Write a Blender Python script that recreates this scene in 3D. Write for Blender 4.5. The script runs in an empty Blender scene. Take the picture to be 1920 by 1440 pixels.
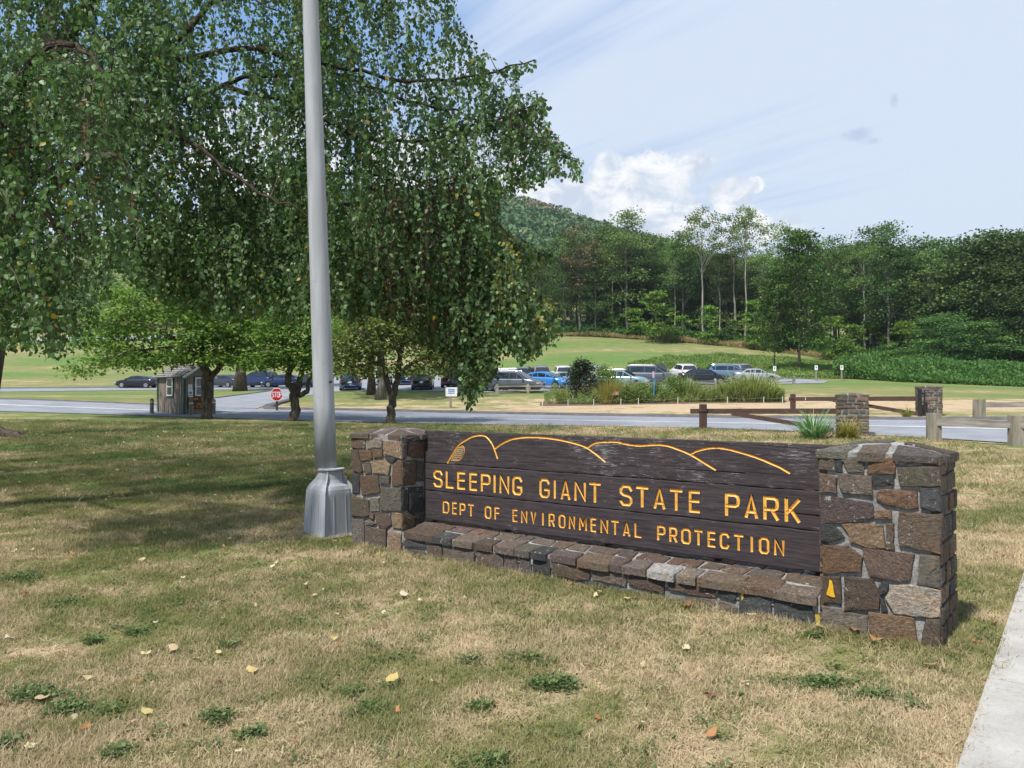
import bpy, math, random
import numpy as np
from mathutils import Vector, Matrix
sc = bpy.context.scene
R = math.radians
rng = np.random.default_rng(7)
random.seed(7)

# ------------------------------------------------------------------ camera, sky, sun, exposure
F, CH, PITCH = 1442.0, 1.6, math.atan(27 / 1442.0)
cam = bpy.data.cameras.new('camera')
cam.lens = 36 * F / 1920
cam.sensor_width = 36
cam.clip_end = 3000
cam.clip_start = 0.05
camo = bpy.data.objects.new('camera', cam)
sc.collection.objects.link(camo)
camo.location = (0, 0, CH)
camo.rotation_euler = (math.pi / 2 + PITCH, 0, 0)
sc.camera = camo
sc.view_settings.view_transform = 'Standard'
sc.view_settings.look = 'None'
sc.view_settings.gamma = 1
sc.view_settings.use_curve_mapping = False
sc.view_settings.exposure = 0.55
SUN = Vector((-0.46, -0.56, 1.12)).normalized()      # towards the sun: behind the camera, a little left
sl = bpy.data.lights.new('sun', 'SUN')
sl.energy = 4.6
sl.angle = R(2.5)
sl.color = (1.0, 0.95, 0.88)
so = bpy.data.objects.new('sun', sl)
so.rotation_euler = SUN.to_track_quat('Z', 'Y').to_euler()
sc.collection.objects.link(so)


class NT:
    def __init__(s, tree):
        s.t = tree
        tree.nodes.clear()

    def n(s, typ, props=None, **ins):
        nd = s.t.nodes.new(typ)
        for k, v in (props or {}).items():
            setattr(nd, k, v)
        for k, v in ins.items():
            key = int(k[1:]) if k[0] == '_' and k[1:].isdigit() else k.replace('_', ' ')
            if isinstance(v, bpy.types.NodeSocket):
                s.t.links.new(v, nd.inputs[key])
            else:
                nd.inputs[key].default_value = v
        return nd

    def math(s, op, a, b=0.0, c=0.0, clamp=False):
        return s.n('ShaderNodeMath', {'operation': op, 'use_clamp': clamp}, _0=a, _1=b, _2=c).outputs[0]

    def mix(s, f, a, b, blend='MIX'):
        nd = s.t.nodes.new('ShaderNodeMix')
        nd.data_type = 'RGBA'
        nd.blend_type = blend
        nd.clamp_factor = True
        for i, v in ((0, f), (6, a), (7, b)):
            if isinstance(v, bpy.types.NodeSocket):
                s.t.links.new(v, nd.inputs[i])
            else:
                nd.inputs[i].default_value = v if i == 0 else (*v[:3], 1)
        return nd.outputs[2]

    def noise(s, vec, scale, detail=3, rough=.55, dist=0):
        nd = s.n('ShaderNodeTexNoise', None, Scale=scale, Detail=detail, Roughness=rough, Distortion=dist)
        if vec is not None:
            s.t.links.new(vec, nd.inputs['Vector'])
        return nd.outputs[0]

    def rampf(s, v, a, b, lo=0.0, hi=1.0):
        return s.n('ShaderNodeMapRange', {'interpolation_type': 'SMOOTHSTEP'}, _0=v, _1=a, _2=b, _3=lo, _4=hi).outputs[0]

    def mapping(s, vec, scale=(1, 1, 1), rot=(0, 0, 0), loc=(0, 0, 0)):
        return s.n('ShaderNodeMapping', None, Vector=vec, Scale=scale, Rotation=rot, Location=loc).outputs[0]


w = bpy.data.worlds.new('World')
sc.world = w
w.use_nodes = True
T = NT(w.node_tree)
sky = T.n('ShaderNodeTexSky', {'sky_type': 'NISHITA', 'sun_disc': False, 'sun_elevation': math.asin(SUN.z),
                               'sun_rotation': math.atan2(SUN.x, SUN.y), 'air_density': 1.0, 'dust_density': 1.2, 'ozone_density': 1.6})
d = T.n('ShaderNodeTexCoord').outputs['Generated']
sep = T.n('ShaderNodeSeparateXYZ', None, Vector=d)
dx, dy, dz = sep.outputs
zz = T.math('MAXIMUM', dz, 0.03)
px = T.math('DIVIDE', dx, zz)
py = T.math('DIVIDE', dy, zz)
pl = T.n('ShaderNodeCombineXYZ', None, X=px, Y=py, Z=0.0).outputs[0]
# cirrus: long parallel streaks on a flat high layer
plr = T.mapping(pl, (1, 1, 1), (0, 0, R(52)))
n1 = T.noise(T.mapping(plr, (0.22, 1.1, 1)), 1.0, 4, .5, .9)
n2 = T.noise(T.mapping(plr, (0.55, 6.0, 1), (0, 0, 0), (3, 1, 0)), 1.0, 5, .55, .5)
n3 = T.noise(T.mapping(pl, (0.28, 0.5, 1)), 1.0, 3, .5)
ci = T.math('ADD', T.math('MULTIPLY', n1, .62), T.math('ADD', T.math('MULTIPLY', n2, .42), T.math('MULTIPLY', n3, .45)))
ci = T.math('ADD', ci, T.math('MULTIPLY', T.math('ARCTAN2', dx, dy), .40))
cirrus = T.rampf(ci, .58, .88)
# veil towards the horizon
veil = T.rampf(dz, .42, .02)
# cumulus banks low over the hill: elevation/azimuth space
az = T.math('ARCTAN2', dx, dy)
el = T.math('ARCSINE', dz)
ae = T.n('ShaderNodeCombineXYZ', None, X=az, Y=el, Z=0.0).outputs[0]


def blob(ca, ce, ra, re, amp=1.0):
    a = T.math('POWER', T.math('DIVIDE', T.math('SUBTRACT', az, ca), ra), 2.0)
    e = T.math('POWER', T.math('DIVIDE', T.math('SUBTRACT', el, ce), re), 2.0)
    return T.math('MULTIPLY', T.math('SUBTRACT', 1.0, T.math('ADD', a, e)), amp)


def pxae(x, y):
    u, v = (x - 960) / F, (720 - y) / F
    Y, Z = math.cos(PITCH) - v * math.sin(PITCH), math.sin(PITCH) + v * math.cos(PITCH)
    l = math.sqrt(u * u + Y * Y + Z * Z)
    return math.atan2(u, Y), math.asin(Z / l)


cn = T.noise(ae, 26.0, 6, .62, .6)
cn2 = T.noise(ae, 9.0, 4, .55, .3)
fld = None
for (bx, by, rx, ry, am) in [(1190, 345, 150, 62, 1), (1060, 370, 130, 55, 1), (1300, 318, 60, 34, .75), (1368, 370, 52, 42, 1.1), (1415, 348, 24, 17, 1.0), (1400, 430, 100, 40, .9),
                             (1240, 420, 170, 60, .9), (800, 330, 220, 90, .9), (500, 300, 260, 110, .8), (2500, 420, 300, 50, .8), (-400, 350, 400, 90, .8)]:
    a0, e0 = pxae(bx, by)
    b_ = blob(a0, e0, rx / F, ry / F, am)
    fld = b_ if fld is None else T.math('MAXIMUM', fld, b_)
cf = T.math('ADD', T.math('MULTIPLY', fld, .55), T.math('ADD', T.math('MULTIPLY', T.math('SUBTRACT', cn, .5), 1.9), T.math('MULTIPLY', T.math('SUBTRACT', cn2, .5), .8)))
cum = T.rampf(cf, .02, .36)
cum = T.math('MULTIPLY', cum, T.rampf(fld, -.15, .25))
shade = T.rampf(T.noise(T.mapping(ae, (1, 1.4, 1), loc=(.013, .02, 0)), 17.0, 5, .6, .5), .38, .62)
ccol = T.mix(shade, (6.0, 6.8, 8.0), (9.6, 9.7, 9.8))
base = T.mix(.92, sky.outputs[0], T.mix(T.rampf(dz, .0, .5), (6.1, 7.5, 9.1), (2.1, 4.1, 7.8)))
c1 = T.mix(T.math('MULTIPLY', cirrus, .9), base, (6.9, 7.7, 9.0))
c1 = T.mix(T.math('MULTIPLY', veil, .65), c1, (6.4, 7.5, 8.9))
c2 = T.mix(cum, c1, ccol)
# two small grey scraps of cloud
scr = None
for bx, by, rx, ry in ((1612, 255, 30, 17), (1677, 188, 9, 15), (1632, 265, 20, 7)):
    a0, e0 = pxae(bx, by)
    b_ = blob(a0, e0, rx / F, ry / F)
    scr = b_ if scr is None else T.math('MAXIMUM', scr, b_)
sm = T.rampf(T.math('ADD', scr, T.math('MULTIPLY', T.math('SUBTRACT', T.noise(ae, 60.0, 4), .5), 2.4)), .1, 1.3, 0, .55)
sm = T.math('MULTIPLY', sm, T.rampf(scr, -.6, .1))
c2 = T.mix(sm, c2, (4.2, 5.0, 6.9))
bg = T.n('ShaderNodeBackground', None, Color=c2, Strength=0.073)
out = T.n('ShaderNodeOutputWorld', None, Surface=bg.outputs[0])

# ------------------------------------------------------------------ helpers
cp, sp_ = math.cos(PITCH), math.sin(PITCH)


def ray(x, y):
    u, v = (x - 960) / F, (720 - y) / F
    return u, cp - v * sp_, sp_ + v * cp


def at(x, y, Y):
    a, b, c = ray(x, y)
    k = Y / b
    return Vector((a * k, Y, CH + c * k))


# terrain: for several bearings, distance and height, blurred into one smooth sheet
_cols = {-400: [(36, 790), (46, 764), (56, 745), (74, 735), (110, 705), (150, 652), (185, 625), (430, 500)],
         0: [(42, 772), (52, 748), (72, 737), (80, 731), (110, 703), (152, 652), (185, 622), (430, 470)],
         480: [(38, 786), (44, 772), (52, 760), (62, 743), (70, 735), (85, 727), (110, 702), (150, 655), (190, 610), (430, 400)],
         700: [(35.5, 793), (44.5, 770), (56, 750), (64, 732), (85, 714), (110, 690), (150, 647), (190, 605), (430, 375)],
         960: [(33, 798), (41, 778), (50, 761), (60, 739), (80, 718), (100, 685), (140, 632), (180, 596), (430, 383)],
         1100: [(31.5, 800), (39.5, 781), (50, 759), (62, 735), (80, 714), (100, 682), (140, 630), (180, 596), (430, 436)],
         1320: [(29.3, 804), (37, 785), (48, 758), (68, 728), (85, 709), (100, 682), (132, 645), (170, 618), (430, 500)],
         1640: [(25.5, 818), (33.5, 788), (45, 763), (60, 737), (75, 722), (90, 703), (110, 682), (150, 650), (430, 560)],
         1920: [(22.3, 834), (31, 788), (45, 766), (60, 743), (75, 730), (90, 719), (110, 700), (150, 680), (430, 600)],
         2400: [(16, 870), (24, 800), (45, 768), (60, 745), (75, 732), (90, 722), (110, 705), (150, 690), (430, 620)]}
TU = np.linspace(-1.3, 1.3, 131)
TY = np.arange(0, 900.1, 0.5)
_cu, _cz = [], []
for xk in sorted(_cols):
    ks = [(0, 0), (12, 0)] + [(Y, at(960, y, Y).z) for Y, y in _cols[xk]] + [(900, 60)]
    _cu.append((xk - 960) / F)
    _cz.append(np.interp(TY, [k[0] for k in ks], [k[1] for k in ks]))
_cz = np.array(_cz)
TZ = np.empty((len(TU), len(TY)))
for j in range(len(TY)):
    TZ[:, j] = np.interp(TU, _cu, _cz[:, j])
kx = np.exp(-0.5 * (np.arange(-8, 9) / 2.6) ** 2); kx /= kx.sum()
pad = np.pad(TZ, ((0, 0), (8, 8)), 'edge')
TZ = np.array([np.convolve(r_, kx, 'valid') for r_ in pad])
kk = np.exp(-0.5 * (np.arange(-6, 7) / 2.6) ** 2); kk /= kk.sum()
pad = np.pad(TZ, ((6, 6), (0, 0)), 'edge')
TZ = np.array([np.convolve(pad[:, j], kk, 'valid') for j in range(TZ.shape[1])]).T


def hgt(x, y):
    x = np.asarray(x, float); y = np.asarray(y, float)
    yy = np.clip(y, 0.01, 899)
    u = np.clip(x / np.maximum(yy, 1.0), -1.299, 1.299)
    i = (u + 1.3) / (TU[1] - TU[0]); j = yy / 0.5
    i0 = np.clip(i.astype(int), 0, len(TU) - 2); j0 = np.clip(j.astype(int), 0, len(TY) - 2)
    fi, fj = i - i0, j - j0
    return (TZ[i0, j0] * (1 - fi) * (1 - fj) + TZ[i0 + 1, j0] * fi * (1 - fj) + TZ[i0, j0 + 1] * (1 - fi) * fj + TZ[i0 + 1, j0 + 1] * fi * fj)


def gp(px, Y, dz=0.0):
    """point on the ground at bearing px and distance Y"""
    x = (px - 960) / F * Y
    return Vector((x, Y, float(hgt(x, Y)) + dz))


def link(o):
    sc.collection.objects.link(o)
    return o


def npmesh(name, V, Fs, mat=None, smooth=False, rnd=None):
    """V (n,3); Fs (m,k) or a list of arrays with different k"""
    me = bpy.data.meshes.new(name)
    V = np.asarray(V, np.float32)
    groups = Fs if isinstance(Fs, list) else [Fs]
    groups = [np.asarray(g, np.int32) for g in groups if len(g)]
    loops = np.concatenate([g.ravel() for g in groups])
    tot = np.concatenate([np.full(len(g), g.shape[1], np.int32) for g in groups])
    start = np.concatenate([[0], np.cumsum(tot)[:-1]]).astype(np.int32)
    me.vertices.add(len(V)); me.vertices.foreach_set('co', V.ravel())
    me.loops.add(len(loops)); me.loops.foreach_set('vertex_index', loops)
    me.polygons.add(len(tot)); me.polygons.foreach_set('loop_start', start)
    try:
        me.polygons.foreach_set('loop_total', tot)
    except Exception:
        pass
    if smooth:
        me.polygons.foreach_set('use_smooth', np.ones(len(tot), bool))
    if rnd is not None:
        a = me.attributes.new('rnd', 'FLOAT', 'FACE')
        a.data.foreach_set('value', np.asarray(rnd, np.float32))
    me.update(calc_edges=True)
    if mat:
        me.materials.append(mat)
    return me


class MB:
    def __init__(s):
        s.v, s.f = [], []

    def add(s, V, Fc):
        b = len(s.v)
        s.v += [tuple(p) for p in V]
        s.f += [tuple(i + b for i in q) for q in Fc]
        return s

    def box(s, c, h, rz=0.0, tilt=None, taper=1.0):
        co, si = math.cos(rz), math.sin(rz)
        V = []
        for z in (-1, 1):
            k = taper if z > 0 else 1
            for x, y in ((-1, -1), (1, -1), (1, 1), (-1, 1)):
                p = Vector((x * h[0] * k, y * h[1] * k, z * h[2]))
                if tilt:
                    p = tilt @ p
                V.append((c[0] + p.x * co - p.y * si, c[1] + p.x * si + p.y * co, c[2] + p.z))
        return s.add(V, [(3, 2, 1, 0), (4, 5, 6, 7), (0, 1, 5, 4), (1, 2, 6, 5), (2, 3, 7, 6), (3, 0, 4, 7)])

    def tube(s, pts, rad, n=8, cap=True, jit=0.0, square=False):
        pts = [Vector(p) for p in pts]
        rs = rad if hasattr(rad, '__len__') else [rad] * len(pts)
        base = len(s.v)
        ref = Vector((0, 0, 1))
        u = None
        for i, p in enumerate(pts):
            t = (pts[min(i + 1, len(pts) - 1)] - pts[max(i - 1, 0)]).normalized()
            if u is None:
                u = t.cross(ref if abs(t.z) < .9 else Vector((0, 1, 0))).normalized()
            else:
                u = (u - t * u.dot(t)).normalized()
            v = t.cross(u)
            for k in range(n):
                a = 2 * math.pi * (k + (.5 if square else 0)) / n
                r = rs[i] * (1 + (random.uniform(-jit, jit) if jit else 0))
                q = p + (u * math.cos(a) + v * math.sin(a)) * r
                s.v.append(tuple(q))
        for i in range(len(pts) - 1):
            for k in range(n):
                a, b = base + i * n + k, base + i * n + (k + 1) % n
                s.f.append((a, b, b + n, a + n))
        if cap:
            s.f.append(tuple(base + k for k in reversed(range(n))))
            s.f.append(tuple(base + (len(pts) - 1) * n + k for k in range(n)))
        return s

    def mesh(s, name, mat, smooth=False):
        me = bpy.data.meshes.new(name)
        me.from_pydata(s.v, [], s.f)
        me.update()
        if smooth:
            me.polygons.foreach_set('use_smooth', np.ones(len(me.polygons), bool))
        me.materials.append(mat)
        return me

    def obj(s, name, mat, parent=None, smooth=False, color=None, label=None):
        return obj(name, s.mesh(name, mat, smooth), parent, color, label)


def obj(name, me, parent=None, color=None, label=None, loc=None):
    o = link(bpy.data.objects.new(name, me))
    if parent:
        o.parent = parent
    if color:
        o.color = (*color, 1)
    if label:
        o['label'] = label
    if loc is not None:
        o.location = loc
    return o


def tag(o, label=None, cat=None, group=None, kind=None):
    for k, v in (('label', label), ('category', cat), ('group', group), ('kind', kind)):
        if v:
            o[k] = v
    return o


def thing(name, label, cat, loc=(0, 0, 0), rz=0.0, group=None):
    o = link(bpy.data.objects.new(name, None))
    o.empty_display_size = .2
    o.location = loc
    o.rotation_euler = (0, 0, rz)
    return tag(o, label, cat, group)


def copy_tree(o, parent=None):
    c = link(o.copy())
    c.parent = parent
    if parent:
        c.matrix_parent_inverse = o.matrix_parent_inverse.copy()
    for ch in o.children:
        copy_tree(ch, c)
    return c


# ------------------------------------------------------------------ materials
MATS = {}


def mat(name, fn):
    m = bpy.data.materials.new(name)
    m.use_nodes = True
    t = NT(m.node_tree)
    o = t.n('ShaderNodeOutputMaterial')
    s = fn(t)
    t.t.links.new(s, o.inputs['Surface'])
    MATS[name] = m
    return m


def pbsdf(t, col, rough=.8, bump=None, metal=0.0, spec=.3, bstr=.5, bdist=.01, **kw):
    ins = dict(Base_Color=col if isinstance(col, bpy.types.NodeSocket) else (*col[:3], 1), Roughness=rough, Metallic=metal)
    ins['Specular_IOR_Level'] = spec
    ins.update(kw)
    if bump is not None:
        ins['Normal'] = t.n('ShaderNodeBump', None, Strength=bstr, Distance=bdist, Height=bump).outputs[0]
    return t.n('ShaderNodeBsdfPrincipled', None, **ins).outputs[0]


def simple(name, c1, c2=None, scale=6, rough=.75, bstr=.3, bdist=.01, stretch=(1, 1, 1), metal=0.0, spec=.3, co='Object'):
    def fn(t):
        v = t.mapping(t.n('ShaderNodeTexCoord').outputs[co], stretch)
        n = t.noise(v, scale, 5, .6)
        col = t.mix(t.rampf(n, .3, .7), c1, c2 or tuple(x * .7 for x in c1))
        return pbsdf(t, col, rough, n, metal, spec, bstr, bdist)
    return mat(name, fn)


def pos(t):
    return t.n('ShaderNodeNewGeometry').outputs['Position']


def grass_field(t):
    """dry straw / olive / green by place: the same field colours the soil and the blades"""
    p = pos(t)
    s = t.n('ShaderNodeSeparateXYZ', None, Vector=p)
    flat = t.n('ShaderNodeCombineXYZ', None, X=s.outputs[0], Y=s.outputs[1], Z=0.0).outputs[0]
    a = t.noise(flat, .45, 4, .6, .3)
    b = t.noise(flat, 2.1, 4, .65)
    c = t.noise(t.mapping(flat, (.022, .075, 1)), 1.0, 4, .6, .4)
    far = t.rampf(s.outputs[1], 46, 60)
    near = t.math('ADD', t.math('MULTIPLY', a, .62), t.math('MULTIPLY', b, .38))
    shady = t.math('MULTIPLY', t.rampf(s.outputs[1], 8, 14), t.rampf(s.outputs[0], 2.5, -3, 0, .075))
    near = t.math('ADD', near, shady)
    near = t.math('ADD', near, t.rampf(s.outputs[1], 8.5, 6.5, 0, -.008))
    near = t.math('ADD', near, t.rampf(s.outputs[1], 40, 44, .02, -.08))
    farv = t.math('ADD', t.math('MULTIPLY', c, .55), t.math('ADD', t.math('ADD', t.math('MULTIPLY', a, .27), t.math('MULTIPLY', b, .18)), .098))
    g = t.mix(far, near, farv)
    return t.n('ShaderNodeSeparateColor', None, Color=g).outputs[0], flat, b, far


def f_ground(t):
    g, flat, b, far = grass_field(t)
    fine = t.noise(flat, 28, 5, .75)
    mid = t.noise(flat, 7, 4, .7)
    gg = t.math('ADD', g, t.math('MULTIPLY', t.math('SUBTRACT', fine, .5), .22))
    straw = t.mix(t.rampf(mid, .35, .65), (.38, .28, .18), (.48, .37, .24))
    c = t.mix(t.rampf(gg, .45, .56), straw, (.195, .195, .08))
    c = t.mix(t.rampf(gg, .55, .69), c, (.105, .175, .05))
    h = t.math('ADD', fine, t.math('MULTIPLY', mid, .8))
    return pbsdf(t, c, .95, h, 0, .05, .7, .04)


def f_blade(t):
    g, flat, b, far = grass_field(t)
    rd = t.n('ShaderNodeObjectInfo').outputs['Random']
    gg = t.math('ADD', g, t.math('MULTIPLY', t.math('SUBTRACT', rd, .5), .14))
    straw = t.mix(t.math('FRACT', t.math('MULTIPLY', rd, 7.31)), (.42, .325, .20), (.64, .54, .35))
    c = t.mix(t.rampf(gg, .45, .57), straw, (.25, .25, .10))
    c = t.mix(t.rampf(gg, .59, .72), c, (.12, .19, .065))
    df = t.n('ShaderNodeBsdfDiffuse', None, Color=c, Roughness=.5).outputs[0]
    tr = t.n('ShaderNodeBsdfTranslucent', None, Color=c).outputs[0]
    return t.n('ShaderNodeMixShader', None, _0=.3, _1=df, _2=tr).outputs[0]


m_ground = mat('lawn', f_ground)
m_blade = mat('grass_blade', f_blade)


def leafmat(name, ramp, trans=.35, spec=.25, objvar=.25, rough=.5):
    """ramp: [(pos, colour)...] looked up by the leaf's own random number"""
    def fn(t):
        a = t.n('ShaderNodeAttribute', {'attribute_name': 'rnd'}).outputs['Fac']
        cr = t.n('ShaderNodeValToRGB', None, Fac=a)
        e = cr.color_ramp.elements
        while len(e) < len(ramp):
            e.new(.5)
        for k, (p_, c_) in enumerate(ramp):
            e[k].position = p_
            e[k].color = (*c_, 1)
        col = cr.outputs[0]
        rd = t.n('ShaderNodeObjectInfo').outputs['Random']
        k = t.math('ADD', 1 - objvar / 2, t.math('MULTIPLY', rd, objvar))
        hsv = t.n('ShaderNodeHueSaturation', None, Hue=t.math('ADD', .5 - objvar * .018, t.math('MULTIPLY', rd, objvar * .05)), Saturation=1.0, Value=k, Color=col).outputs[0]
        p_ = t.n('ShaderNodeBsdfPrincipled', None, Base_Color=hsv, Roughness=rough, Specular_IOR_Level=spec).outputs[0]
        tr = t.n('ShaderNodeBsdfTranslucent', None, Color=t.mix(.5, hsv, t.mix(1.0, hsv, (1.0, 1.1, .45), 'MULTIPLY'))).outputs[0]
        return t.n('ShaderNodeMixShader', None, _0=trans, _1=p_, _2=tr).outputs[0]
    return mat(name, fn)


m_birch = leafmat('birch_leaf', [(0, (.040, .085, .026)), (.35, (.075, .155, .042)), (.75, (.135, .245, .085)), (.90, (.24, .34, .17)), (.93, (.30, .27, .035)), (.96, (.38, .27, .03)), (.98, (.075, .050, .030)), (1, (.17, .095, .055))], .4, .4, 0)
m_dog = leafmat('dogwood_leaf', [(0, (.10, .18, .035)), (.5, (.19, .32, .06)), (.85, (.30, .43, .10)), (.95, (.40, .46, .12)), (1, (.46, .38, .10))], .5, .25, 0)
m_olive = leafmat('olive_leaf', [(0, (.08, .115, .035)), (.5, (.16, .21, .055)), (.8, (.27, .32, .09)), (.92, (.30, .28, .05)), (1, (.24, .13, .05))], .4, .25, 0)
m_forest = leafmat('woodland_leaf', [(0, (.045, .088, .030)), (.5, (.095, .165, .050)), (.9, (.165, .25, .075)), (1, (.22, .31, .10))], .38, .2, .7)
m_forest2 = leafmat('pale_woodland_leaf', [(0, (.10, .155, .05)), (.5, (.17, .24, .075)), (1, (.25, .32, .11))], .35, .2, .6)
m_sap = leafmat('sapling_leaf', [(0, (.09, .17, .03)), (.6, (.18, .30, .05)), (1, (.30, .42, .10))], .4, .2, .4)
m_rust = leafmat('browning_leaf', [(0, (.06, .07, .03)), (.5, (.11, .09, .045)), (1, (.20, .11, .06))], .2, .2, .3)
m_hill = leafmat('hill_leaf', [(0, (.055, .11, .05)), (.55, (.10, .175, .072)), (.8, (.155, .22, .095)), (.93, (.17, .165, .09)), (1, (.26, .17, .12))], .15, .1, 0)
m_brush = leafmat('brush_leaf', [(0, (.09, .16, .04)), (.5, (.17, .27, .065)), (.85, (.26, .35, .10)), (1, (.42, .42, .18))], .35, .2, 0)
m_hedge = leafmat('thicket_leaf', [(0, (.045, .115, .03)), (.5, (.085, .19, .045)), (1, (.15, .27, .065))], .35, .2, 0)
m_tallgrass = leafmat('tall_grass_leaf', [(0, (.14, .14, .05)), (.5, (.34, .27, .13)), (1, (.50, .40, .22))], .3, .1, 0)
m_garden = leafmat('garden_leaf', [(0, (.08, .15, .035)), (.5, (.16, .25, .06)), (.8, (.32, .38, .13)), (.93, (.50, .48, .24)), (1, (.34, .20, .10))], .35, .2, .2)
m_iris = leafmat('iris_leaf', [(0, (.10, .22, .09)), (.5, (.20, .36, .16)), (.85, (.38, .50, .28)), (1, (.55, .48, .28))], .3, .3, 0)
m_daylily = leafmat('withered_leaf', [(0, (.13, .17, .04)), (.5, (.26, .26, .06)), (.8, (.40, .30, .08)), (1, (.35, .17, .06))], .3, .2, 0)
m_clover = leafmat('clover_leaf', [(0, (.06, .095, .035)), (.6, (.10, .15, .05)), (1, (.17, .22, .085))], .3, .15, 0)
m_fallen = leafmat('fallen_leaf', [(0, (.42, .33, .20)), (.3, (.36, .15, .055)), (.6, (.20, .09, .05)), (.8, (.46, .36, .13)), (1, (.50, .45, .32))], .15, .2, 0, .7)


def f_bark(c1, c2, sc_=9):
    def fn(t):
        v = t.mapping(t.n('ShaderNodeTexCoord').outputs['Object'], (1, 1, .22))
        n = t.noise(v, sc_, 6, .7, .6)
        col = t.mix(t.rampf(n, .36, .62), c1, c2)
        return pbsdf(t, col, .9, n, 0, .1, 1.0, .04)
    return fn


m_bark = mat('bark', f_bark((.045, .034, .026), (.13, .105, .08)))
m_barkgrey = mat('grey_bark', f_bark((.07, .065, .055), (.19, .175, .15), 7))
m_barkpale = mat('pale_bark', f_bark((.16, .15, .13), (.36, .33, .29), 2))
m_peel = mat('peeling_bark', f_bark((.028, .021, .017), (.085, .062, .048), 12))


def f_stone(t):
    tc = t.n('ShaderNodeTexCoord').outputs['Object']
    oi = t.n('ShaderNodeObjectInfo')
    rd = oi.outputs['Random']
    v = t.n('ShaderNodeVectorMath', {'operation': 'ADD'}, _0=tc, _1=t.n('ShaderNodeCombineXYZ', None, X=t.math('MULTIPLY', rd, 37), Y=t.math('MULTIPLY', rd, 91), Z=0.0).outputs[0]).outputs[0]
    ang = t.math('MULTIPLY', t.math('SUBTRACT', rd, .5), 1.6)
    vr = t.n('ShaderNodeVectorRotate', {'rotation_type': 'Y_AXIS'}, Vector=v, Angle=ang).outputs[0]
    big = t.noise(v, 9, 4, .6, .6)
    grain = t.noise(t.mapping(vr, (1, 1, 2.2)), 30, 7, .78, .6)
    fine = t.noise(v, 130, 3, .7)
    col = oi.outputs['Color']
    c = t.mix(t.rampf(big, .42, .68, 0, .55), col, t.mix(1.0, col, (1.25, .98, .72), 'MULTIPLY'))
    c = t.mix(t.rampf(grain, .34, .55, .72, 0), c, (.030, .027, .026))
    c = t.mix(t.rampf(grain, .52, .72, 0, .75), c, t.mix(1.0, c, (2.0, 1.95, 1.9), 'MULTIPLY'))
    c = t.mix(t.rampf(fine, .56, .72, 0, .4), c, (.30, .28, .25))
    c = t.mix(t.rampf(fine, .46, .34, 0, .5), c, (.03, .027, .025))
    lich = t.rampf(t.math('ADD', t.noise(v, 46, 4, .7), t.math('MULTIPLY', t.math('SUBTRACT', t.noise(v, 7, 2), .5), .55)), .655, .72)
    c = t.mix(t.math('MULTIPLY', lich, .75), c, (.52, .52, .49))
    h = t.math('ADD', t.math('MULTIPLY', grain, 1.0), t.math('ADD', t.math('MULTIPLY', big, .6), t.math('MULTIPLY', fine, .35)))
    return pbsdf(t, c, .82, h, 0, .3, 1.0, .028)


m_stone = mat('fieldstone', f_stone)


def f_mortar(t):
    v = t.n('ShaderNodeTexCoord').outputs['Object']
    n, n2 = t.noise(v, 60, 5, .7), t.noise(v, 5, 3, .6)
    c = t.mix(t.rampf(n2, .35, .65), (.20, .197, .188), (.36, .355, .34))
    c = t.mix(t.rampf(n, .34, .56, .75, 0), c, (.10, .095, .09))
    c = t.mix(t.rampf(t.noise(v, 11, 4, .7), .46, .64, 0, .6), c, (.13, .12, .105))
    return pbsdf(t, c, .9, n, 0, .1, .8, .01)


m_mortar = mat('mortar', f_mortar)


def f_plank(flake):
    def fn(t):
        v = t.n('ShaderNodeTexCoord').outputs['Object']
        g1 = t.noise(t.mapping(v, (1.0, 1, 26)), 2.6, 6, .65, .7)
        g2 = t.noise(t.mapping(v, (5, 1, 95)), 2.2, 5, .7, .3)
        pt = t.noise(v, 1.5, 3, .6)
        pt2 = t.noise(t.mapping(v, (1.5, 1, 5)), 4.0, 4, .65)
        c = t.mix(t.rampf(g1, .35, .65), (.027, .022, .024), (.060, .050, .053))
        c = t.mix(t.rampf(pt2, .40, .66, 0, .45), c, (.066, .052, .052))
        thr = t.math('SUBTRACT', .745 - flake * .112, t.math('MULTIPLY', t.math('SUBTRACT', pt, .5), .40))
        fl = t.math('SUBTRACT', t.math('ADD', t.math('MULTIPLY', g2, .82), t.math('MULTIPLY', pt2, .26)), thr)
        fm = t.rampf(fl, -.02, .055)
        c = t.mix(t.math('MULTIPLY', fm, .7), c, (.36, .355, .36))
        h = t.math('ADD', t.math('MULTIPLY', g1, .5), t.math('MULTIPLY', g2, .7))
        return pbsdf(t, c, .88, h, 0, .12, .7, .006)
    return fn


m_plank0 = mat('weathered_plank', f_plank(1.0))
m_plank1 = mat('worn_plank', f_plank(.62))
m_plank2 = mat('brown_plank', f_plank(.36))
m_yellow = simple('yellow_groove_paint', (.74, .42, .085), (.60, .30, .05), 14, .5, .4, .003)
m_ochre = simple('ochre_spill_paint', (.50, .34, .03), (.30, .21, .04), 20, .7, .4, .004)
m_black = simple('black_iron', (.012, .012, .014), (.02, .02, .02), 10, .6)
m_pole = None


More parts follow.
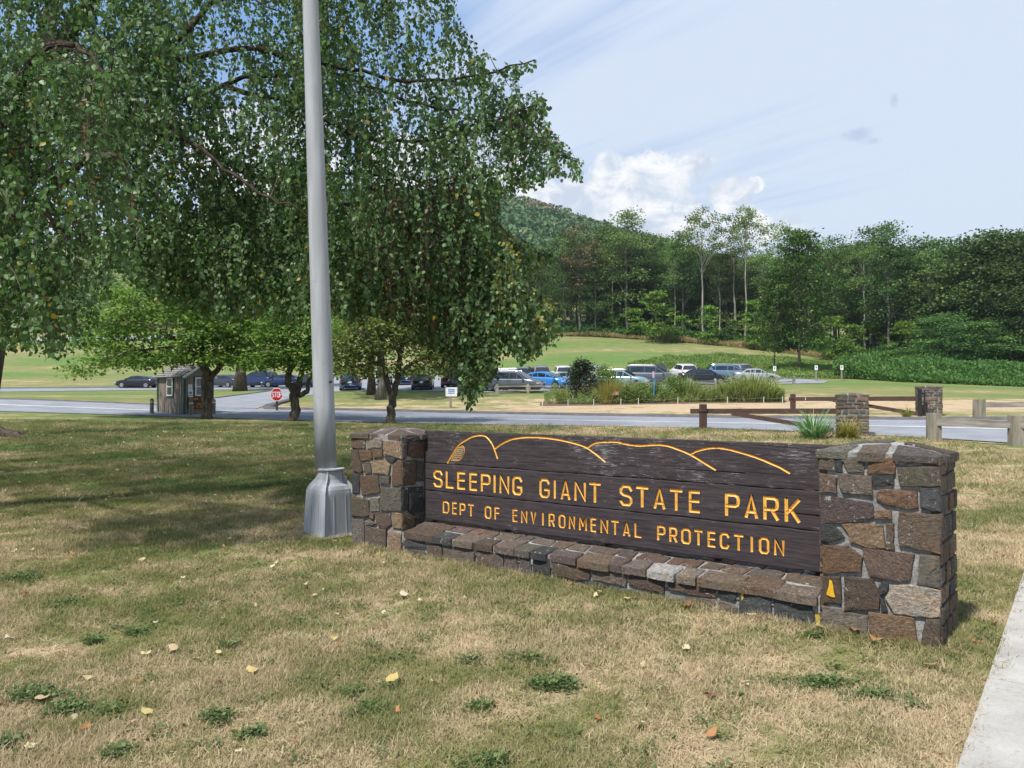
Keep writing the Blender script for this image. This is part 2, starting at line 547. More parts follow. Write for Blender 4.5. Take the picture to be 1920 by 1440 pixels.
def f_pole(t):
    v = t.n('ShaderNodeTexCoord').outputs['Object']
    a = t.noise(t.mapping(v, (8, 8, .8)), 1.6, 5, .6)
    b = t.noise(t.mapping(v, (2, 2, 26)), 1.7, 4, .6)
    s = t.noise(v, 75, 4, .75)
    d_ = t.noise(v, 2.0, 3, .6)
    c = t.mix(t.rampf(a, .35, .68), (.30, .315, .335), (.37, .385, .405))
    c = t.mix(t.math('MULTIPLY', t.rampf(b, .63, .76), t.rampf(d_, .45, .62)), c, (.23, .235, .245))
    c = t.mix(t.rampf(s, .66, .74, 0, .7), c, (.12, .115, .11))
    return pbsdf(t, c, .85, t.math('MULTIPLY', s, .3), .0, .12, .2, .003)


m_pole = mat('galvanised_paint', f_pole)


def f_conc(c1, c2, cr=.5, sc_=1.0):
    def fn(t):
        v = pos(t)
        n, n2, n3 = t.noise(v, 2.2 * sc_, 5, .65), t.noise(v, 55 * sc_, 4, .8), t.noise(v, 220, 2, .8)
        c = t.mix(t.rampf(n, .3, .7), c1, c2)
        c = t.mix(t.rampf(n2, .52, .75, 0, cr), c, tuple(x * .42 for x in c1))
        c = t.mix(t.rampf(n3, .4, .3, 0, .35), c, tuple(min(1, x * 1.4) for x in c2))
        return pbsdf(t, c, .9, t.math('ADD', n2, n3), 0, .2, .5, .006)
    return fn


m_conc = mat('concrete', f_conc((.32, .305, .28), (.43, .415, .385), .7))
m_asphalt = mat('asphalt', f_conc((.19, .20, .22), (.255, .265, .29), .25, .3))
m_asph2 = mat('dark_asphalt', f_conc((.085, .085, .09), (.13, .125, .125), .3, 1))
m_line = simple('road_paint', (.80, .78, .72), (.62, .62, .58), 3, .7)
m_wood = simple('weathered_post_wood', (.30, .27, .21), (.14, .13, .10), 5, .85, .8, .01, (1, 1, .15))
m_woodh = simple('weathered_rail_wood', (.36, .33, .29), (.15, .14, .12), 5, .85, .8, .01, (.15, .15, 1))
m_brown = simple('brown_gate_paint', (.085, .048, .036), (.06, .036, .03), 4, .6)
m_siding = simple('grey_brown_siding', (.30, .255, .21), (.19, .155, .13), 6, .85, .8, .01, (1, 1, .12))
m_shingle = simple('grey_shingle', (.26, .24, .23), (.14, .13, .125), 9, .9, .8, .01)
m_white = simple('white_paint', (.75, .76, .76), (.62, .63, .63), 5, .5)
m_green = simple('dark_green_trim', (.012, .05, .035), (.02, .06, .045), 5, .5)
m_glass = simple('dark_glass', (.02, .025, .03), (.035, .04, .045), 3, .06, 0, .001, (1, 1, 1), 0, .9)
m_winglass = simple('car_glass', (.012, .015, .018), (.02, .024, .028), 3, .05, 0, .001, (1, 1, 1), 0, 1.0)
m_tyre = simple('tyre_rubber', (.012, .012, .012), (.02, .02, .02), 8, .9)
m_rim = simple('alloy_rim', (.5, .5, .5), (.3, .3, .3), 4, .3, 0, .001, (1, 1, 1), .7)
m_lamp = simple('clear_headlight', (.6, .62, .65), (.4, .42, .45), 9, .1, 0, .001, (1, 1, 1), 0, .8)
m_tail = simple('red_taillight', (.35, .01, .015), (.2, .01, .01), 9, .2)
m_plate = simple('licence_plate', (.35, .5, .65), (.6, .65, .7), 9, .4)
m_red = simple('stop_red', (.42, .012, .018), (.36, .012, .018), 5, .4)
m_orange = simple('orange_lettering', (.60, .26, .05), (.5, .2, .04), 5, .6)
m_signbrown = simple('brown_signboard', (.09, .04, .02), (.06, .03, .015), 8, .7)
m_blue = simple('blue_marker_paint', (.05, .22, .50), (.04, .18, .42), 5, .5)
m_soil = simple('bare_soil', (.20, .13, .085), (.11, .07, .045), 3, .95, .8, .03)


def carpaint(name, c, metal=.3):
    return mat(name, lambda t: pbsdf(t, c, .28, None, metal, .5, Coat_Weight=.6, Coat_Roughness=.05))

# traced outlines of the stones and strokes, metres on the wall faces
RFRONT=[('b',[(0.734,1.2),(0.633,1.199),(0.636,1.111),(0.734,1.112)]),
 ('d',[(0.631,1.194),(0.584,1.196),(0.588,1.101),(0.627,1.111)]),
 ('g',[(0.578,1.205),(0.446,1.211),(0.449,1.107),(0.549,1.103),(0.566,1.15)]),
 ('o',[(0.415,1.204),(0.259,1.212),(0.257,1.109),(0.425,1.1)]),
 ('d',[(0.231,1.203),(0.104,1.211),(0.118,1.189),(0.208,1.168),(0.233,1.173)]),
 ('o',[(0.089,1.213),(-0.004,1.219),(-0.003,1.181),(0.089,1.176)]),
 ('m',[(0.243,1.154),(-0.006,1.171),(-0.005,1.048),(0.228,1.032),(0.238,1.107)]),
 ('b',[(0.732,1.082),(0.624,1.062),(0.624,0.962),(0.729,0.951)]),
 ('m',[(0.618,1.089),(0.397,1.084),(0.396,0.956),(0.584,0.956),(0.604,1.005)]),
 ('d',[(0.391,1.082),(0.264,1.098),(0.263,1.034),(0.39,1.02)]),
 ('r',[(0.34,1.002),(0.133,1.001),(0.129,0.9),(0.174,0.89),(0.322,0.898),(0.374,0.929),(0.367,0.979)]),
 ('d',[(0.112,1.025),(-0.002,1.034),(-0.003,0.887),(0.049,0.887),(0.109,0.907)]),
 ('p',[(0.727,0.93),(0.615,0.925),(0.403,0.906),(0.382,0.811),(0.486,0.775),(0.724,0.735),(0.73,0.868)]),
 ('t',[(0.379,0.863),(0.287,0.872),(0.284,0.815),(0.375,0.803)]),
 ('b',[(0.229,0.861),(-0.013,0.869),(-0.001,0.619),(0.069,0.634),(0.236,0.639),(0.245,0.769)]),
 ('d',[(0.727,0.73),(0.646,0.738),(0.576,0.661),(0.668,0.619),(0.724,0.621)]),
 ('t',[(0.591,0.749),(0.333,0.77),(0.322,0.613),(0.429,0.611),(0.532,0.624),(0.546,0.685)]),
 ('b',[(0.314,0.778),(0.269,0.784),(0.268,0.617),(0.313,0.614)]),
 ('o',[(0.719,0.59),(0.557,0.606),(0.464,0.539),(0.47,0.441),(0.719,0.4)]),
 ('b',[(0.459,0.597),(0.15,0.602),(0.178,0.422),(0.289,0.415),(0.416,0.422),(0.44,0.491)]),
 ('g',[(0.116,0.604),(0.008,0.598),(0.001,0.404),(0.062,0.409),(0.132,0.414)]),
 ('b',[(0.719,0.377),(0.601,0.394),(0.6,0.209),(0.717,0.199)]),
 ('b',[(0.573,0.395),(0.397,0.4),(0.36,0.308),(0.364,0.216),(0.575,0.172)]),
 ('d',[(0.336,0.398),(0.3,0.389),(0.308,0.337),(0.353,0.311),(0.365,0.348)]),
 ('d',[(0.354,0.294),(0.331,0.277),(0.313,0.215),(0.345,0.197)]),
 ('l',[(0.27,0.383),(0.179,0.402),(0.002,0.389),(0.007,0.223),(0.162,0.206),(0.272,0.207),(0.299,0.257),(0.323,0.294)]),
 ('m',[(0.722,0.176),(0.59,0.167),(0.438,0.154),(0.434,0.004),(0.632,0.003),(0.713,0.003)]),
 ('o',[(0.425,0.19),(0.153,0.192),(0.137,0.027),(0.396,0.032),(0.419,0.084)]),
 ('b',[(0.086,0.202),(0.003,0.209),(0.004,-0.009),(0.11,0.008),(0.1,0.113)])]
LFRONT=[('b',[(5.695,1.191),(5.473,1.194),(5.477,1.06),(5.688,1.064)]),
 ('l',[(5.446,1.187),(5.202,1.184),(5.209,1.083),(5.438,1.063)]),
 ('t',[(5.172,1.157),(4.904,1.154),(4.904,0.976),(5.002,0.991),(5.171,1.008)]),
 ('b',[(5.694,1.042),(5.587,1.031),(5.507,0.817),(5.53,0.795),(5.649,0.809),(5.69,0.864)]),
 ('o',[(5.571,1.042),(5.357,1.051),(5.357,0.949),(5.523,0.922)]),
 ('o',[(5.342,1.059),(5.186,1.065),(5.19,0.984),(5.337,0.967)]),
 ('g',[(5.496,0.911),(5.383,0.917),(5.375,0.799),(5.475,0.791)]),
 ('t',[(5.375,0.932),(5.148,0.959),(5.074,0.908),(5.1,0.804),(5.344,0.809)]),
 ('r',[(5.03,0.92),(4.904,0.966),(4.903,0.71),(5.047,0.685)]),
 ('g',[(5.23,0.78),(5.081,0.789),(5.085,0.705),(5.229,0.697)]),
 ('d',[(5.689,0.775),(5.57,0.779),(5.561,0.58),(5.672,0.561)]),
 ('r',[(5.554,0.768),(5.26,0.784),(5.229,0.611),(5.389,0.578),(5.513,0.558)]),
 ('b',[(5.688,0.518),(5.608,0.53),(5.412,0.51),(5.395,0.352),(5.481,0.329),(5.684,0.325)]),
 ('m',[(5.384,0.538),(5.251,0.548),(5.243,0.417),(5.383,0.4)]),
 ('g',[(5.192,0.664),(4.902,0.68),(4.901,0.443),(5.116,0.426),(5.224,0.434),(5.215,0.576)]),
 ('o',[(5.388,0.368),(5.329,0.374),(5.329,0.318),(5.387,0.322)]),
 ('b',[(5.314,0.386),(5.072,0.403),(5.057,0.29),(5.145,0.236),(5.25,0.245),(5.303,0.315)]),
 ('t',[(5.043,0.411),(4.901,0.419),(4.901,0.261),(5.035,0.252)]),
 ('g',[(5.687,0.288),(5.484,0.303),(5.479,0.01),(5.669,0.008)]),
 ('g',[(5.468,0.289),(5.387,0.307),(5.295,0.276),(5.341,0.257),(5.461,0.248)]),
 ('b',[(5.457,0.237),(5.31,0.223),(5.13,0.227),(5.137,0.036),(5.279,0.009),(5.463,0.002)]),
 ('t',[(5.101,0.215),(4.901,0.207),(4.9,0.04),(5.085,0.042)]),
 ('d',[(5.171,0.988),(4.98,0.972),(5.045,0.927),(5.126,0.955)])]
LSIDE=[('g',[(0.003,1.149),(0.072,1.141),(0.066,0.982),(0.004,0.978)]),
 ('r',[(0.093,1.145),(0.314,1.135),(0.314,0.977),(0.197,0.984),(0.086,1.011)]),
 ('b',[(0.004,0.961),(0.197,0.954),(0.194,0.703),(0.005,0.709)]),
 ('g',[(0.215,0.943),(0.314,0.932),(0.315,0.733),(0.21,0.732)]),
 ('d',[(0.005,0.66),(0.084,0.653),(0.084,0.439),(0.006,0.443)]),
 ('d',[(0.101,0.609),(0.316,0.582),(0.316,0.408),(0.178,0.383),(0.109,0.431)]),
 ('d',[(0.101,0.676),(0.315,0.667),(0.316,0.596),(0.106,0.625)]),
 ('o',[(0.006,0.413),(0.185,0.352),(0.178,0.273),(0.006,0.256)]),
 ('d',[(0.22,0.358),(0.319,0.377),(0.319,0.265),(0.199,0.27)]),
 ('p',[(0.004,1.199),(0.162,1.197),(0.162,1.155),(0.004,1.166)]),
 ('d',[(0.175,1.207),(0.314,1.207),(0.314,1.146),(0.176,1.162)])]
BFRONT=[('d',[(4.87,0.152),(4.559,0.166),(4.562,0.108),(4.87,0.086)]),
 ('g',[(4.844,0.062),(4.584,0.077),(4.559,0.051),(4.562,-0.022),(4.843,-0.017)]),
 ('m',[(4.54,0.157),(4.326,0.163),(4.321,0.049),(4.358,0.011),(4.539,0.01)]),
 ('m',[(4.311,0.159),(3.893,0.17),(3.922,-0.009),(4.31,0.005)]),
 ('m',[(3.871,0.173),(3.552,0.164),(3.559,-0.007),(3.878,-0.02)]),
 ('p',[(3.531,0.167),(3.389,0.185),(3.386,-0.035),(3.538,-0.047)]),
 ('g',[(3.355,0.173),(3.237,0.183),(3.233,-0.034),(3.355,-0.041)]),
 ('d',[(3.217,0.186),(3.028,0.2),(3.019,0.059),(3.217,0.051)]),
 ('b',[(3.013,0.166),(2.609,0.181),(2.615,0.073),(2.745,0.049),(3.007,0.071)]),
 ('g',[(3.204,0.027),(2.938,0.025),(2.804,0.01),(2.787,-0.057),(3.063,-0.049)]),
 ('m',[(2.778,0.019),(2.709,0.042),(2.688,0.018),(2.697,-0.048),(2.778,-0.055)]),
 ('d',[(2.671,0.05),(2.558,0.076),(2.438,0.046),(2.444,-0.027),(2.683,-0.05)]),
 ('m',[(2.591,0.172),(2.253,0.178),(2.269,0.069),(2.435,0.076),(2.592,0.082)]),
 ('g',[(2.418,0.054),(2.215,0.053),(2.083,0.039),(2.063,-0.039),(2.27,-0.06),(2.418,-0.032)]),
 ('b',[(2.236,0.185),(1.918,0.171),(1.929,0.065),(2.248,0.085)]),
 ('b',[(1.893,0.179),(1.489,0.178),(1.494,0.107),(1.668,0.093),(1.883,0.108)]),
 ('g',[(2.019,0.028),(1.804,0.047),(1.755,0.028),(1.767,-0.026),(2.019,-0.051)]),
 ('m',[(1.741,0.069),(1.489,0.096),(1.335,0.058),(1.331,0.014),(1.371,-0.01),(1.64,-0.022),(1.739,-0.003)]),
 ('d',[(1.479,0.192),(1.325,0.211),(1.326,0.152),(1.353,0.104),(1.475,0.123)]),
 ('d',[(1.317,0.196),(1.07,0.2),(1.08,0.008),(1.318,-0.001)]),
 ('d',[(1.058,0.198),(0.797,0.195),(0.759,0.013),(0.878,0.012),(1.059,0.008)])]
COPE= [4.849, 4.439, 4.183, 3.887, 3.672, 3.42, 3.219, 3.033, 2.752, 2.422, 2.29, 2.079, 1.821, 1.646, 1.288, 1.029, 0.743]
LINE1=[('S',4.765,4.635),('L',4.587,4.478),('E',4.426,4.318),('E',4.26,4.157),('P',4.106,3.982),('I',3.93,3.93),('N',3.867,3.745),('G',3.706,3.587),('G',3.382,3.264),('I',3.207,3.207),('A',3.139,3.034),('N',2.988,2.865),('T',2.831,2.708),('S',2.515,2.392),('T',2.357,2.236),('A',2.187,2.081),('T',2.04,1.923),('E',1.869,1.77),('P',1.558,1.44),('A',1.398,1.295),('R',1.251,1.134),('K',1.088,0.975)]
LINE2=[('D',4.63,4.541),('E',4.5,4.436),('P',4.394,4.317),('T',4.281,4.203),('O',4.057,3.975),('F',3.932,3.87),('E',3.706,3.644),('N',3.603,3.526),('V',3.486,3.42),('I',3.343,3.343),('R',3.276,3.208),('O',3.163,3.09),('N',3.051,2.982),('M',2.94,2.857),('E',2.816,2.757),('N',2.714,2.634),('T',2.605,2.526),('A',2.485,2.415),('L',2.374,2.304),('P',2.157,2.08),('R',2.045,1.974),('O',1.937,1.853),('T',1.822,1.75),('E',1.707,1.641),('C',1.604,1.526),('T',1.489,1.411),('I',1.345,1.345),('O',1.288,1.21),('N',1.172,1.094)]
HILLS=[[ (4.563,0.937),(4.53,0.982),(4.486,1.039),(4.442,1.094),(4.398,1.134),(4.34,1.165),(4.283,1.191),(4.226,1.215),(4.169,1.227),(4.12,1.233),(4.071,1.231),(4.037,1.22),(4.003,1.195),(3.973,1.165),(3.948,1.13),(3.921,1.074),(3.894,1.013) ],
[ (3.921,1.11),(3.861,1.147),(3.801,1.176),(3.748,1.197),(3.696,1.211),(3.593,1.226),(3.504,1.233),(3.404,1.235),(3.306,1.232),(3.222,1.226),(3.15,1.219),(3.068,1.207),(2.998,1.195),(2.93,1.182),(2.884,1.169),(2.839,1.152),(2.795,1.127),(2.751,1.102),(2.707,1.073),(2.664,1.045) ],
[ (2.839,1.163),(2.806,1.186),(2.773,1.202),(2.718,1.214),(2.598,1.222),(2.503,1.22) ],
[ (2.525,1.215),(2.469,1.209),(2.415,1.202),(2.36,1.198),(2.307,1.198),(2.243,1.204),(2.17,1.211),(2.118,1.212),(2.067,1.208),(2.016,1.197),(1.976,1.185),(1.916,1.167),(1.857,1.145),(1.799,1.117),(1.742,1.086),(1.69,1.059),(1.638,1.032) ],
[ (1.848,1.148),(1.809,1.169),(1.76,1.186),(1.713,1.198),(1.656,1.206),(1.609,1.208),(1.563,1.204),(1.508,1.196),(1.445,1.182),(1.382,1.167),(1.312,1.148),(1.251,1.128),(1.191,1.105),(1.149,1.09),(1.124,1.08),(1.091,1.062),(1.053,1.042) ],
[ (4.508,0.964),(4.486,1.011),(4.456,1.053),(4.413,1.096),(4.362,1.119),(4.337,1.109),(4.328,1.086),(4.333,1.045),(4.354,1.007),(4.383,0.979),(4.42,0.965),(4.471,0.964),(4.508,0.964) ],]

# ------------------------------------------------------------------ ground, roads, pavement
def axis(parts):
    out_ = [parts[0][0]]
    for a, b, s in parts:
        n = max(1, int(round((b - a) / s)))
        out_ += list(np.linspace(a, b, n + 1)[1:])
    return np.array(out_)


gx = axis([(-900, -120, 26), (-120, -40, 2.0), (-40, 40, .5), (40, 120, 2.0), (120, 900, 26)])
gy = axis([(-60, 0, 6), (0, 62, .45), (62, 130, .9), (130, 460, 6), (460, 899, 30)])
GX, GY = np.meshgrid(gx, gy)
GZ = hgt(GX, GY)
nx, ny = len(gx), len(gy)
idx = np.arange(nx * ny).reshape(ny, nx)
quads = np.stack([idx[:-1, :-1], idx[:-1, 1:], idx[1:, 1:], idx[1:, :-1]], -1).reshape(-1, 4)
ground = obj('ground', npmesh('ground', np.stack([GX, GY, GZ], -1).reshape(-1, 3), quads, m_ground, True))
tag(ground, 'dry lawn and meadow rising gently to the wood', kind='structure')


def gnd(x, y):
    a, b, c = ray(x, y)
    k = -CH / c
    return Vector((a * k, b * k, 0))


def xy(px, Y):
    return np.array([(px - 960) / F * Y, Y])


def resample(P, n):
    P = np.array(P, float)
    d_ = np.concatenate([[0], np.cumsum(np.linalg.norm(np.diff(P, axis=0), axis=1))])
    s = np.linspace(0, d_[-1], n)
    return np.stack([np.interp(s, d_, P[:, 0]), np.interp(s, d_, P[:, 1])], -1)


def ribbon(name, A_, B_, n, m, off, mt, lab, kind='structure', parent=None):
    A_, B_ = resample(A_, n), resample(B_, n)
    t = np.linspace(0, 1, m)[None, :, None]
    P = A_[:, None] * (1 - t) + B_[:, None] * t
    Z = hgt(P[..., 0], P[..., 1]) + off
    V = np.concatenate([P, Z[..., None]], -1).reshape(-1, 3)
    i = np.arange(n * m).reshape(n, m)
    q = np.stack([i[:-1, :-1], i[:-1, 1:], i[1:, 1:], i[1:, :-1]], -1).reshape(-1, 4)
    return tag(obj(name, npmesh(name, V, q, mt, True), parent), lab, kind=kind)


near_e = [(-75, 56)] + [tuple(xy(*q)) for q in ((0, 42), (200, 40), (380, 38.3), (640, 35.8), (960, 33), (1150, 31.2), (1318, 29.4), (1480, 27.4), (1640, 25.6), (1780, 23.8), (1894, 22.4), (2050, 19.5), (2300, 15.5), (2700, 11))]
far_e = [(-85, 70)] + [tuple(xy(*q)) for q in ((0, 52), (200, 50), (330, 48.4), (490, 46), (640, 44.4), (960, 41), (1150, 38.9), (1318, 37), (1480, 35.2), (1640, 33.4), (1780, 32.3), (1920, 31), (2100, 29.6), (2400, 27.8), (3000, 25))]
ribbon('park_road', near_e, far_e, 260, 12, .030, m_asphalt, 'grey asphalt park road crossing behind the sign')
na, fa = resample(near_e, 200), resample(far_e, 200)
mid = na * .52 + fa * .48
tn = np.gradient(mid, axis=0); tn /= np.linalg.norm(tn, axis=1)[:, None]
nr = np.stack([-tn[:, 1], tn[:, 0]], -1)
ribbon('centre_line', (mid - nr * .10), (mid + nr * .10), 200, 2, .040, m_line, 'pale painted line along the park road')
ribbon('branch_road', [xy(250, 48), xy(330, 50), xy(400, 59), xy(470, 65), xy(520, 72), xy(560, 78)], [xy(480, 46.4), xy(488, 48), xy(500, 52), xy(540, 58), xy(620, 64), xy(700, 65)], 50, 14, .034, m_asphalt,
       'asphalt branch road climbing to the car park')
ribbon('parking_lot', [xy(-500, 84), xy(0, 74), xy(280, 77), xy(440, 76), xy(560, 71), xy(650, 66), xy(800, 63.5), xy(940, 61.5), xy(1100, 63.5), xy(1320, 70.5), xy(1489, 75.5), xy(1545, 77)],
       [xy(-500, 96), xy(0, 81), xy(280, 84), xy(440, 98), xy(560, 96), xy(650, 94), xy(800, 92), xy(940, 90), xy(1100, 90), xy(1320, 90), xy(1489, 84), xy(1555, 80)], 150, 24, .038, m_asphalt, 'pale asphalt parking lot full of cars')
ribbon('upper_path', [xy(-300, 170), xy(0, 163), xy(200, 163), xy(420, 170)], [xy(-300, 176), xy(0, 169), xy(200, 170), xy(420, 176)], 40, 3, .1, m_asphalt, 'pale road crossing the far hillside meadow')


def kerb(name, P, wd, h, mt, lab, n=160):
    P = resample(P, n)
    tn = np.gradient(P, axis=0); tn /= np.linalg.norm(tn, axis=1)[:, None]
    nr = np.stack([-tn[:, 1], tn[:, 0]], -1)
    prof = [(0, -.1), (.02, h * .9), (.05, h), (wd, h), (wd, -.1)]
    V = np.concatenate([np.concatenate([P + nr * a, (hgt((P + nr * a)[:, 0], (P + nr * a)[:, 1]) + b)[:, None]], 1)[:, None] for a, b in prof], 1).reshape(-1, 3)
    k = len(prof)
    i = np.arange(n * k).reshape(n, k)
    q = np.stack([i[:-1, :-1], i[:-1, 1:], i[1:, 1:], i[1:, :-1]], -1).reshape(-1, 4)
    return tag(obj(name, npmesh(name, V, q, mt)), lab, kind='structure')


kerb('kerb', [xy(545, 57.5), xy(508, 52), xy(492, 47.8), xy(497, 46.0), xy(520, 45.7)] + [tuple(q) for q in fa[(fa[:, 0] > -13.0) & (fa[:, 1] > 27)]], .62, .13, m_asph2, 'dark asphalt kerb along the far side of the road', 220)
kerb('kerb', [tuple(q) for q in fa[(fa[:, 0] < -22.5)]] + [xy(330, 49), xy(400, 58), xy(470, 64.5), xy(515, 70)], .35, .10, m_asph2, 'dark asphalt kerb curving up the branch road', 120)
kerb('kerb', [xy(-200, 84), xy(0, 81.3), xy(140, 82), xy(280, 84.3)], .3, .14, m_asph2, 'dark kerb below the left meadow', 40)

# pavement of concrete slabs at the lower right
P0, P1 = gnd(1797, 1440), gnd(1925, 1060)
sd_ = (P1 - P0).normalized()
sn_ = Vector((sd_.y, -sd_.x, 0))
side = thing('sidewalk', 'pale concrete pavement beside the sign', None, (P0.x, P0.y, 0))
del side['label']
side['kind'] = 'structure'; side['label'] = 'pale concrete pavement passing the right stone pillar'
j1 = (gnd(1850, 1277) - P0).dot(sd_); j2 = (gnd(1897, 1131) - P0).dot(sd_)
L_ = abs(j2 - j1)
for k in range(-3, 16):
    a, b = j1 + k * L_ + .006, j1 + (k + 1) * L_ - .006
    c_ = sd_ * (a + b) / 2 + sn_ * .8
    m_ = MB().box((c_.x, c_.y, -.035 + .0015 * (k % 3) + float(hgt(P0.x + c_.x, P0.y + c_.y))), ((b - a) / 2, .8, .055), math.atan2(sd_.y, sd_.x), None, .998)
    m_.obj('paving_slab', m_conc, side)

# ------------------------------------------------------------------ the park sign: pillars, bench wall, board
A0 = Vector((2.695033, 4.858428, 0))
ANG = R(51.4)
E_ = Vector((math.sin(ANG), -math.cos(ANG), 0))     # along the wall, left to right
M_ = Vector((math.cos(ANG), math.sin(ANG), 0))      # into the wall
RZ = math.atan2(E_.y, E_.x)


def wallthing(name, label, cat, x, y, z=0.0):
    p = A0 + E_ * x + M_ * y
    o = thing(name, label, cat, (p.x, p.y, z), RZ)
    o['_o'] = 0
    del o['_o']
    return o, Vector((x, y, z))


STC = dict(b=(.125, .093, .068), o=(.180, .120, .072), t=(.24, .175, .115), l=(.32, .275, .225), g=(.125, .115, .10), d=(.060, .066, .068), r=(.150, .095, .066), m=(.155, .130, .104), p=(.118, .092, .083))


def cjit(c, a=.26):
    k = 1 + random.uniform(-a, a)
    return tuple(min(1, x * k * (1 + random.uniform(-.05, .05))) for x in c)


def stone(pts, fmap, parent, color, proud=.004, back=-.05, bevel=.0065, bulge=.003, seg=.05, name='stone', jit=.0042):
    P = []
    n = len(pts)
    for i in range(n):
        a, b = Vector(pts[i]), Vector(pts[(i + 1) % n])
        k = max(1, int((b - a).length / seg))
        for j in range(k):
            q = a.lerp(b, j / k)
            q += Vector((random.uniform(-jit, jit), random.uniform(-jit, jit)))
            P.append(q)
    c = sum(P, Vector((0, 0))) / len(P)
    n = len(P)
    tilt = (random.uniform(-.02, .02), random.uniform(-.02, .02))
    V = []
    for q in P:
        V.append(fmap(q.x, q.y, back))
    for q in P:
        V.append(fmap(q.x, q.y, proud - bevel * .9))
    for s_, dz_ in ((.6, -.25), (1.5, 0), (4.5, .2)):
        for q in P:
            d_ = (c - q)
            l_ = d_.length
            k = q + d_ / max(l_, 1e-6) * min(bevel * s_, l_ * .7)
            V.append(fmap(k.x, k.y, proud + dz_ * bevel + (k.x - c.x) * tilt[0] + (k.y - c.y) * tilt[1] + random.uniform(-1, 1) * (.0024 if s_ < 4 else .0045)))
    V.append(fmap(c.x, c.y, proud + bulge))
    Fc = []
    for r_ in range(4):
        for i in range(n):
            a, b = r_ * n + i, r_ * n + (i + 1) % n
            Fc.append((a, b, b + n, a + n))
    for i in range(n):
        Fc.append((4 * n + i, 4 * n + (i + 1) % n, 5 * n))
    me = bpy.data.meshes.new(name)
    me.from_pydata([tuple(v) for v in V], [], Fc)
    me.materials.append(m_stone)
    o = obj(name, me, parent, cjit(color))
    return o


def rubble(w_, h_, rh, rw, gap=.018, jit=.012, x0=0.0, z0=0.0):
    out_ = []
    z = 0
    rows = []
    while z < h_ - rh[0] * .4:
        r_ = random.uniform(*rh)
        if h_ - (z + r_) < rh[0] * .7:
            r_ = h_ - z
        rows.append((z, z + r_))
        z += r_
    for (a, b) in rows:
        x = 0
        while x < w_ - rw[0] * .3:
            ww = random.uniform(*rw)
            if w_ - (x + ww) < rw[0] * .6:
                ww = w_ - x
            j = lambda: random.uniform(-jit, jit)
            g = gap / 2
            l, r2 = x + g, min(w_, x + ww) - g
            l1, r1 = (l if x == 0 else l + j()), (r2 if x + ww >= w_ else r2 + j())
            l0, r0 = (l if x == 0 else l + j()), (r2 if x + ww >= w_ else r2 + j())
            pts = [(l0, a + g + j() * .5), (r0, a + g + j() * .5), (r1, b - g + j() * .5), (l1, b - g + j() * .5)]
            if random.random() < .35 and ww > .12:
                pts.insert(3, ((l1 + r1) / 2, b - g + abs(j()) * .6))
            out_.append([(q[0] + x0, q[1] + z0) for q in pts])
            x += ww
    return out_


def pick():
    return STC[random.choice('bbogmmgdtprb')]


def cap_and_core(t, W_, D_, H_, nxs, nys, dome=.07, over=.028, thick=.05, core_in=.016):
    """local frame: x 0..W, y 0..D. mortar core, domed mortar bed, cap slabs"""
    MB().box((W_ / 2, D_ / 2, H_ / 2 - .05), (W_ / 2 - core_in, D_ / 2 - core_in, H_ / 2 + .05)).obj('mortar_core', m_mortar, t)

    def dz(x, y):
        a = max(abs(2 * x / W_ - 1), abs(2 * y / D_ - 1))
        b = math.hypot(2 * x / W_ - 1, 2 * y / D_ - 1)
        return H_ + .035 + dome * max(0, (1 - (a * .6 + b * .35) ** 1.6))
    g = MB()
    n = 10
    V = [(W_ * i / n, D_ * j / n, dz(W_ * i / n, D_ * j / n) + .004) for j in range(n + 1) for i in range(n + 1)]
    Fq = [(j * (n + 1) + i, j * (n + 1) + i + 1, (j + 1) * (n + 1) + i + 1, (j + 1) * (n + 1) + i) for j in range(n) for i in range(n)]
    g.add(V, Fq)
    edge = [(0, i) for i in range(n + 1)]
    rim_ = [i for i in range(n)] + [n + j * (n + 1) for j in range(n)] + [(n + 1) * (n + 1) - 1 - i for i in range(n)] + [(n - j) * (n + 1) for j in range(n)]
    b = len(g.v)
    g.v += [(g.v[i][0], g.v[i][1], H_ - .02) for i in rim_]
    g.f += [(rim_[k], rim_[(k + 1) % len(rim_)], b + (k + 1) % len(rim_), b + k) for k in range(len(rim_))]
    g.obj('mortar_bed', m_mortar, t)
    xs = [[0] + sorted((i + random.uniform(-.2, .2)) / nxs for i in range(1, nxs)) + [1] for _ in range(nys)]
    ys = [0] + sorted((i + random.uniform(-.12, .12)) / nys for i in range(1, nys)) + [1]
    for r_ in range(nys):
        for c_ in range(nxs):
            gx_ = .021
            l, r2 = xs[r_][c_] * W_ + gx_, xs[r_][c_ + 1] * W_ - gx_
            bt, tp = ys[r_] * D_ + gx_, ys[r_ + 1] * D_ - gx_
            ex = over * .6 + random.uniform(-.012, .014)
            if c_ == 0: l = -ex
            if c_ == nxs - 1: r2 = W_ + ex
            if r_ == 0: bt = -ex
            if r_ == nys - 1: tp = D_ + ex
            j = lambda: random.uniform(-.028, .028)
            pts = [(l + j(), bt + j() * .4), (r2 + j(), bt + j() * .5), (r2 + j(), tp + j()), (l + j(), tp + j())]
            hh = random.uniform(-.003, .006)
            stone(pts, lambda a, b_, d_: (a, b_, dz(min(max(a, 0), W_), min(max(b_, 0), D_)) + d_ + hh), t, STC[random.choice('ppmbg')], .011, -thick * random.uniform(.6, 1.1), .010, .003, .06, 'cap_stone', .008)


def boxmaps(W_, D_):
    front = lambda a, b, d_: (a, -d_, b)
    right = lambda a, b, d_: (W_ + d_, a, b)
    back = lambda a, b, d_: (W_ - a, D_ + d_, b)
    left = lambda a, b, d_: (-d_, D_ - a, b)
    return front, right, back, left


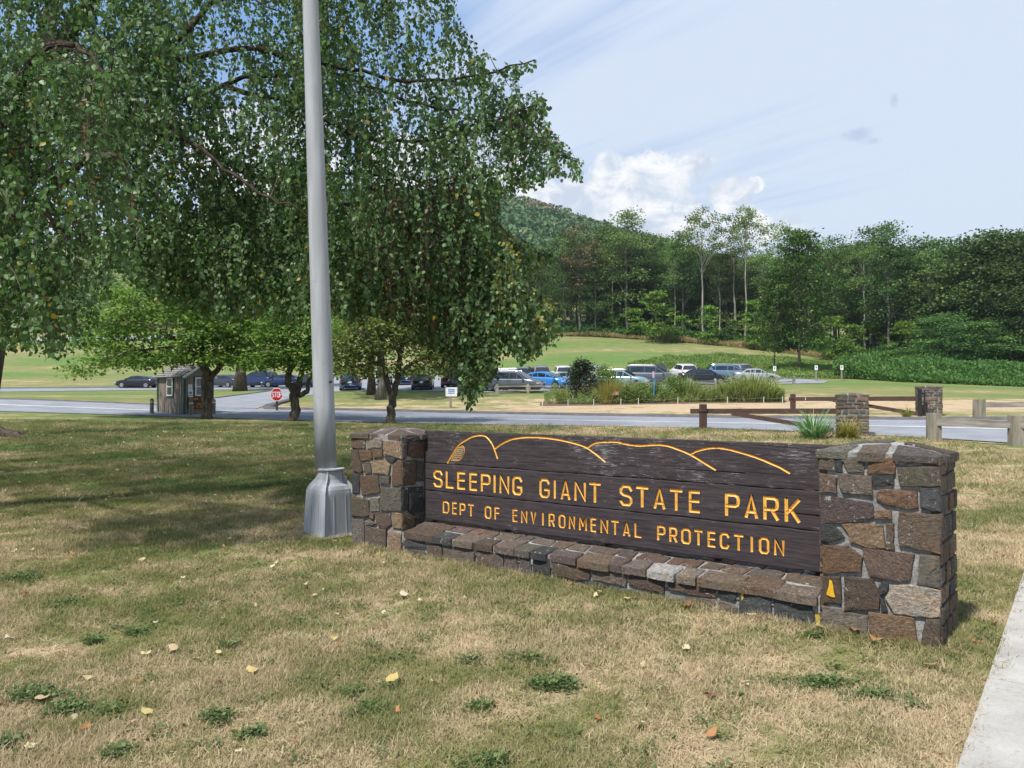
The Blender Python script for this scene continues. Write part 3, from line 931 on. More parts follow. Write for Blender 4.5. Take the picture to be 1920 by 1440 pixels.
def grow(pts, g_):
    c = sum((Vector(q) for q in pts), Vector((0, 0))) / len(pts)
    return [tuple(Vector(q) + (Vector(q) - c).normalized() * g_) for q in pts]


def stone_pillar(name, label, x0, W_, D_, H_, traced, cx, cy):
    t, _ = wallthing(name, label, 'pillar', x0, 0)
    cap_and_core(t, W_, D_, H_, cx, cy)
    front, right, back, left = boxmaps(W_, D_)
    maps = dict(front=(front, W_), right=(right, D_), back=(back, W_), left=(left, D_))
    for k, (fm, wd) in maps.items():
        if k in traced:
            for c, pts in traced[k]:
                stone(grow(pts, .0035), fm, t, STC[c], random.uniform(.002, .013))
        else:
            for pts in rubble(wd, H_, (.09, .17), (.10, .26) if wd > .7 else (.12, .30), .02):
                stone(pts, fm, t, pick(), random.uniform(.0, .012), -.05)
    return t


WR, WL = .737, .786
TL = 5.685
# right pillar: front face stones as they stand
rf = [(c, [(WR - q[0], max(q[1], -.03)) for q in pts]) for c, pts in RFRONT]
pr = stone_pillar('stone_pillar', 'stone pillar at the right end of the park sign with a yellow paint mark', -WR, WR, .58, 1.195, {'front': rf}, 3, 3)
lf = [(c, [(TL - q[0], max(q[1], -.05)) for q in pts]) for c, pts in LFRONT]
ls = [(c, [(q[0], q[1]) for q in pts]) for c, pts in LSIDE]
pl_ = stone_pillar('stone_pillar', 'stone pillar at the left end of the park sign beside the lamp pole', -TL, WL, .66, 1.175, {'front': lf, 'right': ls}, 3, 3)
for o in (pr, pl_):
    o['group'] = 'stone pillars holding the park sign'
# yellow paint on the stones of the right pillar
sp = MB()
sp.add([(WR - .690, -.0185, .262), (WR - .655, -.0185, .250), (WR - .632, -.0185, .252), (WR - .640, -.0185, .285), (WR - .645, -.0185, .335), (WR - .655, -.0185, .362), (WR - .668, -.0185, .365), (WR - .672, -.0185, .325), (WR - .682, -.0185, .290)], [tuple(range(9))])
sp.obj('paint_spill', simple('yellow_spill_paint', (.70, .42, .015), (.52, .28, .02), 20, .6, .4, .004), pr, label='bright yellow paint run')

# low bench wall
BX0, BX1 = -4.899, -WR
bw, _ = wallthing('stone_bench_wall', 'low stone bench wall running under the wooden park sign', 'wall', BX0, 0)
BL = BX1 - BX0
ztop = lambda y: .238 + .17 * min(max(y, 0), .33)
MB().box((BL / 2, .27, .06), (BL / 2 - .002, .27 - .018, .12)).obj('mortar_core', m_mortar, bw)
g = MB()
V = []
ny_ = 6
for j in range(ny_ + 1):
    y = .006 + .528 * j / ny_
    V += [(.002, y, ztop(y) - .010), (BL - .002, y, ztop(y) - .010)]
V += [(.002, .006, .12), (BL - .002, .006, .12), (.002, .534, .12), (BL - .002, .534, .12)]
k = 2 * ny_ + 2
g.add(V, [(2 * j, 2 * j + 1, 2 * j + 3, 2 * j + 2) for j in range(ny_)] + [(k, k + 1, 1, 0), (k - 2, k - 1, k + 3, k + 2)])
g.obj('mortar_bed', m_mortar, bw)
for c, pts in BFRONT:
    stone([(4.899 - q[0], max(q[1], -.05)) for q in pts], lambda a, b, d_: (a, -d_, b), bw, STC[c], random.uniform(.0, .008), -.05)
ccol_ = 'bdmbmgdpbpplmbrm'
for i in range(16):
    a, b = 4.899 - COPE[i], 4.899 - COPE[i + 1]
    d1 = random.uniform(.12, .20)
    j = lambda: random.uniform(-.017, .017)
    a0 = a + (.004 if i == 0 else .009); b0 = b - .009
    pts = [(a0 + j(), -.026 + j() * .5), ((a0 + b0) / 2, -.030 + j() * .6), (b0 + j(), -.026 + j() * .5), (b0 + j(), d1 + j()), (a0 + j(), d1 + j())]
    hh = random.uniform(-.003, .006)
    col = (.50, .47, .46) if i == 11 else tuple(x * (1.15 if i > 7 else .95) for x in STC[ccol_[i]])
    stone(pts, lambda x, y, d_: (x, y, ztop(y) + d_ + hh), bw, col, .004, -.062, .009, .003, .07, 'coping_stone', .006)
x = .01
for row, (y0, y1) in enumerate(((.19, .33), (.345, .52))):
    x = .006
    while x < BL - .05:
        ww = min(random.uniform(.13, .30), BL - x - .006)
        if BL - x - ww < .1:
            ww = BL - x - .006
        j = lambda: random.uniform(-.024, .024)
        pts = [(x + .014, y0 + .008 + j()), (x + ww - .010, y0 + j()), (x + ww - .010 + j(), y1 + j()), (x + .010 + j(), y1 + j())]
        stone(pts, lambda a, b, d_: (a, b, ztop(b) + d_), bw, STC[random.choice('bmpgmbr')], .003, -.05, .006, .002, .08, 'coping_stone', .005)
        x += ww
for pts in rubble(BL, .22, (.09, .13), (.15, .34), .02):
    stone(pts, lambda a, b, d_: (BL - a, .54 + d_, b), bw, pick(), random.uniform(.0, .01), -.05)
# ochre paint run over the mortar where bench and pillar meet
g = MB()
g.add([(BL - .050, .012, .17), (BL - .002, .012, .19), (BL - .002, .012, -.03), (BL - .022, .012, -.03), (BL - .034, .012, .08)], [(0, 1, 2, 3, 4)])
g.obj('paint_spill', m_ochre, bw, label='ochre paint run down the mortar joint')
g = MB()
g.add([(4.899 - 1.295, -.012, .18), (4.899 - 1.275, -.012, .18), (4.899 - 1.277, -.012, .135), (4.899 - 1.29, -.012, .12)], [(0, 1, 2, 3)])
g.obj('paint_spill', m_ochre, bw)

# --- carved wooden board
SF = dict(
    S=[[(1, .80), (.80, 1), (.2, 1), (0, .84), (0, .66), (.2, .54), (.8, .47), (1, .34), (1, .16), (.8, 0), (.2, 0), (0, .17)]],
    L=[[(0, 1), (0, 0), (1, 0)]], E=[[(1, 1), (0, 1), (0, 0), (1, 0)], [(0, .53), (.95, .53)]], F=[[(1, 1), (0, 1), (0, 0)], [(0, .53), (.95, .53)]],
    P=[[(0, 0), (0, 1), (.72, 1), (.93, .94), (1, .80), (1, .65), (.93, .52), (.72, .45), (0, .45)]],
    R=[[(0, 0), (0, 1), (.72, 1), (.93, .94), (1, .80), (1, .65), (.93, .52), (.72, .45), (0, .45)], [(.55, .45), (1, 0)]],
    I=[[(0, 1), (0, 0)]], N=[[(0, 0), (0, 1), (1, 0), (1, 1)]],
    G=[[(1, .80), (.8, 1), (.2, 1), (0, .84), (0, .16), (.2, 0), (.8, 0), (1, .16), (1, .42), (.55, .42)]],
    C=[[(1, .80), (.8, 1), (.2, 1), (0, .84), (0, .16), (.2, 0), (.8, 0), (1, .2)]],
    O=[[(.2, 1), (.8, 1), (1, .84), (1, .16), (.8, 0), (.2, 0), (0, .16), (0, .84), (.2, 1)]],
    D=[[(0, 0), (0, 1), (.7, 1), (1, .8), (1, .2), (.7, 0), (0, 0)]],
    A=[[(0, 0), (.5, 1), (1, 0)], [(.17, .25), (.83, .25)]], T=[[(0, 1), (1, 1)], [(.5, 1), (.5, 0)]],
    K=[[(0, 1), (0, 0)], [(1, 1), (.05, .36)], [(.33, .55), (1, 0)]], V=[[(0, 1), (.5, 0), (1, 1)]],
    M=[[(0, 0), (0, 1), (.5, .32), (1, 1), (1, 0)]], W=[[(0, 1), (.25, 0), (.5, .7), (.75, 0), (1, 1)]], U=[[(0, 1), (0, .16), (.2, 0), (.8, 0), (1, .16), (1, 1)]], Y=[[(0, 1), (.5, .5), (1, 1)], [(.5, .5), (.5, 0)]])


def groove(pl, wd, dep, y, fm=None):
    """V section swept along the stroke; local coords (x, y into the wood, z)"""
    P = [Vector(p) for p in pl]
    V, Fc = [], []
    closed = (P[0] - P[-1]).length < 1e-6
    n = len(P)
    for i, p in enumerate(P):
        a = (p - P[i - 1]).normalized() if i > 0 else ((p - P[-2]).normalized() if closed else None)
        b = (P[i + 1] - p).normalized() if i < n - 1 else ((P[1] - p).normalized() if closed else None)
        a = a or b; b = b or a
        t = (a + b)
        t = t.normalized() if t.length > 1e-6 else a
        nr_ = Vector((-t.y, t.x))
        k = min(1 / max(.45, nr_.dot(Vector((-a.y, a.x)))), 1.8)
        off = Vector((0, 0))
        if not closed and i == 0: off = -t * wd * .35
        if not closed and i == n - 1: off = t * wd * .35
        l, c, r_ = p + nr_ * wd / 2 * k + off, p, p - nr_ * wd / 2 * k + off
        V += [(l.x, y, l.y), (c.x, y + dep, c.y), (r_.x, y, r_.y)]
    for i in range(n - 1):
        Fc += [(3 * i, 3 * i + 3, 3 * i + 4, 3 * i + 1), (3 * i + 1, 3 * i + 4, 3 * i + 5, 3 * i + 2)]
    if not closed:
        for i in (0, n - 1):
            Fc.append((3 * i, 3 * i + 1, 3 * i + 2))
    return V, Fc


BXL, BXR = -4.897, -WR + .012
BY = .328
sg, _ = wallthing('park_sign', 'dark wooden park sign with carved yellow lettering and hill outline between stone pillars', 'sign', BXL, BY, 0)
OX = BXL
strokes = {0: [], 1: [], 2: []}     # plank -> list of (polyline, width)
letters = []
for pk, line, z0, z1, wd in ((1, LINE1, .686, .842, .0262), (2, LINE2, .422, .530, .0195)):
    for ch, tl, tr in line:
        xa, xb = -tl - OX, -tr - OX
        m_ = wd * .42
        if ch != 'I':
            xa, xb = xa + m_, xb - m_
        pls = [[(xa + q[0] * (xb - xa), z0 + q[1] * (z1 - z0)) for q in s_] for s_ in SF[ch]]
        letters.append((pk, pls, wd))
        strokes[pk] += [(q, wd) for q in pls]
hills = [[(-q[0] - OX, q[1]) for q in h] for h in HILLS]
for h in hills[:5]:
    strokes[0].append((h, .0175))
strokes[0].append((hills[5], .008))
ov = hills[5]
# hatch strokes inside the stone-shaped oval
hat = []
cxo, czo = 4.897 - 4.415, 1.035
for k in range(-6, 7):
    a = Vector((cxo + k * .020 * .45, czo + k * .020))
    hat.append([(a.x - .060, a.y + .028 * .4), (a.x - .02, a.y - .004), (a.x + .02, a.y + .006), (a.x + .060, a.y - .028 * .2)])


def inpoly(p, poly):
    c = False
    for i in range(len(poly)):
        (x1, y1), (x2, y2) = poly[i], poly[i - 1]
        if (y1 > p[1]) != (y2 > p[1]) and p[0] < (x2 - x1) * (p[1] - y1) / (y2 - y1 + 1e-12) + x1:
            c = not c
    return c


hat2 = []
for h in hat + [[(cxo + k * .018 - .04, czo - .09), (cxo + k * .018 + .04, czo + .09)] for k in range(-4, 5)]:
    seg = []
    for i in range(len(h) - 1):
        for j in range(8):
            q = (h[i][0] + (h[i + 1][0] - h[i][0]) * j / 8, h[i][1] + (h[i + 1][1] - h[i][1]) * j / 8)
            if inpoly(q, ov):
                seg.append(q)
            elif len(seg) > 1:
                hat2.append(seg); seg = []
            else:
                seg = []
    if len(seg) > 1:
        hat2.append(seg)
cracks = {1: [[(0, .748), (.35, .744), (.62, .742)], [(3.62, .742), (4.1, .739), (4.16, .742)]], 0: [[(2.9, 1.02), (3.5, 1.018)]], 2: []}


def plank(k, z0, z1, dy, mt):
    st_ = .004
    x1 = BXR - BXL
    xs, zs = np.linspace(0, x1, int(x1 / st_)), np.linspace(z0, z1, int((z1 - z0) / st_))
    XX, ZZ = np.meshgrid(xs, zs)
    D = np.zeros_like(XX)
    segs = [(q, wd / 2 - .001, .014) for q, wd in strokes[k]] + [(q, .0024, .010) for q in cracks[k]]
    for q, hw, dp in segs:
        for i in range(len(q) - 1):
            a, b = np.array(q[i]), np.array(q[i + 1])
            lo, hi = np.minimum(a, b) - .03, np.maximum(a, b) + .03
            i0, i1 = np.searchsorted(xs, [lo[0], hi[0]]); j0, j1 = np.searchsorted(zs, [lo[1], hi[1]])
            sx, sz = XX[j0:j1, i0:i1], ZZ[j0:j1, i0:i1]
            if sx.size == 0:
                continue
            d_ = b - a
            tt = np.clip(((sx - a[0]) * d_[0] + (sz - a[1]) * d_[1]) / (d_ @ d_ + 1e-12), 0, 1)
            dist = np.hypot(sx - a[0] - tt * d_[0], sz - a[1] - tt * d_[1])
            D[j0:j1, i0:i1] = np.maximum(D[j0:j1, i0:i1], np.where(dist < hw, dp, 0))
    warp = .0016 * np.sin(XX * 1.7 + k) + .0010 * np.sin(XX * 5.1 + 2 * k)
    edge = np.minimum(np.minimum(ZZ - z0, z1 - ZZ), .006) - .006
    Yy = dy + D + warp * 1.0 - edge * .6
    wob = .0022 * np.sin(XX * 9 + k * 3) + .0014 * np.sin(XX * 31 + k)
    ZZ2 = ZZ + np.where((ZZ > (z0 + z1) / 2), wob, -wob) * (np.abs(ZZ - (z0 + z1) / 2) > (z1 - z0) / 2 - .012)
    V = np.stack([XX, Yy, ZZ2], -1).reshape(-1, 3)
    nz, nx_ = XX.shape
    i = np.arange(nz * nx_).reshape(nz, nx_)
    q = np.stack([i[:-1, :-1], i[:-1, 1:], i[1:, 1:], i[1:, :-1]], -1).reshape(-1, 4)
    b = len(V)
    V = np.concatenate([V, [(0, .06, z0), (x1, .06, z0), (x1, .06, z1), (0, .06, z1)]])
    q2 = [(i[0, 0], i[0, -1], b + 1, b), (i[0, -1], i[-1, -1], b + 2, b + 1), (i[-1, -1], i[-1, 0], b + 3, b + 2), (i[-1, 0], i[0, 0], b, b + 3), (b, b + 1, b + 2, b + 3)]
    # front border strips follow the grid edges
    top = [(i[-1, j], i[-1, j + 1], b + 4 + j + 1, b + 4 + j) for j in range(nx_ - 1)]
    V = np.concatenate([V, np.stack([xs, np.full(nx_, .06), ZZ2[-1]], -1), np.stack([xs, np.full(nx_, .06), ZZ2[0]], -1)])
    bot = [(i[0, j + 1], i[0, j], b + 4 + nx_ + j, b + 4 + nx_ + j + 1) for j in range(nx_ - 1)]
    me = npmesh('plank', V, np.concatenate([q, np.array(q2[1:2] + q2[3:]), np.array(top), np.array(bot)]), mt)
    return obj('plank', me, sg)


pk = [plank(0, .9225, 1.260, .001, m_plank0), plank(1, .631, .9165, .0, m_plank1), plank(2, .327, .6255, .002, m_plank2)]
for k, pls, wd in letters:
    g = MB()
    for q in pls:
        g.add(*groove(q, wd, .0095, .0012 if k == 1 else .0028))
    g.obj('letter', m_yellow, pk[k])
for h in hills[:5]:
    g = MB().add(*groove(h, .0175, .008, .0016))
    g.obj('hill_line', m_yellow, pk[0])
g = MB().add(*groove(ov, .008, .004, .0012))
g.obj('hill_line', m_yellow, pk[0])
m_tan = simple('tan_scratch_paint', (.55, .42, .22), (.42, .30, .15), 30, .6)
g = MB()
for h in hat2:
    if len(h) > 1:
        V, Fc = groove(h, .0045, -.0012, -.0004)
        g.add(V, Fc)
g.obj('hatched_stone_outline', m_tan, pk[0])
for t_ in (4.80, 3.82, 2.675, 1.650, .86):
    MB().box((-t_ - OX, .085, .73), (.027, .024, .50)).obj('bracket_post', m_black, sg)

# ------------------------------------------------------------------ lamp pole
pb = gnd(608, 1012)
pc = Vector((pb.x + .0, pb.y + .29, 0))
lp = thing('lamp_pole', 'tall grey tapered metal pole on a flared square base beside the sign', 'pole', (pc.x, pc.y, 0), 0)
n = 32


def bring(r_diag, flat, z, rnd=.0):
    out_ = []
    for k in range(n):
        a = 2 * math.pi * k / n
        # square with its corners on the axes, softened
        s_ = abs(math.cos(a)) + abs(math.sin(a))
        rs = r_diag / s_
        r_ = min(rs, r_diag * flat)
        r_ = r_ * (1 - rnd) + r_diag * .78 * rnd
        out_.append((r_ * math.cos(a), r_ * math.sin(a), z))
    return out_


g = MB()
rings = [bring(.305, .95, .03), bring(.300, .95, .045), bring(.290, .95, .25), bring(.276, .93, .50, .05), bring(.268, .92, .545, .15), bring(.245, .9, .585, .4), bring(.205, .9, .615, .8), bring(.190, .9, .64, 1), bring(.183, .9, .66, 1), bring(.180, .9, .765, 1)]
V = [p for r_ in rings for p in r_]
Fc = [(r_ * n + k, r_ * n + (k + 1) % n, (r_ + 1) * n + (k + 1) % n, (r_ + 1) * n + k) for r_ in range(len(rings) - 1) for k in range(n)]
g.add(V, Fc)
base = g.obj('base', m_pole, lp)
for k in range(4):
    a = k * math.pi / 2 - math.pi / 2
    pr_ = [(.12, .765), (.150, .765), (.152, .72), (.175, .67), (.225, .62), (.262, .575), (.282, .53), (.300, .28), (.312, .035), (.20, .035)]
    g = MB()
    m2 = len(pr_)
    for s_ in (-.009, .009):
        for r_, z in pr_:
            g.v.append((r_ * math.cos(a) - s_ * math.sin(a), r_ * math.sin(a) + s_ * math.cos(a), z))
    g.f += [tuple(range(m2)), tuple(range(2 * m2 - 1, m2 - 1, -1))] + [(i, i + 1, m2 + i + 1, m2 + i) for i in range(m2 - 1)]
    g.obj('rib', m_pole, base)
    # raised edge where each face is folded
for k in range(4):
    for s_ in (-1, 1):
        a = k * math.pi / 2 + s_ * R(24)
        f_ = lambda rd: rd / (abs(math.cos(a)) + abs(math.sin(a)))
        g = MB().tube([(f_(.304) * math.cos(a), f_(.304) * math.sin(a), .045), (f_(.279) * math.cos(a), f_(.279) * math.sin(a), .50)], .0035, 4)
        g.obj('seam', m_pole, base)
g = MB()
g.tube([(0, 0, .763), (0, 0, .768), (0, 0, .783), (0, 0, .788)], [.155, .162, .162, .150], 32)
g.obj('collar', m_pole, base)
topp = at(582, 0, pc.y) - pc
botp = at(611.5, 880, pc.y) - pc
dirp = (topp - botp) / (topp.z - botp.z)
g = MB()
pts = [botp + dirp * (z - botp.z) for z in np.linspace(.78, 10.2, 14)]
r0, r1 = .126, .092
g.tube(pts, [r0 + (r1 - r0) * (p.z - .78) / (topp.z - .78) for p in pts], 40)
pole = g.obj('shaft', m_pole, lp, True)
hp = at(619.5, 716, pc.y - .12) - pc
g = MB().tube([(hp.x, hp.y - .006, hp.z), (hp.x, hp.y + .02, hp.z)], .016, 10)
g.obj('bolt', m_black, pole)
g = MB().box((0, 0, .008), (.345, .345, .022), R(43))
g.obj('footing', simple('old_footing', (.30, .26, .22), (.16, .14, .12), 8, .95, .9, .03), lp)

# ------------------------------------------------------------------ gates, gate pillars, rail fences


def gate_pillar(label, p, wd, H_, rz):
    t = thing('stone_pillar', label, 'pillar', p, rz, 'stone pillars of the road gate')
    t2 = t
    cap_and_core(t, wd, wd, H_, 3, 3, .06, .035, .05)
    for fm in boxmaps(wd, wd):
        for pts in rubble(wd, H_, (.10, .19), (.13, .36), .034, .030):
            stone(pts, fm, t, pick(), random.uniform(.0, .016), -.05, .012, .004, .12)
    return t


g1 = gp(1596, 25.6)
gz = float(hgt(g1.x, g1.y)) - .06
rz1 = R(-30)
gate_pillar('squat stone gate pillar rising behind the iris clump', (g1.x - .52, g1.y - .05, gz), .98, 1.38, R(-22))
g2 = gp(1742, 36.6)
gate_pillar('stone gate pillar across the road with black iron hinge post', (g2.x - .62, g2.y - .2, float(hgt(g2.x, g2.y)) - .03), 1.02, 1.36, R(-20))


def beam(a, b, h, wd):
    """rectangular bar between two points, h tall, wd thick"""
    a, b = Vector(a), Vector(b)
    d_ = (b - a).normalized()
    up = Vector((0, 0, 1))
    s_ = d_.cross(up).normalized()
    up = s_.cross(d_)
    V = [p + s_ * x * wd / 2 + up * y * h / 2 for p in (a, b) for x, y in ((-1, -1), (1, -1), (1, 1), (-1, 1))]
    return MB().add(V, [(3, 2, 1, 0), (4, 5, 6, 7), (0, 1, 5, 4), (1, 2, 6, 5), (2, 3, 7, 6), (3, 0, 4, 7)])


def gate(label, pA, pB, zA, zB, brA, brB, post, post_h, h):
    pA, pB = Vector(pA), Vector(pB)
    t = thing('barrier_gate', label, 'gate', (pA.x, pA.y, float(hgt(pA.x, pA.y))), 0, 'swing gates standing open along the road')
    o = Vector(t.location)
    a, b = Vector((pA.x, pA.y, zA)) - o, Vector((pB.x, pB.y, zB)) - o
    beam(a, b, h, .09).obj('arm', m_brown, t)
    c, d_ = Vector(brA) - o, Vector(brB) - o
    beam(c, d_, h * .8, .07).obj('brace', m_brown, t)
    return t, o


def near(px, y, Y):
    return at(px, y, Y)


a, b = near(1580, 771, 25.9), near(1295, 771, 29.6)
t, o = gate('long brown timber gate arm reaching left from the near stone pillar', a, b, a.z, b.z, near(1562, 806, 25.9), near(1372, 775, 28.4), None, 1, .19)
a, b = near(1726, 747.5, 36.3), near(1480, 748.2, 43)
t2, o2 = gate('far brown gate arm with round reflectors beyond the road', a, b, a.z, b.z, near(1722, 776, 36.3), near(1560, 750, 41), None, 1, .22)
m_reflect = simple('red_reflector', (.5, .05, .04), (.4, .04, .03), 5, .3)
for px_, y_, Y_ in ((1668, 747.2, 37.75), (1511, 747.8, 42.05)):
    c = near(px_, y_, Y_) - o2
    g = MB().tube([c + Vector((.03, -.06, 0)), c + Vector((.03, -.075, 0))], .10, 14)
    r_ = g.obj('reflector', m_white, t2)
    MB().tube([c + Vector((.03, -.06, 0)), c + Vector((.03, -.08, 0))], .06, 12).obj('lens', m_reflect, r_)
c = near(1556, 748.5, 40.9) - o2
MB().box(c + Vector((0, -.08, 0)), (.09, .03, .12)).obj('latch', m_white, t2)
for px_, Y_, h_, lab in ((1318, 29.1, .95, 'brown wooden stop post under the near gate arm'), (1486.5, 42.8, .86, 'brown wooden stop post at the end of the far gate arm')):
    p = gp(px_, Y_)
    t = thing('gate_post', lab, 'post', p)
    MB().box((0, 0, h_ / 2 - .1), (.11, .11, h_ / 2 + .1), R(12), None, .97).obj('shaft', m_brown, t)
    MB().box((0, 0, h_ - .30), (.118, .118, .02), R(12)).obj('strap', m_black, t)
p = gp(1724.5, 35.9)
t = thing('hinge_post', 'black iron hinge post standing against the far gate pillar', 'post', p)
MB().box((0, 0, .52), (.08, .08, .76), R(-20)).obj('shaft', m_black, t)
MB().box((.27, .08, .66), (.03, .03, .56), R(-20)).obj('stay', m_black, t)
for z in (.35, 1.05):
    MB().box((.11, .04, z), (.10, .03, .03), R(-20)).obj('hinge', m_black, t)


def rail_fence(name, label, posts, ph, pw, rails, rh, mt_post, mt_rail, group=None, lean=.02):
    p0 = posts[0]
    t = thing(name, label, 'fence', p0, 0, group)
    prev = None
    for p in posts:
        q = p - p0
        rr = random.uniform(-.2, .2)
        MB().box((q.x, q.y, q.z + ph / 2 - .1), (pw / 2, pw / 2, ph / 2 + .1), rr, Matrix.Rotation(random.uniform(-lean, lean), 3, 'X'), .96).obj('post', mt_post, t)
        if prev is not None:
            for rz_ in rails:
                n_ = 6
                pts = [prev.lerp(q, k / n_) + Vector((0, 0, rz_ + random.uniform(-.012, .012))) for k in range(n_ + 1)]
                MB().tube(pts, rh / 2 * 1.25, 4, True, .06, True).obj('rail', mt_rail, t)
        prev = q
    return t


def spost(px, y, Y):
    return Vector((at(px, y, Y).x, Y, float(hgt(at(px, y, Y).x, Y))))


rail_fence('rail_fence', 'grey weathered post and rail fence on the near verge right of the gate', [spost(1751, 826, 23.2), spost(1906, 838, 21.6), spost(2090, 850, 20.0)], .86, .33, (.60,), .24, m_wood, m_woodh, 'grey post and rail fences by the road')
rail_fence('rail_fence', 'grey weathered post and rail fence across the road at the frame edge', [spost(1836, 775, 34.5), spost(1990, 775, 33.5), spost(2140, 775, 32.5)], .80, .38, (.56,), .26, m_wood, m_woodh, 'grey post and rail fences by the road')
gr = [gp(px_, Y_) for px_, Y_ in ((932, 60.6), (990, 60.6), (1093, 61), (1198, 64), (1297, 67.5), (1341, 69.4), (1382, 71.2), (1421, 72.9), (1456, 74.3), (1489, 75.2))]
gr2 = [gr[0]]
rail_fence('guard_rail', 'low weathered timber guard rail in front of the parked cars', gr, .78, .22, (.58, .24), .12, m_woodh, m_woodh)

# ------------------------------------------------------------------ text helper: flat painted strokes standing proud of a board
def lettering(lines, x0, z0, height, adv, gap, wd, y, mt, parent, name='lettering', sx=.62):
    g = MB()
    for li, s_ in enumerate(lines):
        x = x0
        for ch in s_:
            if ch == ' ':
                x += adv
                continue
            wch = height * sx * (0 if ch == 'I' else 1)
            for pl in SF[ch]:
                pts = [(x + q[0] * wch, z0 - li * gap + q[1] * height) for q in pl]
                V, Fc = groove(pts, wd, -.002, y)
                g.add(V, Fc)
            x += adv * (.55 if ch == 'I' else 1)
    return g.obj(name, mt, parent)


SF['8'] = [[(.2, 1), (.8, 1), (1, .8), (.8, .54), (.2, .54), (0, .3), (.2, 0), (.8, 0), (1, .3), (.8, .54)], [(.2, .54), (0, .8), (.2, 1)]]
# ------------------------------------------------------------------ ticket booth
kc = gp(345.5, 40.6)
KRZ = math.atan2(.59, .81) - math.pi / 2     # local +X runs along the right wall, local +Y ... see below
bx_ = Vector((.62, .785, 0)).normalized()     # right wall direction (away to the right)
by_ = Vector((-bx_.y, bx_.x, 0))              # left wall direction (away to the left)
kt = thing('ticket_booth', 'small grey brown wooden booth with white windows and shingle roof beside the road', 'booth', kc, math.atan2(bx_.y, bx_.x))
LX, LY, HW = 1.60, 2.75, 2.12      # right wall runs along local x, left wall along local y; corner at the origin
MB().box((LX / 2, LY / 2, HW / 2 + .03), (LX / 2, LY / 2, HW / 2 - .03)).obj('wall', m_siding, kt)
for k in range(13):          # battens that cover the joints of the siding
    a = .08 + k * (LY - .16) / 12
    MB().box((-.008, a, HW / 2), (.012, .016, HW / 2 - .06)).obj('siding_batten', m_siding, kt)
for k in range(13):
    a = .08 + k * (LX - .16) / 12
    MB().box((a, -.008, HW / 2), (.016, .012, HW / 2 - .06)).obj('siding_batten', m_siding, kt)
for x, y in ((0, 0), (LX, 0), (0, LY)):
    MB().box((x, y, HW / 2 + .02), (.055, .055, HW / 2 - .02)).obj('corner_trim', m_green, kt)


def win(cx, cz, w_, h_, wall, blk='window'):
    g = MB()
    wd = .07

    def B(u, z, hu, hz, dep, out_=0.03):
        return ((-out_, u, z), (dep, hu, hz)) if wall == 'L' else ((u, -out_, z), (hu, dep, hz))
    MB().box(*B(cx, cz - .02, w_ / 2 + .06, h_ / 2 + .07, .02, .012)).obj('shutter_trim', m_green, kt)
    for u, z, hu, hz in ((cx - w_ / 2 + wd / 2, cz, wd / 2, h_ / 2), (cx + w_ / 2 - wd / 2, cz, wd / 2, h_ / 2), (cx, cz + h_ / 2 - wd / 2, w_ / 2 - wd, wd / 2), (cx, cz - h_ / 2 + wd / 2, w_ / 2 - wd, wd / 2), (cx, cz, w_ / 2 - wd, .025)):
        g.box(*B(u, z, hu, hz, .025, .04))
    wo = g.obj(blk, m_white, kt)
    MB().box(*B(cx, cz, w_ / 2 - wd - .001, h_ / 2 - wd - .001, .008, .037)).obj('pane', m_glass, wo)


win(1.42, 1.50, .62, 1.0, 'L')
win(.98, 1.50, .80, 1.0, 'R')
# gable roof: ridge runs along local y (above the right wall the gable shows)
RH, OV = .52, .16
mid_ = LX / 2
g = MB().add([(0, 0, HW - .03), (LX, 0, HW - .03), (mid_, 0, HW + RH - .05), (0, LY, HW - .03), (LX, LY, HW - .03), (mid_, LY, HW + RH - .05)], [(0, 1, 2), (5, 4, 3), (0, 3, 4, 1)])
g.obj('gable', m_siding, kt)
sl_ = math.atan2(RH, mid_)
for sgn in (-1, 1):
    rows = 6
    L_s = math.hypot(RH, mid_) + .22
    for k in range(rows):
        a0, a1 = L_s * k / rows, L_s * (k + 1) / rows + .02
        # measured from the ridge down
        def P(a, y, up):
            return (mid_ + sgn * (a * math.cos(sl_)) + sgn * up * math.sin(sl_), y, HW + RH - a * math.sin(sl_) + up * math.cos(sl_))
        ny2 = 7
        for j in range(ny2):
            off = (.5 if k % 2 else 0) * (LY + 2 * OV) / ny2
            y0 = -OV + j * (LY + 2 * OV) / ny2 + off + .006
            y1 = min(-OV + (j + 1) * (LY + 2 * OV) / ny2 + off - .006, LY + OV)
            if y1 - y0 < .03:
                continue
            j_ = random.uniform(0, .008)
            V = [P(a0, y0, .02), P(a0, y1, .02), P(a1, y1, .045 + j_), P(a1, y0, .045 + j_), P(a0, y0, -.01), P(a0, y1, -.01), P(a1, y1, -.01), P(a1, y0, -.01)]
            MB().add(V, [(0, 1, 2, 3), (7, 6, 5, 4), (2, 6, 7, 3), (0, 3, 7, 4), (1, 5, 6, 2)]).obj('shingle', m_shingle, kt)
    # white barge board on the gable
    V = []
    for a in (0, L_s):
        for up in (-.10, .018):
            for y in (-OV - .03, -OV + .0):
                x_, _, z_ = P(a, y, up)
                V.append((x_, y, z_))
    MB().add(V, [(0, 1, 3, 2), (4, 6, 7, 5), (0, 2, 6, 4), (1, 5, 7, 3), (0, 4, 5, 1), (2, 3, 7, 6)]).obj('barge_board', m_white, kt)
MB().box((mid_ , LY / 2, HW + RH + .04), (.08, LY / 2 + OV, .02)).obj('ridge_cap', m_shingle, kt)
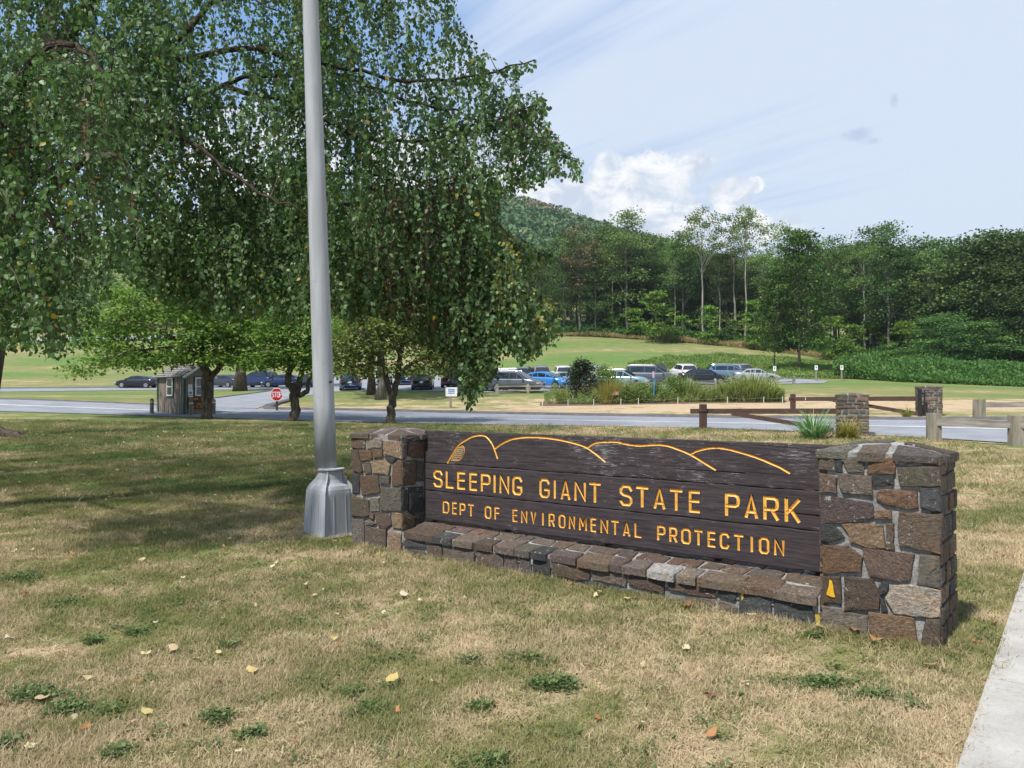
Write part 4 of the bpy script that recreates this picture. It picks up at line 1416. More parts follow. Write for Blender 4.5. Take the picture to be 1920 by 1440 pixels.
for k, (x, z, a, b) in enumerate(((.31, 1.42, .12, .20), (.34, 1.14, .13, .20))):
    pp = MB().box((x, -.028 - .004 * k, z), (a, .004, b)).obj('notice', m_white, kt)
    if k:
        MB().tube([(x, -.034, z + .02), (x, -.040, z + .02)], .075, 14).obj('printed_mark', m_blue, pp)
        MB().box((x, -.037, z - .12), (.10, .002, .012)).obj('printed_line', m_black, pp)
    else:
        for q in range(4):
            MB().box((x, -.033, z + .12 - q * .07), (.09, .002, .010)).obj('printed_line', simple('pale_blue_print', (.35, .42, .6)), pp)
wb = MB().box((.86, -.045, .62), (.68, .025, .30)).obj('welcome_board', m_signbrown, kt)
for z0_, s_, x0_ in ((.80, 'WELCOME', .24), (.535, 'AREA', .66), (.39, '8 AM TO SUNSET', .24)):
    lettering([s_], x0_, z0_, .085, .075, .1, .022, -.0715, m_orange, wb, 'lettering', .58)
wp = MB().tube([(-.03, LY - .02, 1.0), (-.05, LY - .02, .15), (-.10, LY - .10, .08)], .022, 8)
wp.obj('drain_pipe', m_white, kt)
for (px_, Y_, lab) in ((285, 41.0, 'round grey wooden bollard at the left corner of the booth'), (358.5, 39.9, 'pale square wooden bollard in front of the booth sign'), (401, 41.0, 'brown wooden bollard right of the dogwood trunk by the booth')):
    p = gp(px_, Y_)
    t = thing('bollard', lab, 'bollard', p, 0, 'wooden bollards round the booth')
    MB().tube([(0, 0, -.1), (0, 0, .76), (0, 0, .80)], [.10, .10, .075], 12).obj('shaft', m_wood, t)
    MB().tube([(0, 0, .62), (0, 0, .68)], .106, 12).obj('band', m_white, t)
    MB().tube([(0, 0, .80), (0, 0, .83)], [.085, .07], 12).obj('cap', m_black, t)

# ------------------------------------------------------------------ signs
p = gp(519, 44.6)
t = thing('stop_sign', 'red octagonal stop sign on a short dark post at the road junction', 'sign', p, R(-6))
MB().box((0, .03, .45), (.05, .04, .65)).obj('post', simple('dark_brown_post', (.05, .035, .03), (.03, .02, .02), 8), t)


def octo(r_, y0, y1):
    V = [(r_ * math.cos(R(22.5 + 45 * k)), y, r_ * math.sin(R(22.5 + 45 * k)) + .95) for y in (y0, y1) for k in range(8)]
    return MB().add(V, [tuple(range(8)), tuple(range(15, 7, -1))] + [(k, (k + 1) % 8, 8 + (k + 1) % 8, 8 + k) for k in range(8)])


zc = 1.6 - (730 - 747) * 0
pn = octo(.405, -.015, -.022).obj('panel_border', m_white, t)
pr2 = octo(.372, -.026, -.020).obj('red_panel', m_red, t)
lettering(['STOP'], -.285, .95 - .145, .29, .160, .1, .036, -.029, m_white, pr2, 'lettering', .40)
for o in (pn, pr2):
    pass
p = gp(845, 47.5)
t = thing('notice_sign', 'white notice sign on a brown post half hidden by hanging birch leaves', 'sign', p)
MB().box((0, .03, .35), (.07, .05, .5)).obj('post', m_siding, t)
bp = MB().box((.05, -.03, .98), (.36, .012, .28)).obj('board', m_white, t)
for z in (1.12, 1.02, .90):
    MB().box((.05, -.046, z), (.2, .002, .03)).obj('printed_line', m_blue, bp)
for px_, Y_, lab in ((1452.5, 77.5, 'white marker sign under the slim tree by the parking edge'), (1530.5, 80, 'white marker sign on a post before the tall green brush'), (1578.5, 80.5, 'white marker sign at the left tip of the dark green thicket')):
    p = gp(px_, Y_)
    t = thing('marker_sign', lab, 'sign', p, 0, 'small white marker signs at the meadow edge')
    MB().box((0, .03, .75), (.07, .05, .85)).obj('post', m_wood, t)
    b = MB().box((0, -.03, 1.40), (.16, .012, .25)).obj('plate', m_white, t)
    MB().box((0, -.045, 1.44), (.05, .003, .08)).obj('printed_mark', m_black, b)

# ------------------------------------------------------------------ cars
TOP = {   # roof outline (x, z) from the rear to the front; the first and last lie on the belt line
    'sedan': [(-1.75, 1.00), (-1.05, 1.38), (-.4, 1.45), (.35, 1.42), (1.22, .98)],
    'coupe': [(-2.0, .98), (-1.05, 1.30), (-.35, 1.38), (.3, 1.35), (1.25, .93)],
    'suv': [(-2.18, 1.08), (-1.95, 1.60), (-1.2, 1.68), (.3, 1.66), (1.25, 1.10)],
    'wagon': [(-2.2, 1.05), (-1.75, 1.50), (-1.0, 1.57), (.2, 1.55), (1.25, 1.03)],
    'hatch': [(-2.05, 1.08), (-1.2, 1.38), (-.3, 1.50), (.4, 1.44), (1.62, .95)],
    'van': [(-2.3, 1.10), (-2.12, 1.68), (-1.2, 1.75), (.5, 1.70), (1.55, 1.12)]}
HOOD = {'sedan': [(-2.35, .80), (-2.25, 1.0), (-1.7, 1.02), (1.2, .99), (1.9, .86), (2.25, .70), (2.36, .55)],
        'coupe': [(-2.35, .80), (-2.25, .97), (-1.7, .99), (1.2, .95), (1.9, .84), (2.25, .68), (2.36, .52)],
        'suv': [(-2.28, .85), (-2.22, 1.08), (-1.7, 1.09), (1.2, 1.10), (1.95, .98), (2.22, .85), (2.32, .6)],
        'wagon': [(-2.33, .85), (-2.25, 1.04), (-1.7, 1.06), (1.2, 1.04), (1.95, .92), (2.25, .76), (2.36, .55)],
        'hatch': [(-2.20, .85), (-2.12, 1.08), (-1.7, 1.06), (1.3, 1.00), (1.9, .88), (2.15, .72), (2.24, .55)],
        'van': [(-2.42, .85), (-2.35, 1.10), (-1.7, 1.11), (1.5, 1.12), (2.0, .98), (2.35, .80), (2.44, .55)]}


def make_car(kind, paint, label, lower=None):
    t = thing('parked_car', label, 'car')
    hp_, tp_ = HOOD[kind], TOP[kind]
    W2 = .92 if kind in ('suv', 'van', 'wagon') else .88
    x0, x1 = hp_[0][0], hp_[-1][0]
    xs = np.concatenate([[x0], np.linspace(x0 + .12, x1 - .12, 17), [x1]])
    zt = np.interp(xs, [q[0] for q in hp_], [q[1] for q in hp_])
    zb = np.interp(xs, [x0, x0 + .25, -1.9, 1.9, x1 - .25, x1], [.42, .24, .20, .20, .22, .36])

    def half(x):
        e = min(1, (x - x0) / .55, (x1 - x) / .75)
        return W2 * (.80 + .20 * math.sin(max(0, e) * math.pi / 2))
    V, Fc = [], []
    for x, a, b in zip(xs, zb, zt):
        w_ = half(x)
        ring = [(-w_ * .9, a), (-w_, a + .14), (-w_ * 1.005, (a + b) / 2), (-w_ * .965, b - .10), (-w_ * .90, b), (0, b + .035), (w_ * .90, b), (w_ * .965, b - .10), (w_ * 1.005, (a + b) / 2), (w_, a + .14), (w_ * .9, a)]
        V += [(x, y, z) for y, z in ring]
    k = 11
    for i in range(len(xs) - 1):
        for j in range(k):
            Fc.append((i * k + j, i * k + (j + 1) % k, (i + 1) * k + (j + 1) % k, (i + 1) * k + j))
    Fc += [tuple(range(k)), tuple(range(len(xs) * k - 1, (len(xs) - 1) * k - 1, -1))]
    body = MB().add(V, Fc).obj('body', paint, t, True)
    if lower:
        for s_ in (-1, 1):
            MB().box((0, s_ * (W2 - .01), .34), (1.7, .03, .11)).obj('sill', lower, t)
    # cabin
    wb_, wr_ = W2 * .90, W2 * .70
    zb_ = lambda x: float(np.interp(x, [q[0] for q in hp_], [q[1] for q in hp_]))
    V, Fc = [], []
    for i, (x, z) in enumerate(tp_):
        b = zb_(x) - .02
        f_ = min(1, max(0, (z - b) / .30))
        wt = wb_ + (wr_ - wb_) * f_
        V += [(x, -wb_, b), (x, -wt - .03 * f_, max(z - .07, b)), (x, -wt + .10, z), (x, 0, z + .02), (x, wt - .10, z), (x, wt + .03 * f_, max(z - .07, b)), (x, wb_, b)]
    for i in range(len(tp_) - 1):
        for j in range(6):
            Fc.append((i * 7 + j, i * 7 + j + 1, (i + 1) * 7 + j + 1, (i + 1) * 7 + j))
    MB().add(V, Fc).obj('roof', paint, t, False)

    def gl(name, quad):
        g = MB().add(quad, [tuple(range(len(quad)))])
        return g.obj(name, m_winglass, t)
    (xa, za), (xb, zb2), (xc, zc_), (xd, zd), (xe, ze) = tp_
    up = .012
    for nm, (p0, q0), (p1, q1) in (('windshield', (xe, ze), (xd, zd)), ('rear_window', (xa, za), (xb, zb2))):
        a_, b_ = .10, .88
        lo = (p0 + (p1 - p0) * a_, q0 + (q1 - q0) * a_)
        hi = (p0 + (p1 - p0) * b_, q0 + (q1 - q0) * b_)
        s_ = 1 if nm == 'windshield' else -1
        gl(nm, [(lo[0] + s_ * up, -wb_ * .92, lo[1] + up + .012), (lo[0] + s_ * up, wb_ * .92, lo[1] + up + .012), (hi[0] + s_ * up, wr_ * .92, hi[1] + up + .02), (hi[0] + s_ * up, -wr_ * .92, hi[1] + up + .02)])
    zr = lambda x: float(np.interp(x, [q[0] for q in tp_], [q[1] for q in tp_]))
    cuts = [xa + .22, xb + (.30 if kind in ('suv', 'van', 'wagon') else .35), -.32 if kind != 'van' else -.5, xd + .05, xe - .28]
    for s_ in (-1, 1):
        for i in range(len(cuts) - 1):
            u, v = cuts[i] + .035, cuts[i + 1] - .035
            if v - u < .12:
                continue
            Q = []
            for x, top_ in ((u, 0), (v, 0), (v, 1), ((u + v) / 2, 1), (u, 1)):
                b = zb_(x) + .03
                tz = max(zr(x) - .10, b + .01)
                z = tz if top_ else b
                f_ = (z - b + .05) / .30
                f_ = min(1, max(0, (z - (zb_(x) - .02)) / max(.05, (zr(x) - .07) - (zb_(x) - .02))))
                ft = min(1, max(0, (zr(x) - zb_(x)) / .30))
                wt = wb_ + (wr_ - wb_) * ft + .03 * ft
                y = wb_ + (wt - wb_) * f_ + .016
                Q.append((x, s_ * y, z))
            gl('side_window', Q)
    wx = 1.42 if kind != 'van' else 1.5
    for x in (-1.38, wx):
        for s_ in (-1, 1):
            yo = s_ * (W2 + .015)
            g = MB().tube([(x, yo - s_ * .22, .335), (x, yo - s_ * .02, .335), (x, yo, .335)], [.335, .335, .30], 20)
            wh = g.obj('wheel', m_tyre, t)
            g = MB()
            for q in range(6):
                a = q * math.pi / 3
                g.box((x + .10 * math.cos(a), yo + s_ * .008, .335 + .10 * math.sin(a)), (.10, .010, .028), 0, Matrix.Rotation(-a, 3, 'Y'))
            g.tube([(x, yo - s_ * .005, .335), (x, yo + s_ * .006, .335)], .225, 18)
            g.obj('rim', m_rim, wh)
            MB().tube([(x, yo - s_ * .03, .36), (x, yo - s_ * .018, .36)], .40, 20).obj('wheel_well_shade', m_black, t)  # flat black disc painting the shade of a wheel well; body is uncut
    zh = float(np.interp(x1 - .22, [q[0] for q in hp_], [q[1] for q in hp_]))
    for s_ in (-1, 1):
        MB().box((x1 - .17, s_ * half(x1 - .2) * .80, zh - .13), (.13, .15, .055), -s_ * .45).obj('headlight', m_lamp, t)
        MB().box((x0 + .08, s_ * half(x0 + .1) * .84, .86), (.08, .13, .085), s_ * .35).obj('taillight', m_tail, t)
        MB().box((xe - .30, s_ * (wb_ + .11), 1.02), (.07, .08, .05)).obj('mirror', paint, t)
    MB().box((x0 - .012, 0, .72), (.01, .17, .075)).obj('licence_plate', m_plate, t)
    MB().box((x1 - .02, 0, .48), (.02, .45, .09)).obj('grille', m_black, t)
    if kind in ('suv', 'wagon', 'van'):
        for s_ in (-1, 1):
            MB().tube([(xb + .1, s_ * (wr_ - .12), zb2 + .03), (xb + .25, s_ * (wr_ - .12), zb2 + .09), (xd - .2, s_ * (wr_ - .12), zd + .07), (xd, s_ * (wr_ - .12), zd + .03)], .018, 5).obj('roof_rail', m_rim, t)
    return t


PA = {'black': carpaint('black_car_paint', (.010, .011, .014)), 'silver': carpaint('silver_car_paint', (.42, .44, .46), .6), 'grey': carpaint('grey_car_paint', (.12, .13, .145), .5),
      'white': carpaint('white_car_paint', (.68, .69, .70), 0), 'blue': carpaint('blue_car_paint', (.045, .22, .55)), 'navy': carpaint('navy_car_paint', (.015, .03, .09)),
      'teal': carpaint('pale_teal_car_paint', (.22, .33, .36), .5), 'steel': carpaint('steel_blue_car_paint', (.12, .20, .29), .5), 'maroon': carpaint('maroon_car_paint', (.10, .02, .02)), 'charcoal': carpaint('charcoal_car_paint', (.045, .05, .06), .4)}
CARS = [  # px, Y, heading deg (0 = facing right), kind, paint, scale, label
    (968, 62.8, -22, 'suv', 'grey', .98, 'grey crossover facing right next to the blue hatchback'),
    (1021, 67.5, -28, 'hatch', 'blue', .98, 'bright blue rounded hatchback behind the timber rail'),
    (1012, 82, 95, 'van', 'silver', 1, 'silver van seen from behind above the blue hatchback'),
    (1054, 83, 93, 'suv', 'white', 1, 'white boxy car seen from behind left of the dark shrub'),
    (964, 80, -15, 'wagon', 'silver', .95, 'silver wagon roof showing over the grey crossover'),
    (984, 84, 80, 'suv', 'charcoal', .95, 'charcoal car wedged between silver wagon and silver van'),
    (1062, 70.5, 150, 'sedan', 'teal', .92, 'pale car with open bonnet shape beside the dark shrub'),
    (1166, 67.5, -20, 'wagon', 'teal', 1.0, 'pale teal wagon with roof rack right of the dark shrub'),
    (1219, 73.5, -14, 'van', 'grey', 1.02, 'grey boxy minivan with silver roof behind the blue marker post'),
    (1236, 84, -100, 'suv', 'charcoal', 1, 'dark upright car showing just behind the grey minivan'),
    (1281, 86, 95, 'suv', 'white', 1, 'white car seen from behind between minivan and black sedan'),
    (1320, 73.5, -12, 'sedan', 'black', 1.03, 'long black sedan low behind the timber rail'),
    (1369, 79.0, -10, 'wagon', 'steel', 1.08, 'steel blue wagon at the right end of the parking'),
    (1393, 87, -80, 'suv', 'silver', .95, 'silver car showing its windscreen above the steel blue wagon'),
    (1418, 82.2, -12, 'sedan', 'silver', .95, 'silver sedan nose poking out past the steel blue wagon'),
    (1120, 84, 100, 'suv', 'silver', .95, 'silver car just visible between shrub and teal wagon'),
    (259, 83, 176, 'coupe', 'black', .95, 'black coupe facing left beside the ticket booth'),
    (421, 84, 155, 'sedan', 'charcoal', .95, 'charcoal sedan showing its red taillight right of the booth'),
    (484, 82, 160, 'suv', 'navy', .98, 'dark blue crossover behind the stop sign'),
    (533, 80, 170, 'coupe', 'navy', .95, 'navy coupe with bright wheel behind the forked tree'),
    (590, 76, 140, 'sedan', 'charcoal', .95, 'dark sedan mostly hidden behind the lamp pole'),
    (658, 67, 100, 'sedan', 'navy', 1.0, 'dark blue sedan tail by the two thick tree trunks'),
    (716, 76, 95, 'wagon', 'white', 1.0, 'pale car glimpsed between trunks left of the yellowing dogwood'),
    (762, 76, 97, 'suv', 'navy', .95, 'dark car with pale blue licence plate right of the dogwood'),
    (793, 66.5, 93, 'coupe', 'black', .98, 'low black car seen square from behind on the parking'),
    (851, 70, 85, 'suv', 'maroon', .98, 'maroon crossover behind the white notice sign'),
    (897, 64.5, -20, 'wagon', 'charcoal', .98, 'dark wagon hidden behind hanging birch leaves')]
for px_, Y_, hd, kind, pt, s_, lab in CARS:
    c = make_car(kind, PA[pt], lab, m_black if kind in ('suv', 'wagon') else None)
    if px_ > 900 and Y_ > 79.5:
        Y_ -= 4.5
    p = gp(px_, Y_)
    a = R(hd)
    # sit on the slope
    e = 1.2
    gxs = (float(hgt(p.x + e, p.y)) - float(hgt(p.x - e, p.y))) / (2 * e)
    gys = (float(hgt(p.x, p.y + e)) - float(hgt(p.x, p.y - e))) / (2 * e)
    nrm = Vector((-gxs, -gys, 1)).normalized()
    q = Vector((0, 0, 1)).rotation_difference(nrm)
    c.location = p + Vector((0, 0, .035))
    c.rotation_euler = (q.to_matrix() @ Matrix.Rotation(a, 3, 'Z')).to_euler()
    c.scale = (s_,) * 3
    c['group'] = 'cars in the parking lot'

# ------------------------------------------------------------------ foliage builders
LEAF4 = np.array([(0, 0, 0), (-.38, .45, .06), (0, 1, -.04), (.38, .45, .06)], float)
LEAF6 = np.array([(0, 0, 0), (-.34, .22, .07), (-.36, .50, .07), (0, 1, -.05), (.36, .50, .07), (.34, .22, .07)], float)


def frames(n, dirs=None, spread=1.0, up=None):
    """random orthonormal frames, y axis near dirs, z axis near up"""
    if dirs is None:
        y = rng.normal(size=(n, 3))
    else:
        y = dirs + rng.normal(size=(n, 3)) * spread
    y /= np.linalg.norm(y, axis=1)[:, None]
    z = rng.normal(size=(n, 3))
    if up is not None:
        z = up + z * .55
    x = np.cross(y, z); x /= np.linalg.norm(x, axis=1)[:, None] + 1e-9
    z = np.cross(x, y)
    return x, y, z


def leafmesh(name, P, size, mat_, rnd, dirs=None, spread=1.0, up=None, tpl=LEAF4, width=1.0):
    n = len(P)
    x, y, z = frames(n, dirs, spread, up)
    s = np.asarray(size).reshape(-1, 1, 1) if hasattr(size, '__len__') else np.full((n, 1, 1), size)
    T_ = tpl
    V = (x[:, None] * T_[None, :, 0:1] * width + y[:, None] * T_[None, :, 1:2] + z[:, None] * T_[None, :, 2:3]) * s + P[:, None]
    k = len(T_)
    b = np.arange(n)[:, None] * k
    if k == 4:
        Fs = b + np.array([[0, 3, 2, 1]])
        r_ = rnd
    else:
        Fs = np.concatenate([b + np.array([[0, 3, 2, 1]]), b + np.array([[0, 5, 4, 3]])])
        r_ = np.concatenate([rnd, rnd])
    return npmesh(name, V.reshape(-1, 3), Fs, mat_, False, r_)


def crown(seed, H, z0, Rx, ncl, per, leaf, cl_r, mat_, top=1.0, sparse=.0, shape=1.0, tier=.45):
    """leaf clumps through an uneven crown volume plus the boughs that carry them"""
    r_ = np.random.default_rng(seed)
    C = []
    lobes = r_.uniform(.72, 1.15, 7)
    while len(C) < ncl:
        a = r_.uniform(0, 2 * math.pi)
        h = r_.uniform(0, 1)
        prof = math.sin(math.pi * min(1, (h * .82 + .14)) ** shape) ** .7
        q = (r_.uniform(0, 1) ** .38)
        lb = lobes[int(a / (2 * math.pi) * 7)] * (1 + .18 * math.sin(h * 9 + a * 2 + seed))
        rad = Rx * prof * q * lb
        C.append((rad * math.cos(a), rad * math.sin(a), z0 + h * (H - z0)))
    C = np.array(C)
    if sparse:
        C = C[r_.uniform(size=len(C)) > sparse]
    cnt = r_.poisson(per, len(C))
    idx_ = np.repeat(np.arange(len(C)), cnt)
    rr = (cl_r * r_.uniform(.6, 1.4, len(C)))[idx_][:, None]
    off = np.clip(r_.normal(size=(len(idx_), 3)), -1.7, 1.7) * rr * np.array([1, 1, tier])
    P = C[idx_] + off
    outd = C[idx_] * np.array([1, 1, 0]) / (Rx + 1e-6) + off / rr * .5 + np.array([0, 0, -.15])
    base_r = np.clip(.45 + .22 * r_.normal(size=len(C)), 0, 1)[idx_]
    rn = np.clip(base_r + r_.normal(size=len(idx_)) * .17, 0, 1)
    me = leafmesh('crown', P, leaf * r_.uniform(.6, 1.35, len(idx_)), mat_, rn, outd, .6, np.array([[0, 0, 1.1]]), LEAF4, 1.25)
    return me, C


def tree_wood(seed, H, C, r0, mt, lean=(0, 0), forks=10, fork_from=.3, bend=.02, n=8, stems=1):
    random.seed(seed)
    g = MB()
    tops = []
    for s_ in range(stems):
        dxs, dys = (random.uniform(-.12, .12) * H * (stems > 1), random.uniform(-.12, .12) * H * (stems > 1))
        pts, k = [], 9
        for i in range(k + 1):
            f_ = i / k
            pts.append(Vector((lean[0] * f_ + dxs * f_ + random.uniform(-1, 1) * bend * H * .3 * (i > 0), lean[1] * f_ + dys * f_ + random.uniform(-1, 1) * bend * H * .3 * (i > 0), -.2 + f_ * (H * .93 + .2))))
        g.tube(pts, [r0 * ((1.45 if i == 0 else 1.0) - .85 * (i / k) ** 1.1) / (1 if stems == 1 else 1.3) for i in range(k + 1)], n, True, .10)
        tops.append(pts)
    sel = random.sample(range(len(C)), min(forks, len(C)))
    for i in sel:
        c = Vector(C[i])
        pts = random.choice(tops)
        zs = max(H * fork_from, min(c.z - .12 * H, H * .85)) * random.uniform(.85, 1.0)
        f_ = min(.97, zs / (H * .93))
        k = f_ * 9
        a = pts[int(k)].lerp(pts[min(9, int(k) + 1)], k - int(k))
        m_ = a.lerp(c, .5) + Vector((random.uniform(-.3, .3), random.uniform(-.3, .3), random.uniform(0, .06) * H)) * .5
        rb = r0 * (1 - .8 * f_) * .5
        g.tube([a, m_, c], [rb, rb * .65, rb * .2], 5, False)
    return g.mesh('trunk', mt, True)


def tree_thing(name, label, me_c, me_t, p, rz=0.0, s=1.0, group=None, cat='tree', sz=None):
    t = thing(name, label, cat, p, rz, group)
    if me_c is not None:
        obj('crown', me_c, t)
    if me_t is not None:
        obj('trunk', me_t, t)
    t.scale = (s, s, sz or s)
    return t


# ------------------------------------------------------------------ the wood: tree kinds, then every tree
def kind_(seed, *a, **k):
    tr = k.pop('trunk')
    me, C = crown(seed, *a, **k)
    return me, tree_wood(seed, a[0], C, *tr[:2], **(tr[2] if len(tr) > 2 else {}))


K = {}
K['full'] = [kind_(11 + i, 19, 2.2, 5.4, 105, 95, .31, 1.05, m_forest, tier=.34, trunk=(.28, m_bark, dict(forks=14))) for i in range(3)]
K['tall'] = [kind_(21 + i, 22, 7, 4.6, 80, 85, .31, .95, m_forest, tier=.36, trunk=(.26, m_barkgrey, dict(forks=16, fork_from=.35))) for i in range(3)]
K['pale'] = [kind_(31 + i, 21, 6, 4.4, 85, 60, .30, .85, m_forest2, tier=.36, trunk=(.24, m_barkgrey, dict(forks=16))) for i in range(2)]
K['emergent'] = [kind_(41 + i, 24, 15.8, 3.6, 60, 48, .30, .60, m_forest2, sparse=.15, trunk=(.22, m_barkpale, dict(forks=22, fork_from=.55, bend=.03))) for i in range(3)]
K['rusty'] = [kind_(51, 21, 9, 4.4, 90, 20, .40, .7, m_rust, trunk=(.22, m_barkgrey, dict(forks=26, fork_from=.4)))]
K['sapling'] = [kind_(61 + i, 8, .9, 2.6, 60, 24, .36, .45, m_sap, tier=.25, trunk=(.07, m_barkgrey, dict(forks=8))) for i in range(2)]
K['bushy'] = [kind_(71 + i, 17, .3, 6.4, 130, 110, .32, 1.15, m_forest, shape=.8, tier=.32, trunk=(.25, m_bark, dict(forks=6))) for i in range(2)]
NM = dict(full='broadleaf_tree', tall='tall_tree', pale='pale_leaved_tree', emergent='tall_bare_trunk_tree', rusty='browning_tree', sapling='sapling', bushy='low_crowned_tree')
KH = dict(full=19, tall=22, pale=21, emergent=24, rusty=21, sapling=8, bushy=17)
FT = [  # px, Y, top y, kind, label
    (1087, 141, 421, 'rusty', 'browning tree with thin crown at the left of the wood edge'),
    (1058, 143, 470, 'tall', 'dark tree leaning beside the birch foliage at the wood edge'),
    (1117, 140, 498, 'tall', 'many stemmed grey trunk tree in the dark gap of the wood'),
    (1135, 150, 425, 'full', 'dark green round crowned tree left of the tallest left tree'),
    (1175, 141, 398, 'pale', 'tallest tree of the left wood with pale forked trunk'),
    (1212, 150, 446, 'full', 'dense mid green tree right of the tallest left tree'),
    (1252, 152, 452, 'pale', 'mid green feathery tree behind the first bright sapling'),
    (1281, 138, 436, 'tall', 'slim grey trunk tree left of the bare white trunk'),
    (1318, 133, 394, 'emergent', 'tall tree with long bare pale trunk and round top crown'),
    (1362, 136, 478, 'pale', 'lower olive tree between the bare trunks'),
    (1377, 134, 400, 'emergent', 'thin tall tree left of the pair of high crowns'),
    (1399, 130, 391, 'emergent', 'tall pale forked tree with open crown against the cloud'),
    (1460, 132, 420, 'emergent', 'airy tree with see-through crown above the nearer maple'),
    (1500, 90, 436, 'full', 'fresh green maple standing alone before the wood'),
    (1453, 90.5, 505, 'full', 'slim tree beside the lone maple with leafy lower stem'),
    (1518, 128, 436, 'rusty', 'reddish topped tree peeping over the lone maple'),
    (1565, 122, 442, 'tall', 'dark tree right of the lone maple'),
    (1602, 120, 462, 'pale', 'olive tree with hazy top in the middle of the right wood'),
    (1634, 116, 430, 'tall', 'tree with small flat crown left of the highest right tree'),
    (1668, 108, 420, 'tall', 'highest tree of the right wood with straight grey trunk'),
    (1722, 107, 440, 'tall', 'crooked trunk tree left of the big dark mass'),
    (1765, 108, 452, 'full', 'dark tree with ragged top right of the crooked trunk'),
    (1815, 103, 448, 'bushy', 'big dark bushy tree reaching down to the thicket'),
    (1870, 101, 440, 'bushy', 'broad dark green tree near the right frame edge'),
    (1925, 99, 436, 'bushy', 'dark tree cut by the right frame edge'),
    (1980, 98, 430, 'bushy', 'dark bushy tree just outside the right frame edge'),
    (1768, 97, 588, 'bushy', 'low spreading tree in front of the dark mass'),
    (1843, 95, 605, 'bushy', 'low leafy tree just above the thicket at right'),
    (1905, 96, 560, 'bushy', 'mid height leafy tree above the thicket by the frame edge'),
    (1230, 131, 548, 'sapling', 'bright green layered sapling at the foot of the wood'),
    (1278, 134, 590, 'sapling', 'small light green sapling left of the bare white trunk'),
    (1331, 131, 575, 'sapling', 'light sapling hugging the bare white trunk'),
    (1637, 112, 600, 'sapling', 'pale yellow green sapling before the right wood'),
    (1415, 126, 565, 'sapling', 'leafy young tree at the foot of the forked tree'),
    (1560, 112, 590, 'sapling', 'spreading young tree right of the lone maple trunk'),
    (1375, 134, 600, 'sapling', 'small bush like sapling under the thin tall tree'),
    (1187, 138, 575, 'sapling', 'dark green sapling at the foot of the pale forked trunk'),
    (1145, 140, 585, 'sapling', 'thin sapling between the many stemmed tree and the pale forked trunk'), (1440, 124, 590, 'sapling', 'fresh green sapling just left of the lone maple'), (1600, 108, 610, 'sapling', 'bright green sapling above the left tip of the thicket'), (1700, 103, 600, 'sapling', 'mid green sapling between the two straight trunks at right'),
    (1150, 143, 452, 'emergent', 'slim leaning grey trunk left of the pale forked tree'), (1266, 137, 470, 'emergent', 'slender pale trunk between two bright saplings'), (1350, 134, 474, 'emergent', 'slender pale trunk right of the bare white one'), (1432, 128, 470, 'emergent', 'pale slender trunk left of the lone maple'), (1622, 112, 470, 'emergent', 'pale leaning trunk in the right wood beside the yellow sapling'), (1745, 104, 470, 'emergent', 'grey slim trunk just right of the crooked one'),
    (1255, 132, 600, 'sapling', 'low bright sapling between the layered sapling and the small one')]
cnt = {k: 0 for k in K}


def plant_tree(px_, Y_, topy, k, lab, group=None, pz=None):
    p = gp(px_, Y_)
    h = at(px_, topy, Y_).z - p.z
    s_ = h / KH[k]
    v = K[k][cnt[k] % len(K[k])]
    cnt[k] += 1
    t = tree_thing(NM[k], lab, v[0], v[1], p, random.uniform(0, 6.28), 1, group)
    sx = s_ if k not in ('emergent', 'sapling') else s_ * random.uniform(.85, 1.1)
    if k in ('full', 'bushy', 'tall', 'pale'):
        sx = min(max(s_, .75), 1.15) * random.uniform(.92, 1.05)
    if k == 'sapling':
        sx = max(s_, .6)
    if px_ == 1453:
        sx = .42
    if px_ == 1500:
        sx = .80
    t.scale = (sx, sx, s_)
    return t


for px_, Y_, ty, k, lab in FT:
    if lab is None:
        lab = 'dark dense tree standing beyond the frame edge of the right wood'
        plant_tree(px_, Y_, ty, k, lab, 'dark trees beyond the right frame edge')
    else:
        plant_tree(px_, Y_, ty, k, lab, 'trees along the edge of the wood')
# the maple by itself gets a fresher crown
lm = [o for o in sc.objects if o.get('label', '').startswith('fresh green maple') or o.get('label', '').startswith('slim tree beside')]
m_maple = leafmat('maple_leaf', [(0, (.03, .07, .015)), (.5, (.055, .115, .022)), (.9, (.11, .18, .04)), (1, (.20, .24, .06))], .3, .2, .1)
for k, o in enumerate(lm):
    me, C = crown(301 + k, 19, 3.6 if k == 0 else 4, 5.0, 230, 38, .34, .62, m_maple, tier=.35)
    for ch in o.children:
        ch.data = me if ch.name.startswith('crown') else tree_wood(301 + k, 19, C, .22, m_bark, forks=14)
# rows behind, filling the wood
rs = random.Random(5)
LM = [(1010, 'the yellow birch tip'), (1040, 'the birch at the wood corner'), (1075, 'the browning edge tree'), (1110, 'the many stemmed tree'), (1140, 'the round dark edge tree'), (1172, 'the tallest left edge tree'), (1205, 'the dense mid green edge tree'), (1238, 'the layered bright sapling'),
      (1268, 'the small light sapling'), (1298, 'the slim grey trunk'), (1325, 'the bare white trunk'), (1352, 'the low olive tree'), (1380, 'the thin tall tree'), (1405, 'the pale forked tree'), (1435, 'the gap right of the forked tree'), (1465, 'the airy see-through tree'), (1500, 'the lone maple'), (1535, 'the right side of the maple'),
      (1565, 'the dark tree by the maple'), (1602, 'the hazy olive tree'), (1636, 'the flat crowned tree'), (1668, 'the highest right tree'), (1700, 'the gap beside the crooked trunk'), (1730, 'the crooked trunk tree'), (1768, 'the ragged topped tree'), (1805, 'the left half of the dark mass'), (1840, 'the middle of the dark mass'), (1875, 'the broad tree by the frame'), (1915, 'the tree cut by the frame')]


